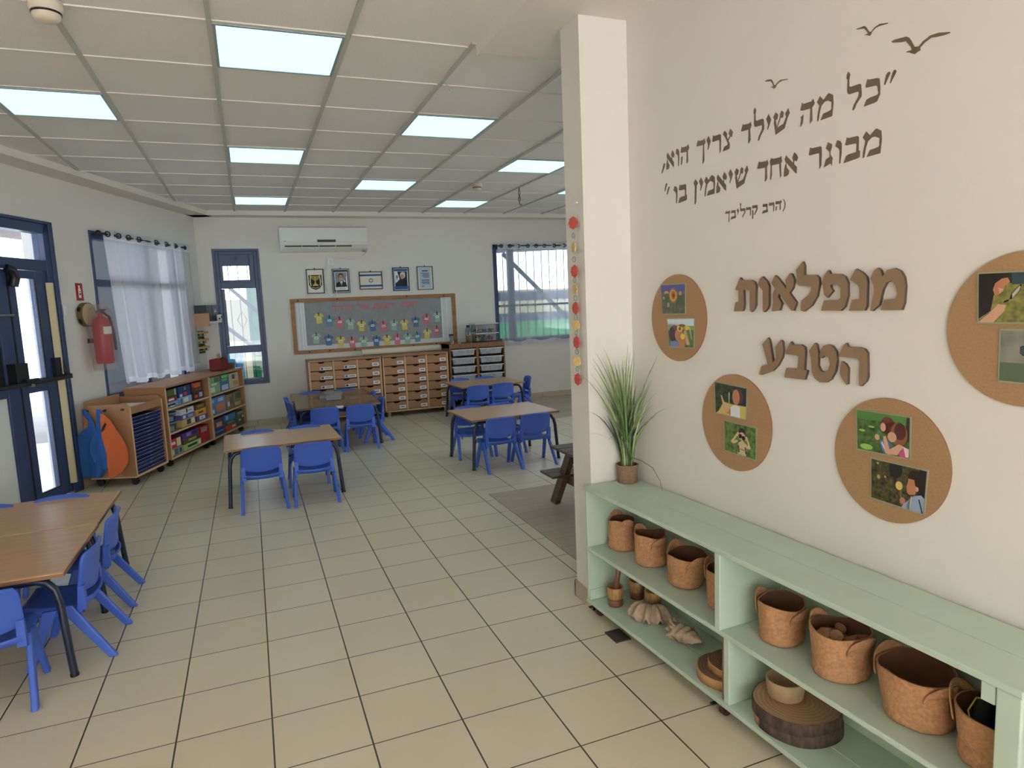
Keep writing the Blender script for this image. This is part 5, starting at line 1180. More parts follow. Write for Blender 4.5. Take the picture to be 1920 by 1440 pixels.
ap = apron('orange apron hanging in front of the blue aprons on the tray rack', M_apo,
      [(0.70, 0.215, 0.195), (0.64, 0.222, 0.140), (0.56, 0.222, 0.100), (0.48, 0.225, 0.055), (0.40, 0.210, 0.018), (0.32, 0.200, 0.008), (0.24, 0.205, 0.018), (0.165, 0.205, 0.075), (0.10, 0.20, 0.165)], 0.082, 0.006, 0.7, 1.0)
G().add([(-0.0985, 0.222, 0.53), (-0.0985, 0.195, 0.55), (-0.0985, 0.165, 0.605), (-0.0985, 0.178, 0.615), (-0.0985, 0.205, 0.58)], [(0, 1, 2, 3, 4)]).build('neck_opening', M_bk, ap)

# open shelf units with games
def shelf_unit(x0, x1, label):
    t = thing('shelf_unit', label, 'shelf unit', FL.at(x0, -0.49), FL.rz, 'open wooden shelf units along the angled wall')
    W = x1-x0; D = 0.41
    g = G()
    g.box(0, 0.018, 0, D, 0.08, 0.818).box(W-0.018, W, 0, D, 0.08, 0.818).box(-0.003, W+0.003, -0.008, D, 0.818, 0.838).box(0.018, W-0.018, D-0.012, D, 0.08, 0.818)
    g.build('carcass', M_beech, t, bevel=0.002)
    for z in (0.08, 0.335, 0.585): 
        b = G().box(0.018, W-0.018, 0.004, D-0.012, z, z+0.018).build('shelf_board', M_beech, t)
        G().box(0.018, W-0.018, 0.0, 0.004, z, z+0.018).build('edge_band', M_bedge, b)
    G().box(-0.001, 0.019, -0.004, 0.0, 0.08, 0.818).box(W-0.019, W+0.001, -0.004, 0, 0.08, 0.818).build('edge_band', M_bedge, t)
    g = G()
    for x in (0.08, W-0.08):
        for y in (0.06, 0.34): caster(g, x, y)
    g.build('casters', M_black, t)
shelf_unit(0.725, 1.735, 'open wooden shelf unit of games between the tray rack and the corner unit')
shelf_unit(1.745, 2.775, 'open wooden shelf unit of games nearest the narrow window')
gm = {}
def gmat(c):
    if c not in gm: gm[c] = mat('game_print_%02x%02x%02x' % c, c, 0.45)
    return gm[c]
def game_box(x, z, w, h, d, base, deco, label, dy=0.03):
    # deco: list of (colour, x0, x1, z0, z1) in fractions of the front
    cs = [base]+[q[0] for q in deco]
    g = G().box(0, w, 0, d, 0, h)
    for k, (c, a, b, e, f) in enumerate(deco): g.box(a*w, b*w, -0.0012, 0.0, e*h, f*h, mi=k+1)
    o = g.build('game_box', [gmat(c) for c in cs], loc=FL.at(x, -0.49+dy, z), rz=FL.rz)
    tag(o, label, 'game box', 'game boxes on the wooden shelves')
W_, K_ = (222, 222, 214), (28, 30, 36)
zs = (0.0985, 0.3535, 0.6035)
X = 0.76
GB = [
 # first unit, top shelf
 (X+0.01, zs[2], 0.27, 0.055, (120, 164, 196), [((30, 36, 44), .2, .75, .3, .6), (W_, .3, .65, .1, .3)], 'pale blue game box with a dark arch on the top shelf by the rack'),
 (X+0.01, zs[2]+0.056, 0.25, 0.045, (150, 34, 56), [(W_, .3, .75, .25, .75), ((200, 120, 60), .05, .2, .2, .8)], 'crimson game box in the left stack on the top shelf by the rack'),
 (X+0.00, zs[2]+0.102, 0.27, 0.085, (58, 66, 44), [((206, 206, 170), .0, .12, .1, .9), ((206, 206, 170), .8, .92, .2, .95), ((96, 104, 48), .2, .75, .2, .85)], 'dark green game box with cream rings on the top shelf by the rack'),
 (X+0.31, zs[2], 0.28, 0.070, (150, 182, 206), [(W_, .35, .7, .15, .8), ((60, 110, 160), .05, .25, .1, .8)], 'pale blue and white game box under the navy one by the rack'),
 (X+0.30, zs[2]+0.071, 0.28, 0.115, (36, 60, 128), [((190, 60, 60), .4, .7, .1, .4), (W_, .1, .3, .05, .3), ((110, 150, 90), .45, .65, .6, .9)], 'navy game box with red and white spots on the top shelf by the rack'),
 (X+0.62, zs[2], 0.26, 0.085, (70, 44, 60), [((206, 90, 70), .15, .45, .2, .6), ((170, 180, 200), .6, .9, .2, .8)], 'dark plum game box, lower one right on the top shelf by the rack'),
 (X+0.61, zs[2]+0.086, 0.27, 0.105, (86, 48, 40), [((216, 110, 48), .2, .8, .45, .9), ((190, 60, 40), .0, .3, .6, .95), ((120, 80, 60), .3, .9, .1, .3)], 'dark game box with big orange letters on the top shelf by the rack'),
 # middle shelf
 (X+0.32, zs[1], 0.30, 0.075, (200, 176, 110), [((60, 60, 56), .35, .65, .2, .9), (W_, .7, .95, .2, .8)], 'yellow game box with a dark wheel on the middle shelf by the rack'),
 (X+0.32, zs[1]+0.076, 0.29, 0.055, (94, 86, 160), [(W_, .1, .3, .2, .8), ((150, 170, 210), .5, .9, .2, .7)], 'violet game box, mid stack on the middle shelf by the rack'),
 (X+0.31, zs[1]+0.132, 0.30, 0.060, (214, 216, 212), [((40, 40, 44), .4, .5, .2, .9), ((150, 150, 150), .55, .85, .4, .6)], 'white game box, top of the mid stack on the middle shelf by the rack'),
 (X+0.66, zs[1], 0.26, 0.060, (92, 66, 130), [((222, 226, 236), .25, .8, .15, .85), ((80, 110, 180), .4, .6, .3, .6)], 'purple and white game box, lowest right on the middle shelf by the rack'),
 (X+0.66, zs[1]+0.061, 0.25, 0.070, (214, 158, 60), [((90, 60, 40), .2, .7, .35, .6)], 'orange yellow game box, right stack on the middle shelf by the rack'),
 (X+0.65, zs[1]+0.132, 0.26, 0.060, (74, 70, 40), [((150, 130, 50), .2, .8, .3, .8)], 'dark olive game box, top of the right stack on the middle shelf by the rack'),
 # bottom shelf
 (X+0.02, zs[0], 0.26, 0.075, (140, 160, 150), [((60, 120, 120), .3, .6, .1, .9), ((220, 200, 130), .05, .25, .2, .8), ((60, 60, 60), .7, .9, .2, .8)], 'grey green card game box, lower left on the bottom shelf by the rack'),
 (X+0.01, zs[0]+0.076, 0.24, 0.100, (190, 44, 48), [((232, 216, 170), .62, .98, .1, .95), (W_, .15, .5, .4, .7)], 'red and cream game box, upper left on the bottom shelf by the rack'),
 (X+0.31, zs[0], 0.40, 0.065, (168, 206, 116), [((40, 70, 40), .2, .75, .3, .7), (W_, .85, .97, .2, .8)], 'light green game box with dark writing on the bottom shelf by the rack'),
 (X+0.30, zs[0]+0.066, 0.38, 0.062, (88, 76, 62), [((170, 160, 70), .3, .8, .3, .7)], 'dark olive game box in the mid stack on the bottom shelf by the rack'),
 (X+0.29, zs[0]+0.129, 0.38, 0.060, (92, 60, 134), [((150, 130, 200), .25, .5, .2, .8), ((60, 40, 90), .6, .9, .2, .8)], 'purple game box, top of the mid stack on the bottom shelf by the rack'),
 (X+0.725, zs[0], 0.21, 0.185, (182, 36, 40), [((150, 140, 150), .05, .75, .62, .92)], 'tall red game box with grey letters on the bottom shelf by the rack'),
]
X2 = 1.79
GB += [
 (X2+0.02, zs[2], 0.30, 0.195, (128, 176, 130), [(W_, .05, .5, .1, .4), (W_, .2, .7, .5, .62), ((70, 110, 60), .5, .95, .65, .95)], 'green and white game box, left on the top shelf nearest the window'),
 (X2+0.34, zs[2], 0.24, 0.155, (70, 110, 150), [((190, 206, 222), .1, .9, .05, .45), ((110, 190, 110), .2, .8, .75, .95)], 'blue game box with a white lower half on the top shelf nearest the window'),
 (X2+0.34, zs[2]+0.156, 0.22, 0.035, (110, 220, 130), [(K_, .0, .15, .0, .9)], 'bright green flat box on top of a blue box nearest the window'),
 (X2+0.60, zs[2], 0.30, 0.185, (196, 186, 164), [((206, 150, 70), .4, .9, .15, .45), ((90, 70, 60), .3, .6, .6, .9)], 'cream game box with orange patch on the top shelf nearest the window'),
 (X2+0.01, zs[1], 0.11, 0.205, (90, 130, 190), [(W_, .2, .8, .1, .3), ((150, 190, 220), .1, .9, .7, .9)], 'upright pale blue game box, leftmost on the middle shelf nearest the window'),
 (X2+0.13, zs[1], 0.30, 0.20, (96, 136, 190), [((206, 126, 66), .1, .9, .12, .55), ((180, 200, 220), .3, .8, .7, .9)], 'blue game box with an orange band on the middle shelf nearest the window'),
 (X2+0.45, zs[1], 0.22, 0.185, (142, 116, 84), [(W_, .2, .45, .2, .5), ((90, 80, 60), .5, .9, .3, .8)], 'brown game box with a white figure on the middle shelf nearest the window'),
 (X2+0.69, zs[1], 0.25, 0.19, (116, 122, 96), [((206, 166, 80), .1, .8, .08, .3), ((70, 80, 70), .2, .9, .5, .9)], 'grey olive game box, rightmost on the middle shelf nearest the window'),
 (X2+0.02, zs[0], 0.32, 0.085, (36, 70, 130), [((90, 140, 190), .1, .9, .4, .6)], 'dark blue game box, lower left on the bottom shelf nearest the window'),
 (X2+0.02, zs[0]+0.086, 0.31, 0.110, (120, 60, 66), [((206, 170, 150), .3, .8, .1, .6), ((60, 80, 130), .0, .9, .75, .95)], 'dark red game box, upper left on the bottom shelf nearest the window'),
 (X2+0.36, zs[0], 0.34, 0.060, (196, 76, 56), [(W_, .6, .9, .3, .7)], 'orange red game box lying low on the bottom shelf nearest the window'),
 (X2+0.36, zs[0]+0.061, 0.33, 0.060, (60, 92, 96), [((110, 150, 110), .2, .8, .3, .7)], 'teal game box in the mid stack on the bottom shelf nearest the window'),
 (X2+0.36, zs[0]+0.122, 0.33, 0.075, (64, 120, 186), [((160, 200, 230), .1, .3, .2, .8)], 'bright blue game box, top of the mid stack on the bottom shelf nearest the window'),
 (X2+0.72, zs[0], 0.24, 0.18, (84, 96, 88), [(W_, .3, .5, .3, .45), ((120, 160, 110), .2, .9, .8, .95), (W_, .75, .95, .5, .65)], 'grey green game box, rightmost on the bottom shelf nearest the window'),
]
for x, z, w, h, base, deco, lab in GB: game_box(x, z, w, h, 0.27, base, deco, lab)
t = thing('clear_container', 'stacked clear plastic tubs with blue lids at the left of the middle shelf', 'container', FL.at(X+0.13, -0.37, zs[1]), FL.rz)
for k in (0, 1):
    tb = G().lathe([(0.095, 0.0), (0.115, 0.085)], 20, c=(0, 0, k*0.10)).build('tub', M_bin, t)
    G().cyl((0, 0, k*0.10+0.085), (0, 0, k*0.10+0.096), 0.118).build('lid', gmat((90, 130, 160)), tb)
    G().cyl((0, 0, k*0.10+0.004), (0, 0, k*0.10+0.05), 0.088).build('contents', gmat((190, 196, 190)), tb)
# things on top of the units
t = thing('red_bag', 'dark red fabric bag standing on the wooden shelf unit', 'bag', FL.at(2.41, -0.34, 0.838), FL.rz)
G().box(-0.115, 0.115, -0.075, 0.075, 0, 0.15).build('body', mat('dark_red_fabric', (112, 28, 34), 0.8), t, bevel=0.02)
G().tube([(-0.10, -0.05, 0.145), (0.0, -0.055, 0.16), (0.10, -0.05, 0.145), (0.115, 0.0, 0.09)], 0.008, 6).build('zip', M_bk, t)
random.seed(2)
g = G()
for k in range(7): g.cyl((0.02+0.012*k, 0.0, 0.145), (0.01+0.016*k, 0.02, 0.19+0.012*(k % 3)), 0.005, n=6)
g.build('pencils', gmat((206, 150, 96)), t)
t = tag(G().box(-0.05, 0.05, -0.05, 0.05, 0, 0.085).build('white_tin', gmat((196, 208, 214)), loc=FL.at(2.585, -0.31, 0.8385), rz=FL.rz, bevel=0.004), 'small white and blue tin between the red bag and the brown tray', 'tin')
G().box(-0.035, 0.035, -0.0512, -0.05, 0.02, 0.065).build('print', gmat((110, 150, 180)), t)
t = thing('wooden_tray', 'shallow brown wooden box at the window end of the shelf unit', 'box', FL.at(2.66, -0.40, 0.8385), FL.rz)
M_wal = wood('walnut_box', (116, 84, 60), (94, 66, 46), 'x', 0.5)
g = G().box(0, 0.10, 0.0, 0.012, 0, 0.07).box(0, 0.10, 0.238, 0.25, 0, 0.07).box(0, 0.012, 0.012, 0.238, 0, 0.07).box(0.088, 0.10, 0.012, 0.238, 0, 0.07).box(0.012, 0.088, 0.012, 0.238, 0, 0.01)
g.build('box', M_wal, t)
# ------------------------------------------------------------------ right wall: lettering, birds, cork circles
M_decal = mat('brown_vinyl_lettering', (108, 94, 74), 0.6)
M_let = mat('brown_board_letter', (142, 116, 88), 0.65, var=0.05, scale=30)
M_letside = mat('dark_letter_edge', (84, 68, 54), 0.7)
splits = [[3, 2, 4, 4, 4], [5, 3, 6, 2, 1], [4, 6]]
qlab = ['upper line of brown writing of the wall quote, below the birds', 'second line of brown writing of the wall quote', 'short small line of brown writing in brackets under the wall quote']
for ln, sp, lab in zip(QUOTE, splits, qlab):
    t = thing('wall_writing', lab, 'writing', FR.at(0, 0), FR.rz, 'lines of the wall quote')
    i = 0
    for n in sp:
        g = G()
        for k, polys in ln[i:i+n]:
            for p in polys: g.prism(p, -0.0012, 0.0002)
        g.build('word', M_decal, t)
        i += n
for p, lab in zip(BIRDS, ('largest flying bird decal at the top right of the wall', 'small flying bird decal left of the largest one', 'smallest flying bird decal, just above the wall quote')):
    tag(G().prism(p, -0.0012, 0.0002).build('bird_decal', mat('olive_brown_vinyl', (110, 98, 68), 0.6), loc=FR.at(0, 0), rz=FR.rz), lab, 'bird decal', 'bird decals on the right wall')
blab = {'tav': 'leftmost letter tav of the upper word', 'vav': 'narrow letter vav of the upper word', 'alef': 'letter alef of the upper word', 'lamed': 'tall lamed of the upper word',
        'pe': 'letter pe of the upper word', 'nun': 'letter nun of the upper word', 'mem': 'rightmost letter mem of the upper word', 'ayin': 'leftmost letter ayin of the lower word', 'bet': 'letter bet of the lower word', 'tet': 'letter tet of the lower word', 'he': 'rightmost letter he of the lower word'}
seen = {}
for k, p in BIG:
    key = 'he' if k == 'he2' else k
    seen.setdefault(key, []).append(p)
for k, ps in seen.items():
    x0 = min(q[0] for p in ps for q in p); z0 = min(q[1] for p in ps for q in p)
    g = G()
    for p in ps: g.prism([(a-x0, b-z0) for a, b in p], -0.012, -0.001, 0, 1)
    tag(g.build('wall_letter', [M_let, M_letside], loc=FR.at(x0, 0, z0), rz=FR.rz), 'thick brown board letter on the right wall, '+blab[k], 'letter', 'thick brown letters on the right wall')
M_cork = mat('cork_board', (168, 132, 96), 0.85, var=0.10, scale=160)
M_corkedge = mat('cork_edge', (140, 100, 66), 0.85)
def cork(s, z, r, lab):
    g = G().prism(ell(0, 0, r, r, 72), -0.006, -0.0005, 0, 1)
    tag(g.build('cork_circle', [M_cork, M_corkedge], loc=FR.at(s, 0, z), rz=FR.rz), lab, 'cork board', 'round cork boards on the right wall')
cork(0.313, 1.438, 0.188, 'round cork board nearest the pillar, holding the sunflower print')
cork(0.664, 1.028, 0.192, 'round cork board above the plant end of the green shelf')
cork(1.323, 1.011, 0.191, 'round cork board low on the right, with the print of two children')
cork(1.680, 1.417, 0.194, 'round cork board cut by the right picture edge')
def foliage(name, a, b, scale=60): return mat(name, a, 0.45, col2=b, scale=scale)
F_dk = foliage('print_dark_leaves', (74, 84, 54), (20, 26, 20), 70)
F_gr = foliage('print_green_grass', (104, 128, 66), (58, 84, 42), 60)
F_ye = foliage('print_meadow', (150, 144, 76), (98, 100, 52), 60)
F_bl = foliage('print_blur', (150, 148, 136), (108, 116, 98), 14)
F_bk = foliage('print_dark_bush', (96, 88, 50), (24, 28, 24), 80)
P = {}
def pc(*c):
    if c not in P: P[c] = mat('print_%02x%02x%02x' % c, c, 0.45)
    return P[c]
SK, SK2, HR, RHR = (206, 160, 132), (184, 124, 92), (44, 30, 28), (112, 62, 48)
M_lam = mat('laminate_border', (150, 156, 130), 0.3)
def photo(lab, quad, bg, layers):
    # quad: wall coordinates of the four corners (top left, top right, bottom right, bottom left)
    def mp(u, v):
        (a, b), (c, d), (e, f), (g_, h) = quad
        x = (a*(1-u)+c*u)*v+(g_*(1-u)+e*u)*(1-v)
        z = (b*(1-u)+d*u)*v+(h*(1-u)+f*u)*(1-v)
        return x, z
    x0, z0 = quad[3]
    def tr(p): return [(q[0]-x0, q[1]-z0) for q in (mp(u, v) for u, v in p)]
    t = thing('photo_print', lab, 'photo print', FR.at(x0, -0.006, z0), FR.rz, 'photo prints on the cork boards')
    G().prism(tr(rect(0, 1, 0, 1)), -0.0022, -0.0002).build('laminate', M_lam, t)
    mats = [bg]; g = G().flat(tr(rect(0.022, 0.978, 0.03, 0.97)), -0.0026, 0)
    for k, (m, polys) in enumerate(layers):
        mats.append(m if not isinstance(m, tuple) else pc(*m))
        for p in polys: g.flat(tr([(min(0.978, max(0.022, u)), min(0.97, max(0.03, v))) for u, v in p]), -0.0026-0.00012*(k+1), k+1)
    g.build('print', mats, t)
E_ = ell
petals = []
for k in range(22):
    a = 2*PI*k/22
    petals.append([(0.52+0.10*math.cos(a-0.18), 0.62+0.13*math.sin(a-0.18)), (0.52+0.19*math.cos(a), 0.62+0.27*math.sin(a)), (0.52+0.10*math.cos(a+0.18), 0.62+0.13*math.sin(a+0.18))])
photo('print of a yellow sunflower under a violet blue sky on the first cork board', [(0.197, 1.588), (0.373, 1.587), (0.371, 1.455), (0.207, 1.453)], foliage('print_grey_field', (104, 104, 92), (70, 84, 62), 50),
      [((84, 84, 150), [rect(0, 1, 0.72, 1)]), ((110, 104, 120), [rect(0, 1, 0.64, 0.74)]), ((206, 160, 70), [E_(0.24, 0.72, 0.09, 0.06), E_(0.80, 0.68, 0.05, 0.07)]), ((70, 96, 58), [E_(0.25, 0.5, 0.12, 0.2), E_(0.8, 0.45, 0.14, 0.16), rect(0.50, 0.54, 0, 0.4)]),
       ((170, 130, 150), [E_(0.12, 0.55, 0.05, 0.05), E_(0.3, 0.32, 0.05, 0.08)]), ((226, 178, 76), petals + [E_(0.52, 0.62, 0.14, 0.19)]), ((196, 110, 60), [E_(0.52, 0.63, 0.09, 0.14)]), ((110, 70, 60), [E_(0.53, 0.62, 0.045, 0.075)])])
photo('print of a child holding sunflowers to the eyes, lower one on the first cork board', [(0.24, 1.437), (0.431, 1.44), (0.425, 1.311), (0.254, 1.308)], F_gr,
      [((206, 216, 228), [rect(0, 1, 0.72, 1), E_(0.2, 0.72, 0.3, 0.1)]), ((150, 150, 84), [rect(0, 1, 0.6, 0.74)]), ((96, 120, 62), [rect(0.7, 1, 0.1, 0.6)]), ((110, 130, 176), [[(0.05, 0), (0.4, 0), (0.42, 0.2), (0.1, 0.25)]]),
       ((106, 76, 84), [E_(0.27, 0.5, 0.20, 0.26)]), ((66, 46, 50), [E_(0.18, 0.45, 0.13, 0.24)]), (SK2, [E_(0.45, 0.42, 0.17, 0.22), [(0.4, 0), (0.65, 0), (0.7, 0.3), (0.45, 0.35)]]), (SK, [[(0.72, 0.1), (0.85, 0.12), (0.70, 0.62), (0.62, 0.56)]]),
       ((222, 196, 66), [E_(0.48, 0.66, 0.10, 0.11), E_(0.58, 0.38, 0.08, 0.10), E_(0.74, 0.68, 0.07, 0.08)]), ((120, 90, 40), [E_(0.48, 0.64, 0.05, 0.06), E_(0.56, 0.75, 0.12, 0.05)]), ((220, 226, 220), [[(0.82, 0.7), (0.84, 0.7), (0.93, 0.3), (0.915, 0.3)]])])
photo('print of a child in a white shirt pointing, upper one on the second cork board', [(0.55, 1.184), (0.735, 1.174), (0.73, 1.047), (0.554, 1.052)], F_dk,
      [((40, 46, 50), [rect(0.62, 1, 0.38, 1)]), ((196, 178, 96), [[(0.05, 0), (1, 0), (1, 0.42), (0.55, 0.4), (0.3, 0.42), (0.12, 0.1)]]), ((96, 60, 48), [E_(0.74, 0.68, 0.16, 0.24)]), (SK2, [E_(0.68, 0.64, 0.11, 0.24), [(0.36, 0.1), (0.55, 0.05), (0.52, 0.25), (0.42, 0.3)]]),
       (SK, [[(0.2, 0.62), (0.25, 0.60), (0.36, 0.3), (0.46, 0.18), (0.40, 0.1), (0.28, 0.28)], [(0.42, 0.35), (0.5, 0.33), (0.5, 0.22), (0.4, 0.22)]]), ((214, 218, 222), [[(0.52, 0), (0.82, 0), (0.80, 0.36), (0.70, 0.40), (0.6, 0.37), (0.52, 0.3)]]), ((200, 206, 200), [[(0.46, 0.75), (0.49, 0.75), (0.48, 0.42), (0.46, 0.42)]])])
photo('print of a child with binoculars in tall green grass, on the second cork board', [(0.606, 1.031), (0.785, 1.027), (0.782, 0.898), (0.608, 0.905)], foliage('print_tall_grass', (112, 138, 66), (56, 80, 42), 55),
      [((196, 180, 140), [[(0.44, 0.04), (0.70, 0.04), (0.72, 0.4), (0.58, 0.5), (0.46, 0.4)]]), ((204, 180, 140), [[(0.22, 0.38), (0.30, 0.32), (0.44, 0.42), (0.44, 0.48), (0.33, 0.44), (0.48, 0.72), (0.44, 0.74)], [(0.78, 0.28), (0.84, 0.32), (0.72, 0.66), (0.67, 0.62), (0.76, 0.4), (0.66, 0.3)]]),
       ((42, 34, 34), [E_(0.57, 0.76, 0.10, 0.12), [(0.44, 0.32), (0.46, 0.1), (0.50, 0.1), (0.48, 0.32)], [(0.66, 0.32), (0.68, 0.1), (0.72, 0.12), (0.69, 0.32)]]), (SK, [E_(0.57, 0.62, 0.10, 0.13), E_(0.47, 0.64, 0.04, 0.06), E_(0.67, 0.58, 0.04, 0.06)]), ((34, 28, 32), [E_(0.52, 0.62, 0.055, 0.07), E_(0.62, 0.58, 0.055, 0.07)]), ((150, 110, 70), [rect(0.46, 0.70, 0.20, 0.23)])])
photo('print of two long haired children in grass, on the low right cork board', [(1.209, 1.157), (1.394, 1.156), (1.396, 1.027), (1.215, 1.025)], foliage('print_leafy_green', (92, 124, 62), (44, 66, 36), 60),
      [((84, 130, 66), [rect(0, 1, 0.78, 1)]), ((150, 190, 96), [E_(0.2, 0.12, 0.12, 0.07), E_(0.12, 0.5, 0.06, 0.03), E_(0.3, 0.62, 0.06, 0.025)]), ((60, 48, 40), [[(0.93, 1), (1, 1), (1, 0.4), (0.90, 0.45)]]), ((92, 112, 160), [[(0.45, 0.3), (0.56, 0.42), (0.66, 0.3), (0.78, 0.05), (0.55, 0), (0.5, 0.1)]]),
       ((200, 208, 220), [[(0.48, 0.28), (0.50, 0.32), (0.60, 0.06), (0.57, 0.05)], [(0.53, 0.34), (0.55, 0.36), (0.64, 0.12), (0.62, 0.1)]]), (RHR, [E_(0.60, 0.70, 0.13, 0.22), E_(0.68, 0.62, 0.14, 0.2)]), ((140, 84, 60), [E_(0.80, 0.55, 0.15, 0.28)]), ((84, 48, 42), [E_(0.82, 0.62, 0.10, 0.2)]),
       (SK, [E_(0.52, 0.66, 0.05, 0.10), E_(0.68, 0.46, 0.08, 0.12), E_(0.41, 0.40, 0.045, 0.07), [(0.52, 0.44), (0.57, 0.46), (0.64, 0.16), (0.8, 0.32), (0.9, 0.28), (0.78, 0.06), (0.6, 0.02), (0.55, 0.12)]]), ((190, 84, 130), [[(0.82, 0), (1, 0), (0.98, 0.2), (0.88, 0.26), (0.8, 0.12)]]), ((226, 200, 206), [[(0.88, 0.28), (0.98, 0.24), (0.97, 0.05), (0.92, 0.05)]]), ((80, 130, 90), [E_(0.45, 0.52, 0.04, 0.05)])])
photo('print of a boy in profile before a yellow flower, on the low cork board', [(1.265, 1.01), (1.451, 1.008), (1.444, 0.872), (1.268, 0.879)], F_bk,
      [((30, 30, 32), [rect(0.86, 1, 0.2, 1), E_(0.46, 0.85, 0.12, 0.2)]), ((176, 150, 90), [E_(0.16, 0.58, 0.03, 0.05), E_(0.28, 0.62, 0.02, 0.03), E_(0.14, 0.9, 0.025, 0.03)]), ((214, 186, 106), [E_(0.535, 0.50, 0.062, 0.10)]), ((130, 120, 70), [[(0.55, 0.4), (0.57, 0.4), (0.59, 0.24), (0.57, 0.24)]]),
       ((150, 164, 190), [[(0.68, 0), (1, 0), (1, 0.36), (0.92, 0.42), (0.80, 0.36), (0.72, 0.26)], [(0.60, 0.02), (0.74, 0.0), (0.74, 0.26), (0.63, 0.12)]]), (SK2, [[(0.68, 0.60), (0.665, 0.52), (0.68, 0.40), (0.72, 0.36), (0.82, 0.40), (0.86, 0.60), (0.78, 0.76), (0.69, 0.72)], E_(0.61, 0.18, 0.05, 0.08)]),
       (HR, [[(0.69, 0.72), (0.68, 0.80), (0.74, 0.92), (0.84, 0.95), (0.93, 0.86), (0.95, 0.68), (0.92, 0.44), (0.87, 0.44), (0.86, 0.56), (0.81, 0.60), (0.79, 0.72)]]), (SK, [E_(0.845, 0.53, 0.028, 0.05)]), ((28, 28, 32), [[(0.88, 0.32), (0.90, 0.32), (0.98, 0.0), (0.955, 0.0)]]), ((206, 196, 160), [[(0.755, 0.34), (0.77, 0.34), (0.755, 0.08), (0.735, 0.08)]])])
photo('print of a dark haired child with a magnifying glass at the picture edge', [(1.562, 1.563), (1.747, 1.561), (1.752, 1.431), (1.567, 1.430)], F_ye,
      [((40, 44, 44), [rect(0.32, 1, 0.78, 1)]), ((52, 70, 80), [rect(0.45, 0.6, 0.75, 1)]), ((36, 26, 28), [[(0, 1), (0.42, 1), (0.40, 0.86), (0.30, 0.74), (0.22, 0.55), (0.18, 0.25), (0, 0.1)]]), (SK2, [[(0.20, 0.68), (0.22, 0.85), (0.40, 0.88), (0.43, 0.80), (0.36, 0.72), (0.345, 0.63), (0.29, 0.56), (0.24, 0.54)]]),
       ((36, 26, 28), [[(0.18, 0.9), (0.42, 0.98), (0.34, 0.88), (0.24, 0.78), (0.2, 0.62)]]), (SK, [[(0.02, 0), (0.22, 0), (0.36, 0.24), (0.38, 0.36), (0.28, 0.38), (0.16, 0.2)], [(0.28, 0.70), (0.35, 0.66), (0.30, 0.58)]]), ((30, 28, 30), [[(0.34, 0.40), (0.41, 0.43), (0.42, 0.47), (0.36, 0.44)], [(0.45, 0.58), (0.56, 0.75), (0.575, 0.74), (0.55, 0.62), (0.45, 0.47), (0.42, 0.47)]]), ((184, 186, 170), [[(0.455, 0.57), (0.55, 0.72), (0.56, 0.70), (0.54, 0.62), (0.46, 0.49)]])])
photo('blurred print of a person with black binoculars at the right picture edge', [(1.622, 1.417), (1.807, 1.419), (1.812, 1.278), (1.624, 1.281)], F_bl,
      [((96, 108, 80), [rect(0, 1, 0, 0.38)]), ((206, 178, 150), [[(0.42, 0.22), (0.6, 0.2), (0.66, 0.6), (0.45, 0.62)]]), (SK, [E_(0.72, 0.55, 0.16, 0.3), [(0.43, 0.5), (0.52, 0.52), (0.5, 0.24), (0.43, 0.28)]]), ((34, 40, 48), [[(0.27, 0.68), (0.30, 0.70), (0.62, 0.66), (0.62, 0.5), (0.30, 0.52), (0.27, 0.56)]]), ((70, 74, 84), [rect(0.28, 0.32, 0.54, 0.68)]), ((52, 40, 36), [E_(0.8, 0.82, 0.2, 0.18)])])

# ------------------------------------------------------------------ garland on the pillar
gl = thing('dried_fruit_garland', 'thin garland of red and yellow slices hanging on the pillar side', 'garland', (1.472, 2.85, 1.15))
G().tube([(0.002, 0, 0.84), (0.0, 0, 0.5), (-0.003, 0, 0.0)], 0.0012, 5).build('string', mat('clear_thread', (190, 190, 184), 0.4), gl)
G().box(-0.002, 0.006, -0.015, 0.015, 0.835, 0.840).build('tape', M_paper, gl)
M_gr = mat('garland_red', (196, 84, 72), 0.6, var=0.2, scale=90)
M_gy = mat('garland_yellow', (206, 178, 116), 0.6, var=0.15, scale=90)
M_gg = mat('garland_ring', (150, 154, 146), 0.3, 0.3)
seq = [('r', 417), ('o', 440), ('y', 462), ('o', 484), ('r', 506), ('o', 523), ('y', 540), ('o', 556), ('r', 575), ('o', 592), ('y', 607), ('o', 622), ('r', 640), ('o', 658), ('y', 676), ('o', 691), ('r', 711)]
for k, (c, py) in enumerate(seq):
    z = 0.834-(py-382)*0.834/330
    tw = (0.35, 0.2, -0.1, 0.3, 0.15, 0.3, 0.0, 0.35, 0.1, 0.3, 0.45, 0.3, 0.1, 0.35, 0.6, 0.3, 0.1)[k]
    M_ = Matrix.Translation((-0.014, 0, z)) @ Matrix.Rotation(tw, 4, 'Z')
    if c == 'o':
        G().tube([tuple(M_ @ Vector((0, 0.011*math.cos(q), 0.012*math.sin(q)))) for q in [2*PI*i/12 for i in range(12)]], 0.0022, 5, closed=True).build('ring', M_gg, gl)
    else:
        g = G()
        n = 16
        pr = [((0.027 if c == 'r' else 0.023)*(1+0.07*math.cos(q*8)), q) for q in [2*PI*i/n for i in range(n)]]
        vs = [tuple(M_ @ Vector((dx, r*math.cos(q), r*1.05*math.sin(q)))) for dx in (-0.004, 0.004) for r, q in pr]
        g.add(vs, [tuple(range(n))[::-1], tuple(range(n, 2*n))] + [(i, (i+1) % n, n+(i+1) % n, n+i) for i in range(n)])
        g.build('red_slice' if c == 'r' else 'yellow_slice', M_gr if c == 'r' else M_gy, gl, bevel=0.002)

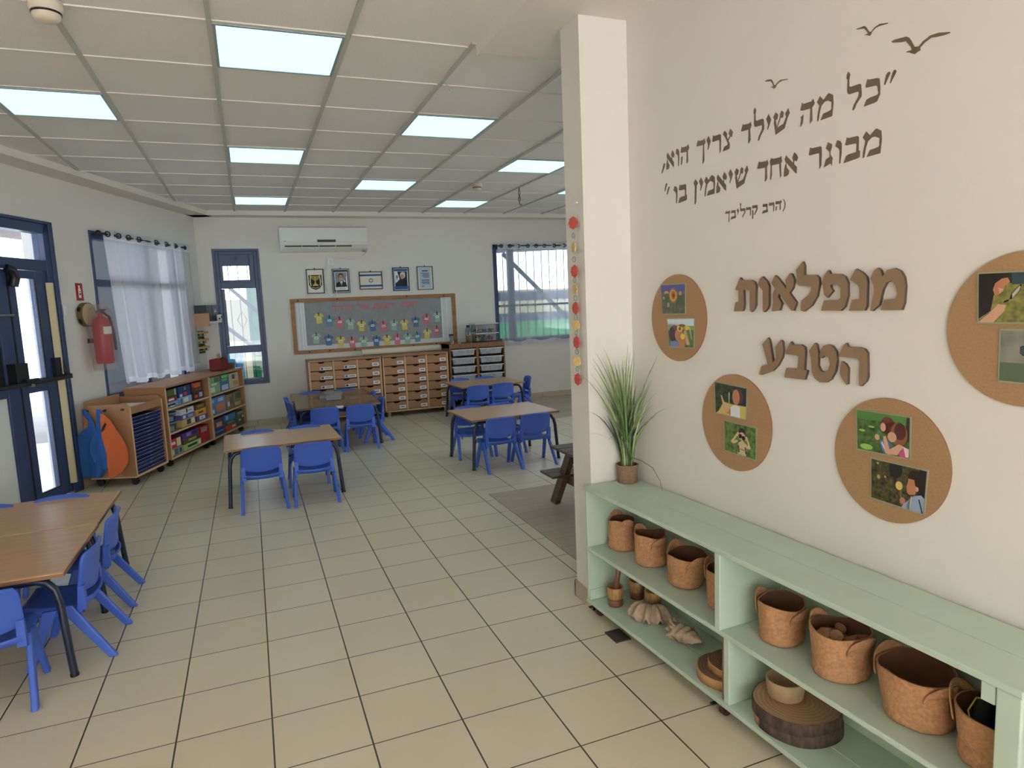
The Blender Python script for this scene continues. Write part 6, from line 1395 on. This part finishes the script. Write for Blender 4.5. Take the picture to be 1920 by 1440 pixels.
# ------------------------------------------------------------------ green shelf
M_grn = mat('pale_green_paint', (190, 207, 190), 0.45, var=0.03, scale=6, bump=0.06, bscale=40)
sf = thing('open_shelf', 'long low pale green wheeled shelf along the right wall', 'shelf', FR.at(-0.04, -0.298), FR.rz)
L, D = 1.915, 0.290
def prt(nm, x0, x1, y0, y1, z0, z1, bv=0.003): return G().box(x0, x1, y0, y1, z0, z1).build(nm, M_grn, sf, bevel=bv)
prt('top_board', -0.004, L, -0.003, 0.145, 0.628, 0.646); prt('top_board', -0.004, L, 0.1465, D, 0.628, 0.646)
prt('side_panel', 0.0, 0.018, 0.004, D, 0.078, 0.628); prt('side_panel', L-0.02, L-0.002, 0.004, D, 0.078, 0.628)
prt('middle_shelf', 0.018, L-0.02, 0.002, D-0.006, 0.326, 0.344)
prt('bottom_board', 0.0, L, 0.0, 0.142, 0.060, 0.078); prt('bottom_board', 0.0, L, 0.1435, D, 0.060, 0.078)
prt('back_panel', 0.018, L-0.02, D-0.006, D, 0.078, 0.628, 0)
prt('corner_post', L-0.055, L-0.002, -0.001, 0.022, 0.078, 0.628)
prt('divider', 0.923, 0.951, 0.0, D-0.006, 0.344, 0.628); prt('divider', 0.962, 0.990, 0.006, D-0.006, 0.078, 0.326)
prt('corner_block', 0.018, 0.030, 0.006, 0.10, 0.078, 0.128); prt('corner_block', L-0.09, L-0.058, 0.002, 0.016, 0.58, 0.628)
for x in (0.05, 0.93, L-0.06):
    for y in (0.045, D-0.05):
        g = G()
        c = G().cyl((x-0.010, y, 0.024), (x+0.010, y, 0.024), 0.024, n=18).build('caster_wheel', mat('dark_red_rubber', (84, 44, 44), 0.5) if (x, y) == (0.05, 0.045) else bpy.data.materials['dark_red_rubber'], sf, bevel=0.003)
        G().box(x-0.016, x-0.012, y-0.014, y+0.018, 0.02, 0.06).box(x+0.012, x+0.016, y-0.014, y+0.018, 0.02, 0.06).box(x-0.02, x+0.02, y-0.02, y+0.02, 0.054, 0.0605).box(x-0.028, x-0.012, y-0.05, y-0.014, 0.042, 0.046).build('fork', mat('caster_steel', (70, 70, 72), 0.4, 0.6) if (x, y) == (0.05, 0.045) else bpy.data.materials['caster_steel'], c)
SH0 = 0.0785; SH1 = 0.3445; ST = 0.6465
tag(G().box(0, 0.012, 0, 0.24, 0, 0.246).build('wooden_board', wood('brown_plank', (158, 124, 98), (136, 104, 80), 'z', 0.6), loc=FR.at(0.907, -0.285, SH0), rz=FR.rz, bevel=0.002), 'thin brown wooden board standing against the lower divider of the green shelf', 'board')

# cork bags
M_bag = mat('cork_fabric', (190, 140, 100), 0.8, var=0.22, scale=95, bump=0.25, bscale=180)
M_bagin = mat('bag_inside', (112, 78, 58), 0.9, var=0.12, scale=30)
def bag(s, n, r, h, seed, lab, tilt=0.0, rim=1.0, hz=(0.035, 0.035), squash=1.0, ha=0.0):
    random.seed(seed)
    ph = [random.uniform(0, 6.28) for _ in range(8)]
    t = thing('cork_bag', lab, 'bag', FR.at(s, -n, SH1), FR.rz+random.uniform(-0.2, 0.2), 'cork bags on the green shelf')
    def rad(a, v):
        w = 1+0.030*math.sin(2*a+ph[0])+0.022*math.sin(3*a+ph[1]+2.2*v)+0.014*math.sin(5*a+ph[2]-3*v)+0.008*math.sin(9*a+ph[5]+5*v)
        fold = 1-0.045*math.exp(-((v-0.30-0.10*math.sin(a+ph[3]))/0.07)**2)+0.03*math.exp(-((v-0.18)/0.10)**2)
        base = 0.93+(rim-0.93)*v
        if v < 0.06: base *= 0.90+0.10*math.sqrt(max(0, v/0.06))
        return r*w*fold*base
    def top(a): return h*(1+0.035*math.sin(2*a+ph[4])+0.02*math.sin(3*a+ph[6]))
    def outer(u, v):
        a = 2*PI*u; q = rad(a, v)
        return (q*math.cos(a)+tilt*v*0.05, squash*q*math.sin(a), max(0.001, top(a)*v))
    def inner(u, v):
        a = 2*PI*u; q = rad(a, 1-v*0.95)-0.005
        return (q*math.cos(a)+tilt*(1-v)*0.05, squash*q*math.sin(a), top(a)*(1-v)+0.012*v)
    g = G().surf(outer, 56, 24)
    g.surf(lambda u, v: tuple((1-v)*p+v*q for p, q in zip(outer(u, 1), inner(u, 0))), 56, 1)
    vs = [outer(i/56, 0) for i in range(56)]
    g.add(vs, [tuple(range(56))[::-1]])
    g.build('bag_body', M_bag, t)
    g = G().surf(lambda u, v: inner(1-u, v), 56, 12)
    vs = [inner(i/56, 1) for i in range(56)]
    g.add(vs, [tuple(range(56))])
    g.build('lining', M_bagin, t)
    for k, a0 in enumerate((PI+ha, ha)):
        H = hz[k]
        def rib(u, v):
            # strap: a band looping above the rim, hugging the bag wall at both ends
            a = a0+(u-0.5)*1.25
            q = rad(a, 1.0)+0.003+0.010*math.sin(PI*u)
            z = top(a)-0.035+(0.035+H)*math.sin(PI*u)**0.6
            return ((q+0.004*(v-0.5))*math.cos(a)+tilt*0.05, squash*(q+0.004*(v-0.5))*math.sin(a), z-0.034*(1-v)*(0.4+0.6*math.sin(PI*u)))
        G().surf(rib, 20, 3).build('handle', M_bag, t, solid=0.0035)
    return t
bag(0.062, 0.150, 0.073, 0.140, 1, 'cork bag at the plant end of the green shelf, leftmost of the upper row', rim=0.86, hz=(0.022, 0.024))
bag(0.285, 0.146, 0.072, 0.140, 2, 'cork bag standing second from the plant end on the green shelf', rim=0.95, hz=(0.024, 0.006))
bag(0.530, 0.148, 0.076, 0.132, 3, 'wide mouthed cork bag, third from the plant end on the green shelf', rim=1.10, hz=(0.030, 0.022), tilt=0.3)
bag(0.782, 0.148, 0.076, 0.150, 4, 'cork bag half hidden by the upper divider of the green shelf', rim=1.02, hz=(0.022, 0.02))
bag(1.045, 0.146, 0.082, 0.135, 5, 'cork bag with a dark inside, first to the right of the upper divider', rim=0.97, hz=(0.022, 0.008))
bag(1.285, 0.146, 0.088, 0.148, 6, 'cork bag filled with small wooden discs on the green shelf', rim=1.0, hz=(0.022, 0.010))
bag(1.540, 0.146, 0.092, 0.140, 7, 'slumped empty cork bag with a wide open mouth on the green shelf', rim=1.08, hz=(0.022, 0.012), tilt=-0.2)
bag(1.752, 0.150, 0.092, 0.138, 8, 'cork bag holding black binoculars at the right end of the green shelf', rim=1.04, hz=(0.03, -0.01))
# contents
random.seed(21)
M_disc = mat('branch_disc_wood', (176, 128, 92), 0.7, var=0.12, scale=60)
M_bark = mat('bark', (98, 80, 68), 0.9, col2=(60, 48, 42), scale=55, stretch=(1, 1, 0.25), bump=0.6, bscale=70)
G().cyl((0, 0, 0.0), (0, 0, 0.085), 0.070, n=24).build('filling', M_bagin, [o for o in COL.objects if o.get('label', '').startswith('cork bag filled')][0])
for k in range(18):
    a = random.uniform(0, 2*PI); q = 0.058*math.sqrt(random.random())
    tl = Matrix.Rotation(random.uniform(-0.5, 0.5), 4, 'X') @ Matrix.Rotation(random.uniform(-0.5, 0.5), 4, 'Y')
    r = random.uniform(0.014, 0.022)
    g = G()
    n = 16
    vs = [tuple(tl @ Vector((r*math.cos(2*PI*i/n), r*math.sin(2*PI*i/n), z))) for z in (-0.004, 0.004) for i in range(n)]
    g.add(vs, [tuple(range(n))[::-1], tuple(range(n, 2*n))])
    g.add(vs, [(i, (i+1) % n, n+(i+1) % n, n+i) for i in range(n)], True, 1)
    p = FR.at(1.285+q*math.cos(a), -0.146+q*math.sin(a), SH1+0.098+0.014*(k % 3))
    tag(g.build('wooden_disc', [M_disc, M_disc], loc=p, rz=FR.rz), 'small round wooden disc among the discs filling the cork bag', 'wooden disc', 'wooden discs in the cork bag')
g = G()
for sx in (-1, 1):
    g.cyl((sx*0.032, -0.045, 0.02), (sx*0.030, 0.02, 0.045), 0.030, 0.024, n=18).cyl((sx*0.030, 0.02, 0.045), (sx*0.028, 0.05, 0.056), 0.020, 0.022, n=16)
g.box(-0.02, 0.02, -0.012, 0.03, 0.02, 0.05)
b = thing('binoculars', 'black binoculars lying in the rightmost cork bag of the green shelf', 'binoculars', FR.at(1.755, -0.160, SH1+0.085), FR.rz+0.5)
g.build('body', mat('black_rubber', (22, 24, 30), 0.35), b)
g = G()
for sx in (-1, 1): g.cyl((sx*0.032, -0.046, 0.0195), (sx*0.032, -0.0465, 0.0193), 0.022, n=16)
g.build('lens', mat('dark_lens', (14, 18, 34), 0.05), b)
G().tube([(-0.055, -0.05, 0.03), (-0.065, -0.01, 0.045), (-0.05, 0.02, 0.068), (-0.01, 0.025, 0.075), (0.03, 0.02, 0.07)], 0.0022, 6).build('yellow_cord', mat('yellow_cord', (190, 180, 90), 0.6), b)
t = thing('black_case', 'black case beside the binoculars in the rightmost cork bag', 'case', FR.at(1.775, -0.105, SH1+0.055), FR.rz)
G().box(-0.05, 0.035, -0.025, 0.025, 0, 0.135).build('case', bpy.data.materials['black_rubber'], t, bevel=0.012)
# mortars, shells, slices
M_bam = wood('striped_pale_wood', (196, 152, 100), (150, 108, 66), 'z', 0.45, scale=14)
M_rosew = mat('red_brown_wood', (126, 82, 62), 0.4, var=0.1, scale=12)
def mortar(s, n, lab, pestle, k=1.0):
    t = thing('wooden_mortar', lab, 'mortar', FR.at(s, -n, SH0), FR.rz, 'wooden mortars on the green shelf')
    G().lathe([(a*k, b*k) for a, b in [(0.0, 0.03), (0.030, 0.028), (0.037, 0.045), (0.041, 0.065), (0.040, 0.088), (0.037, 0.092), (0.034, 0.088), (0.033, 0.06), (0.02, 0.045), (0.0, 0.042)]], 28).build('bowl', M_bam, t)
    G().lathe([(a*k, b*k) for a, b in [(0.0, 0.0), (0.034, 0.0), (0.036, 0.012), (0.033, 0.018), (0.036, 0.024), (0.030, 0.030), (0.0, 0.0305)]], 28).build('foot', M_rosew, t)
    if pestle:
        p = thing('wooden_pestle', 'red brown wooden pestle standing in the front mortar on the green shelf', 'pestle', FR.at(s, -n, SH0+0.047*k), FR.rz)
        G().tube([(0, 0, 0.0), (0.001, 0.003, 0.03), (0.004, 0.010, 0.08), (0.007, 0.016, 0.125), (0.008, 0.017, 0.132)], 0.01, 14, rs=[0.013, 0.015, 0.012, 0.013, 0.008]).build('pestle', M_rosew, p)
mortar(0.085, 0.212, 'wooden mortar with the pestle, frontmost at the left end of the green shelf', True)
mortar(0.072, 0.080, 'wooden mortar behind the one with the pestle on the green shelf', False)
mortar(0.208, 0.082, 'wooden mortar behind the clam shell on the green shelf', False)
M_shell = mat('chalky_shell', (186, 164, 140), 0.75, var=0.18, scale=40, bump=0.4, bscale=60)
def clam(u, v):
    s = 2*u-1
    a = s*1.35
    w = v**0.8
    rip = math.cos(s*PI*4.6)
    R_ = 0.104*w*(1+0.10*rip*w)
    x = R_*math.sin(a)*1.0
    y = 0.045-R_*math.cos(a)*0.95
    z = 0.010+0.062*math.sin(PI*(0.20+0.62*v)) - 0.012*(1-rip)*v**1.5 + (0.022*rip*v*v) - 0.038*v**3 - 0.018*s*s*v
    return (x, y, max(0.003, z))
tag(G().surf(clam, 90, 18).build('clam_shell', M_shell, loc=FR.at(0.285, -0.160, SH0), rz=FR.rz+0.70, solid=0.005), 'fluted giant clam shell on the bottom board of the green shelf', 'shell')
cs = thing('conch_shell', 'spiny conch shell right of the clam shell on the green shelf', 'shell', FR.at(0.525, -0.150, SH0+0.043), FR.rz+0.15)
def conch(u, v):
    a = 2*PI*u
    x = -0.085+0.18*v
    r = 0.048*(math.sin(PI*min(1, max(0, (v*0.92+0.06))))**0.75)*(1-0.42*v)
    r *= 1+0.10*math.cos(v*PI*11+a)*(0.4+0.6*v)+0.05*math.sin(4*a+6*v)
    return (x, r*math.cos(a)*1.15, r*math.sin(a)*0.86-0.006*math.sin(PI*v))
g = G().surf(conch, 40, 44)
random.seed(5)
for k in range(15):
    v = random.choice((0.10, 0.24, 0.40, 0.55)); a = 2*PI*(k*0.19 % 1.0)
    p = conch(a/(2*PI), v); d = Vector((-0.5+0.3*v, math.cos(a), math.sin(a))).normalized()
    q = Vector(p)+d*random.uniform(0.012, 0.022)
    if q.z < -0.040: q.z = -0.040
    g.cyl(p, q, 0.011, 0.0015, n=7, caps=False)
g.build('shell', M_shell, cs)
def ring_wood(name, a, b, scale):
    m, nt, bs = newmat(name)
    tc = nt.nodes.new('ShaderNodeTexCoord')
    wv = nt.nodes.new('ShaderNodeTexWave')
    wv.wave_type = 'RINGS'; wv.rings_direction = 'Z'
    wv.inputs['Scale'].default_value = scale
    wv.inputs['Distortion'].default_value = 2.5
    nt.links.new(tc.outputs['Object'], wv.inputs['Vector'])
    cr = nt.nodes.new('ShaderNodeValToRGB')
    cr.color_ramp.elements[0].color = rgb(*b); cr.color_ramp.elements[1].color = rgb(*a)
    nt.links.new(wv.outputs['Fac'], cr.inputs['Fac'])
    nt.links.new(cr.outputs['Color'], bs.inputs['Base Color'])
    bs.inputs['Roughness'].default_value = 0.65
    m.diffuse_color = rgb(*a)
    return m
M_ring = ring_wood('slice_face', (176, 140, 104), (158, 122, 90), 22)
M_ring2 = ring_wood('carved_slice_face', (140, 108, 82), (108, 80, 62), 30)
M_slside = mat('slice_side_wood', (184, 138, 92), 0.6, var=0.14, scale=14)
def slice_(s, n, z, r, h, lab, face, side, seed, tilt=0.0, grp='wood slices on the green shelf', patch=False):
    random.seed(seed)
    ph = [random.uniform(0, 6) for _ in range(3)]
    N = 64
    ro = [r*(1+0.015*math.sin(2*2*PI*i/N+ph[0])+0.012*math.sin(5*2*PI*i/N+ph[1])) for i in range(N)]
    t = thing('wood_slice', lab, 'wood slice', FR.at(s, -n, z), FR.rz, grp)
    t.rotation_euler = (tilt, 0, FR.rz) if tilt else (0, 0, FR.rz)
    top = [(q*math.cos(2*PI*i/N), q*math.sin(2*PI*i/N), h) for i, q in enumerate(ro)]
    bot = [(x, y, 0) for x, y, _ in top]
    G().add([(x*0.965, y*0.965, zz) for x, y, zz in top]+[(x*0.965, y*0.965, 0.0) for x, y, zz in top], [tuple(range(N)), tuple(range(N, 2*N))[::-1]]).build('face', face, t)
    g = G().add(bot+[(x*1.0, y*1.0, zz-0.004) for x, y, zz in top]+[(x*0.965, y*0.965, zz) for x, y, zz in top]+[(x*0.965, y*0.965, 0) for x, y, zz in bot],
                [(i, (i+1) % N, N+(i+1) % N, N+i) for i in range(N)]+[(N+i, N+(i+1) % N, 2*N+(i+1) % N, 2*N+i) for i in range(N)]+[((i+1) % N, i, 3*N+i, 3*N+(i+1) % N) for i in range(N)], True)
    if patch:
        for i in range(N):
            if 0.62 < i/N < 0.70:
                for off in (0, N): g.mi[i+off] = 1
    g.build('bark_edge', [side, M_slside], t)
    return t
slice_(1.125, 0.150, SH0, 0.138, 0.038, 'bark edged wood slice with a bare patch, lower of two under the clay bowl', M_ring, M_bark, 1, patch=True)
slice_(1.120, 0.152, SH0+0.0385, 0.140, 0.040, 'bark edged wood slice directly under the clay bowl', M_ring, M_bark, 2)
slice_(0.800, 0.165, SH0, 0.116, 0.036, 'grooved wood slice lying lowest against the thin wooden board', M_ring2, M_slside, 3)
slice_(0.822, 0.160, SH0+0.0365, 0.090, 0.034, 'grooved wood slice lying on another beside the thin wooden board', M_ring2, M_slside, 4)
slice_(0.856, 0.150, SH0+0.071, 0.056, 0.045, 'small dark round wood piece on top of the grooved slices', mat('dark_wood_face', (112, 84, 68), 0.6), mat('dark_wood_side', (96, 72, 58), 0.6), 5)
cb = thing('clay_bowl', 'small tan clay bowl on the bark edged wood slices', 'bowl', FR.at(1.085, -0.165, SH0+0.0785), FR.rz)
G().lathe([(0.0, 0.0), (0.050, 0.0), (0.058, 0.006), (0.064, 0.058), (0.064, 0.066), (0.058, 0.067), (0.056, 0.058), (0.050, 0.012), (0.0, 0.010)], 36).build('bowl', mat('tan_clay', (176, 150, 112), 0.75, var=0.08, scale=40), cb)

# ------------------------------------------------------------------ potted grass
pp = thing('potted_grass', 'tall artificial grass in a striped brown pot on the green shelf', 'potted plant', FR.at(0.012, -0.082, ST), FR.rz)
rings = []
for k in range(14):
    z = k*0.0062
    rings += [(0.046+0.005*k/14, z), (0.048+0.005*k/14, z+0.0031)]
prof = [(0.0, 0.0)]+rings+[(0.054, 0.088), (0.051, 0.090), (0.047, 0.086), (0.046, 0.07)]
G().lathe(prof, 36).build('pot', mat('coiled_brown_rope', (150, 122, 92), 0.8, col2=(116, 92, 68), scale=60, stretch=(1, 1, 8)), pp)
G().cyl((0, 0, 0.07), (0, 0, 0.076), 0.047, n=24).build('soil', mat('dark_soil', (44, 38, 34), 0.95), pp)
random.seed(12)
M_bl = [mat('grass_green', (126, 152, 92), 0.5, var=0.2, scale=30), mat('grass_pale', (178, 194, 138), 0.5, var=0.15, scale=30), mat('grass_dark', (70, 86, 76), 0.5, var=0.2, scale=30)]
g = G()
for k in range(130):
    # tip offsets: x along the shelf, y towards (-) / away from (+) the viewer side; wall at y = +0.08, pillar at x = -0.05
    b0 = (random.uniform(-0.026, 0.026), random.uniform(-0.026, 0.026))
    long = random.random()
    h = 0.34+0.33*long if k % 3 else 0.26+0.26*long
    tx = random.gauss(0.05, 0.10); ty = random.gauss(-0.055, 0.085)
    tx = max(-0.045, min(0.24, tx)); ty = max(-0.22, min(0.068, ty))
    droop = 0.02*random.random()*(abs(tx)+abs(ty))/0.15
    w = random.uniform(0.0022, 0.0046)
    q = random.uniform(0, PI); wx, wy = math.cos(q), math.sin(q)
    N = 9
    vs = []
    for i in range(N+1):
        v = i/N
        c = v**1.7
        x = b0[0]+(tx-b0[0]*0.3)*c; y = b0[1]+(ty-b0[1]*0.3)*c
        z = 0.075+h*(v-0.0)*(1-0.10*c)-droop*v**4*2.0
        ww = w*(1-v**3)*(0.7+0.6*min(1, v*4)) if i < N else 0.0003
        y2 = min(0.076, y+wy*ww); y1 = min(0.076, y-wy*ww)
        vs += [(x-wx*ww, y1, z), (x+wx*ww, y2, z)]
    g.add(vs, [(2*i, 2*i+1, 2*i+3, 2*i+2) for i in range(N)], True, 1 if k % 4 == 0 else (2 if k % 3 == 0 else 0))
g.build('grass_blades', M_bl, pp)
g = G()
pts = [(0.02, -0.01, 0.075), (0.045, -0.012, 0.115), (0.065, -0.012, 0.135), (0.12, 0.0, 0.13), (0.18, 0.02, 0.105), (0.215, 0.035, 0.05), (0.225, 0.04, 0.005)]
g.tube(pts, 0.0016, 5, rs=[0.003, 0.003, 0.0025, 0.002, 0.0018, 0.0014, 0.001])
g.build('dry_blade', mat('dry_blade', (120, 104, 84), 0.7), pp)
tag(G().box(0, 0.077, 0, 0.105, 0.0, 0.005).build('floor_plate', mat('dark_floor_plate', (66, 60, 58), 0.5), loc=(1.410, 2.455, 0.0)), 'small dark square plate on the floor under the green shelf', 'plate')
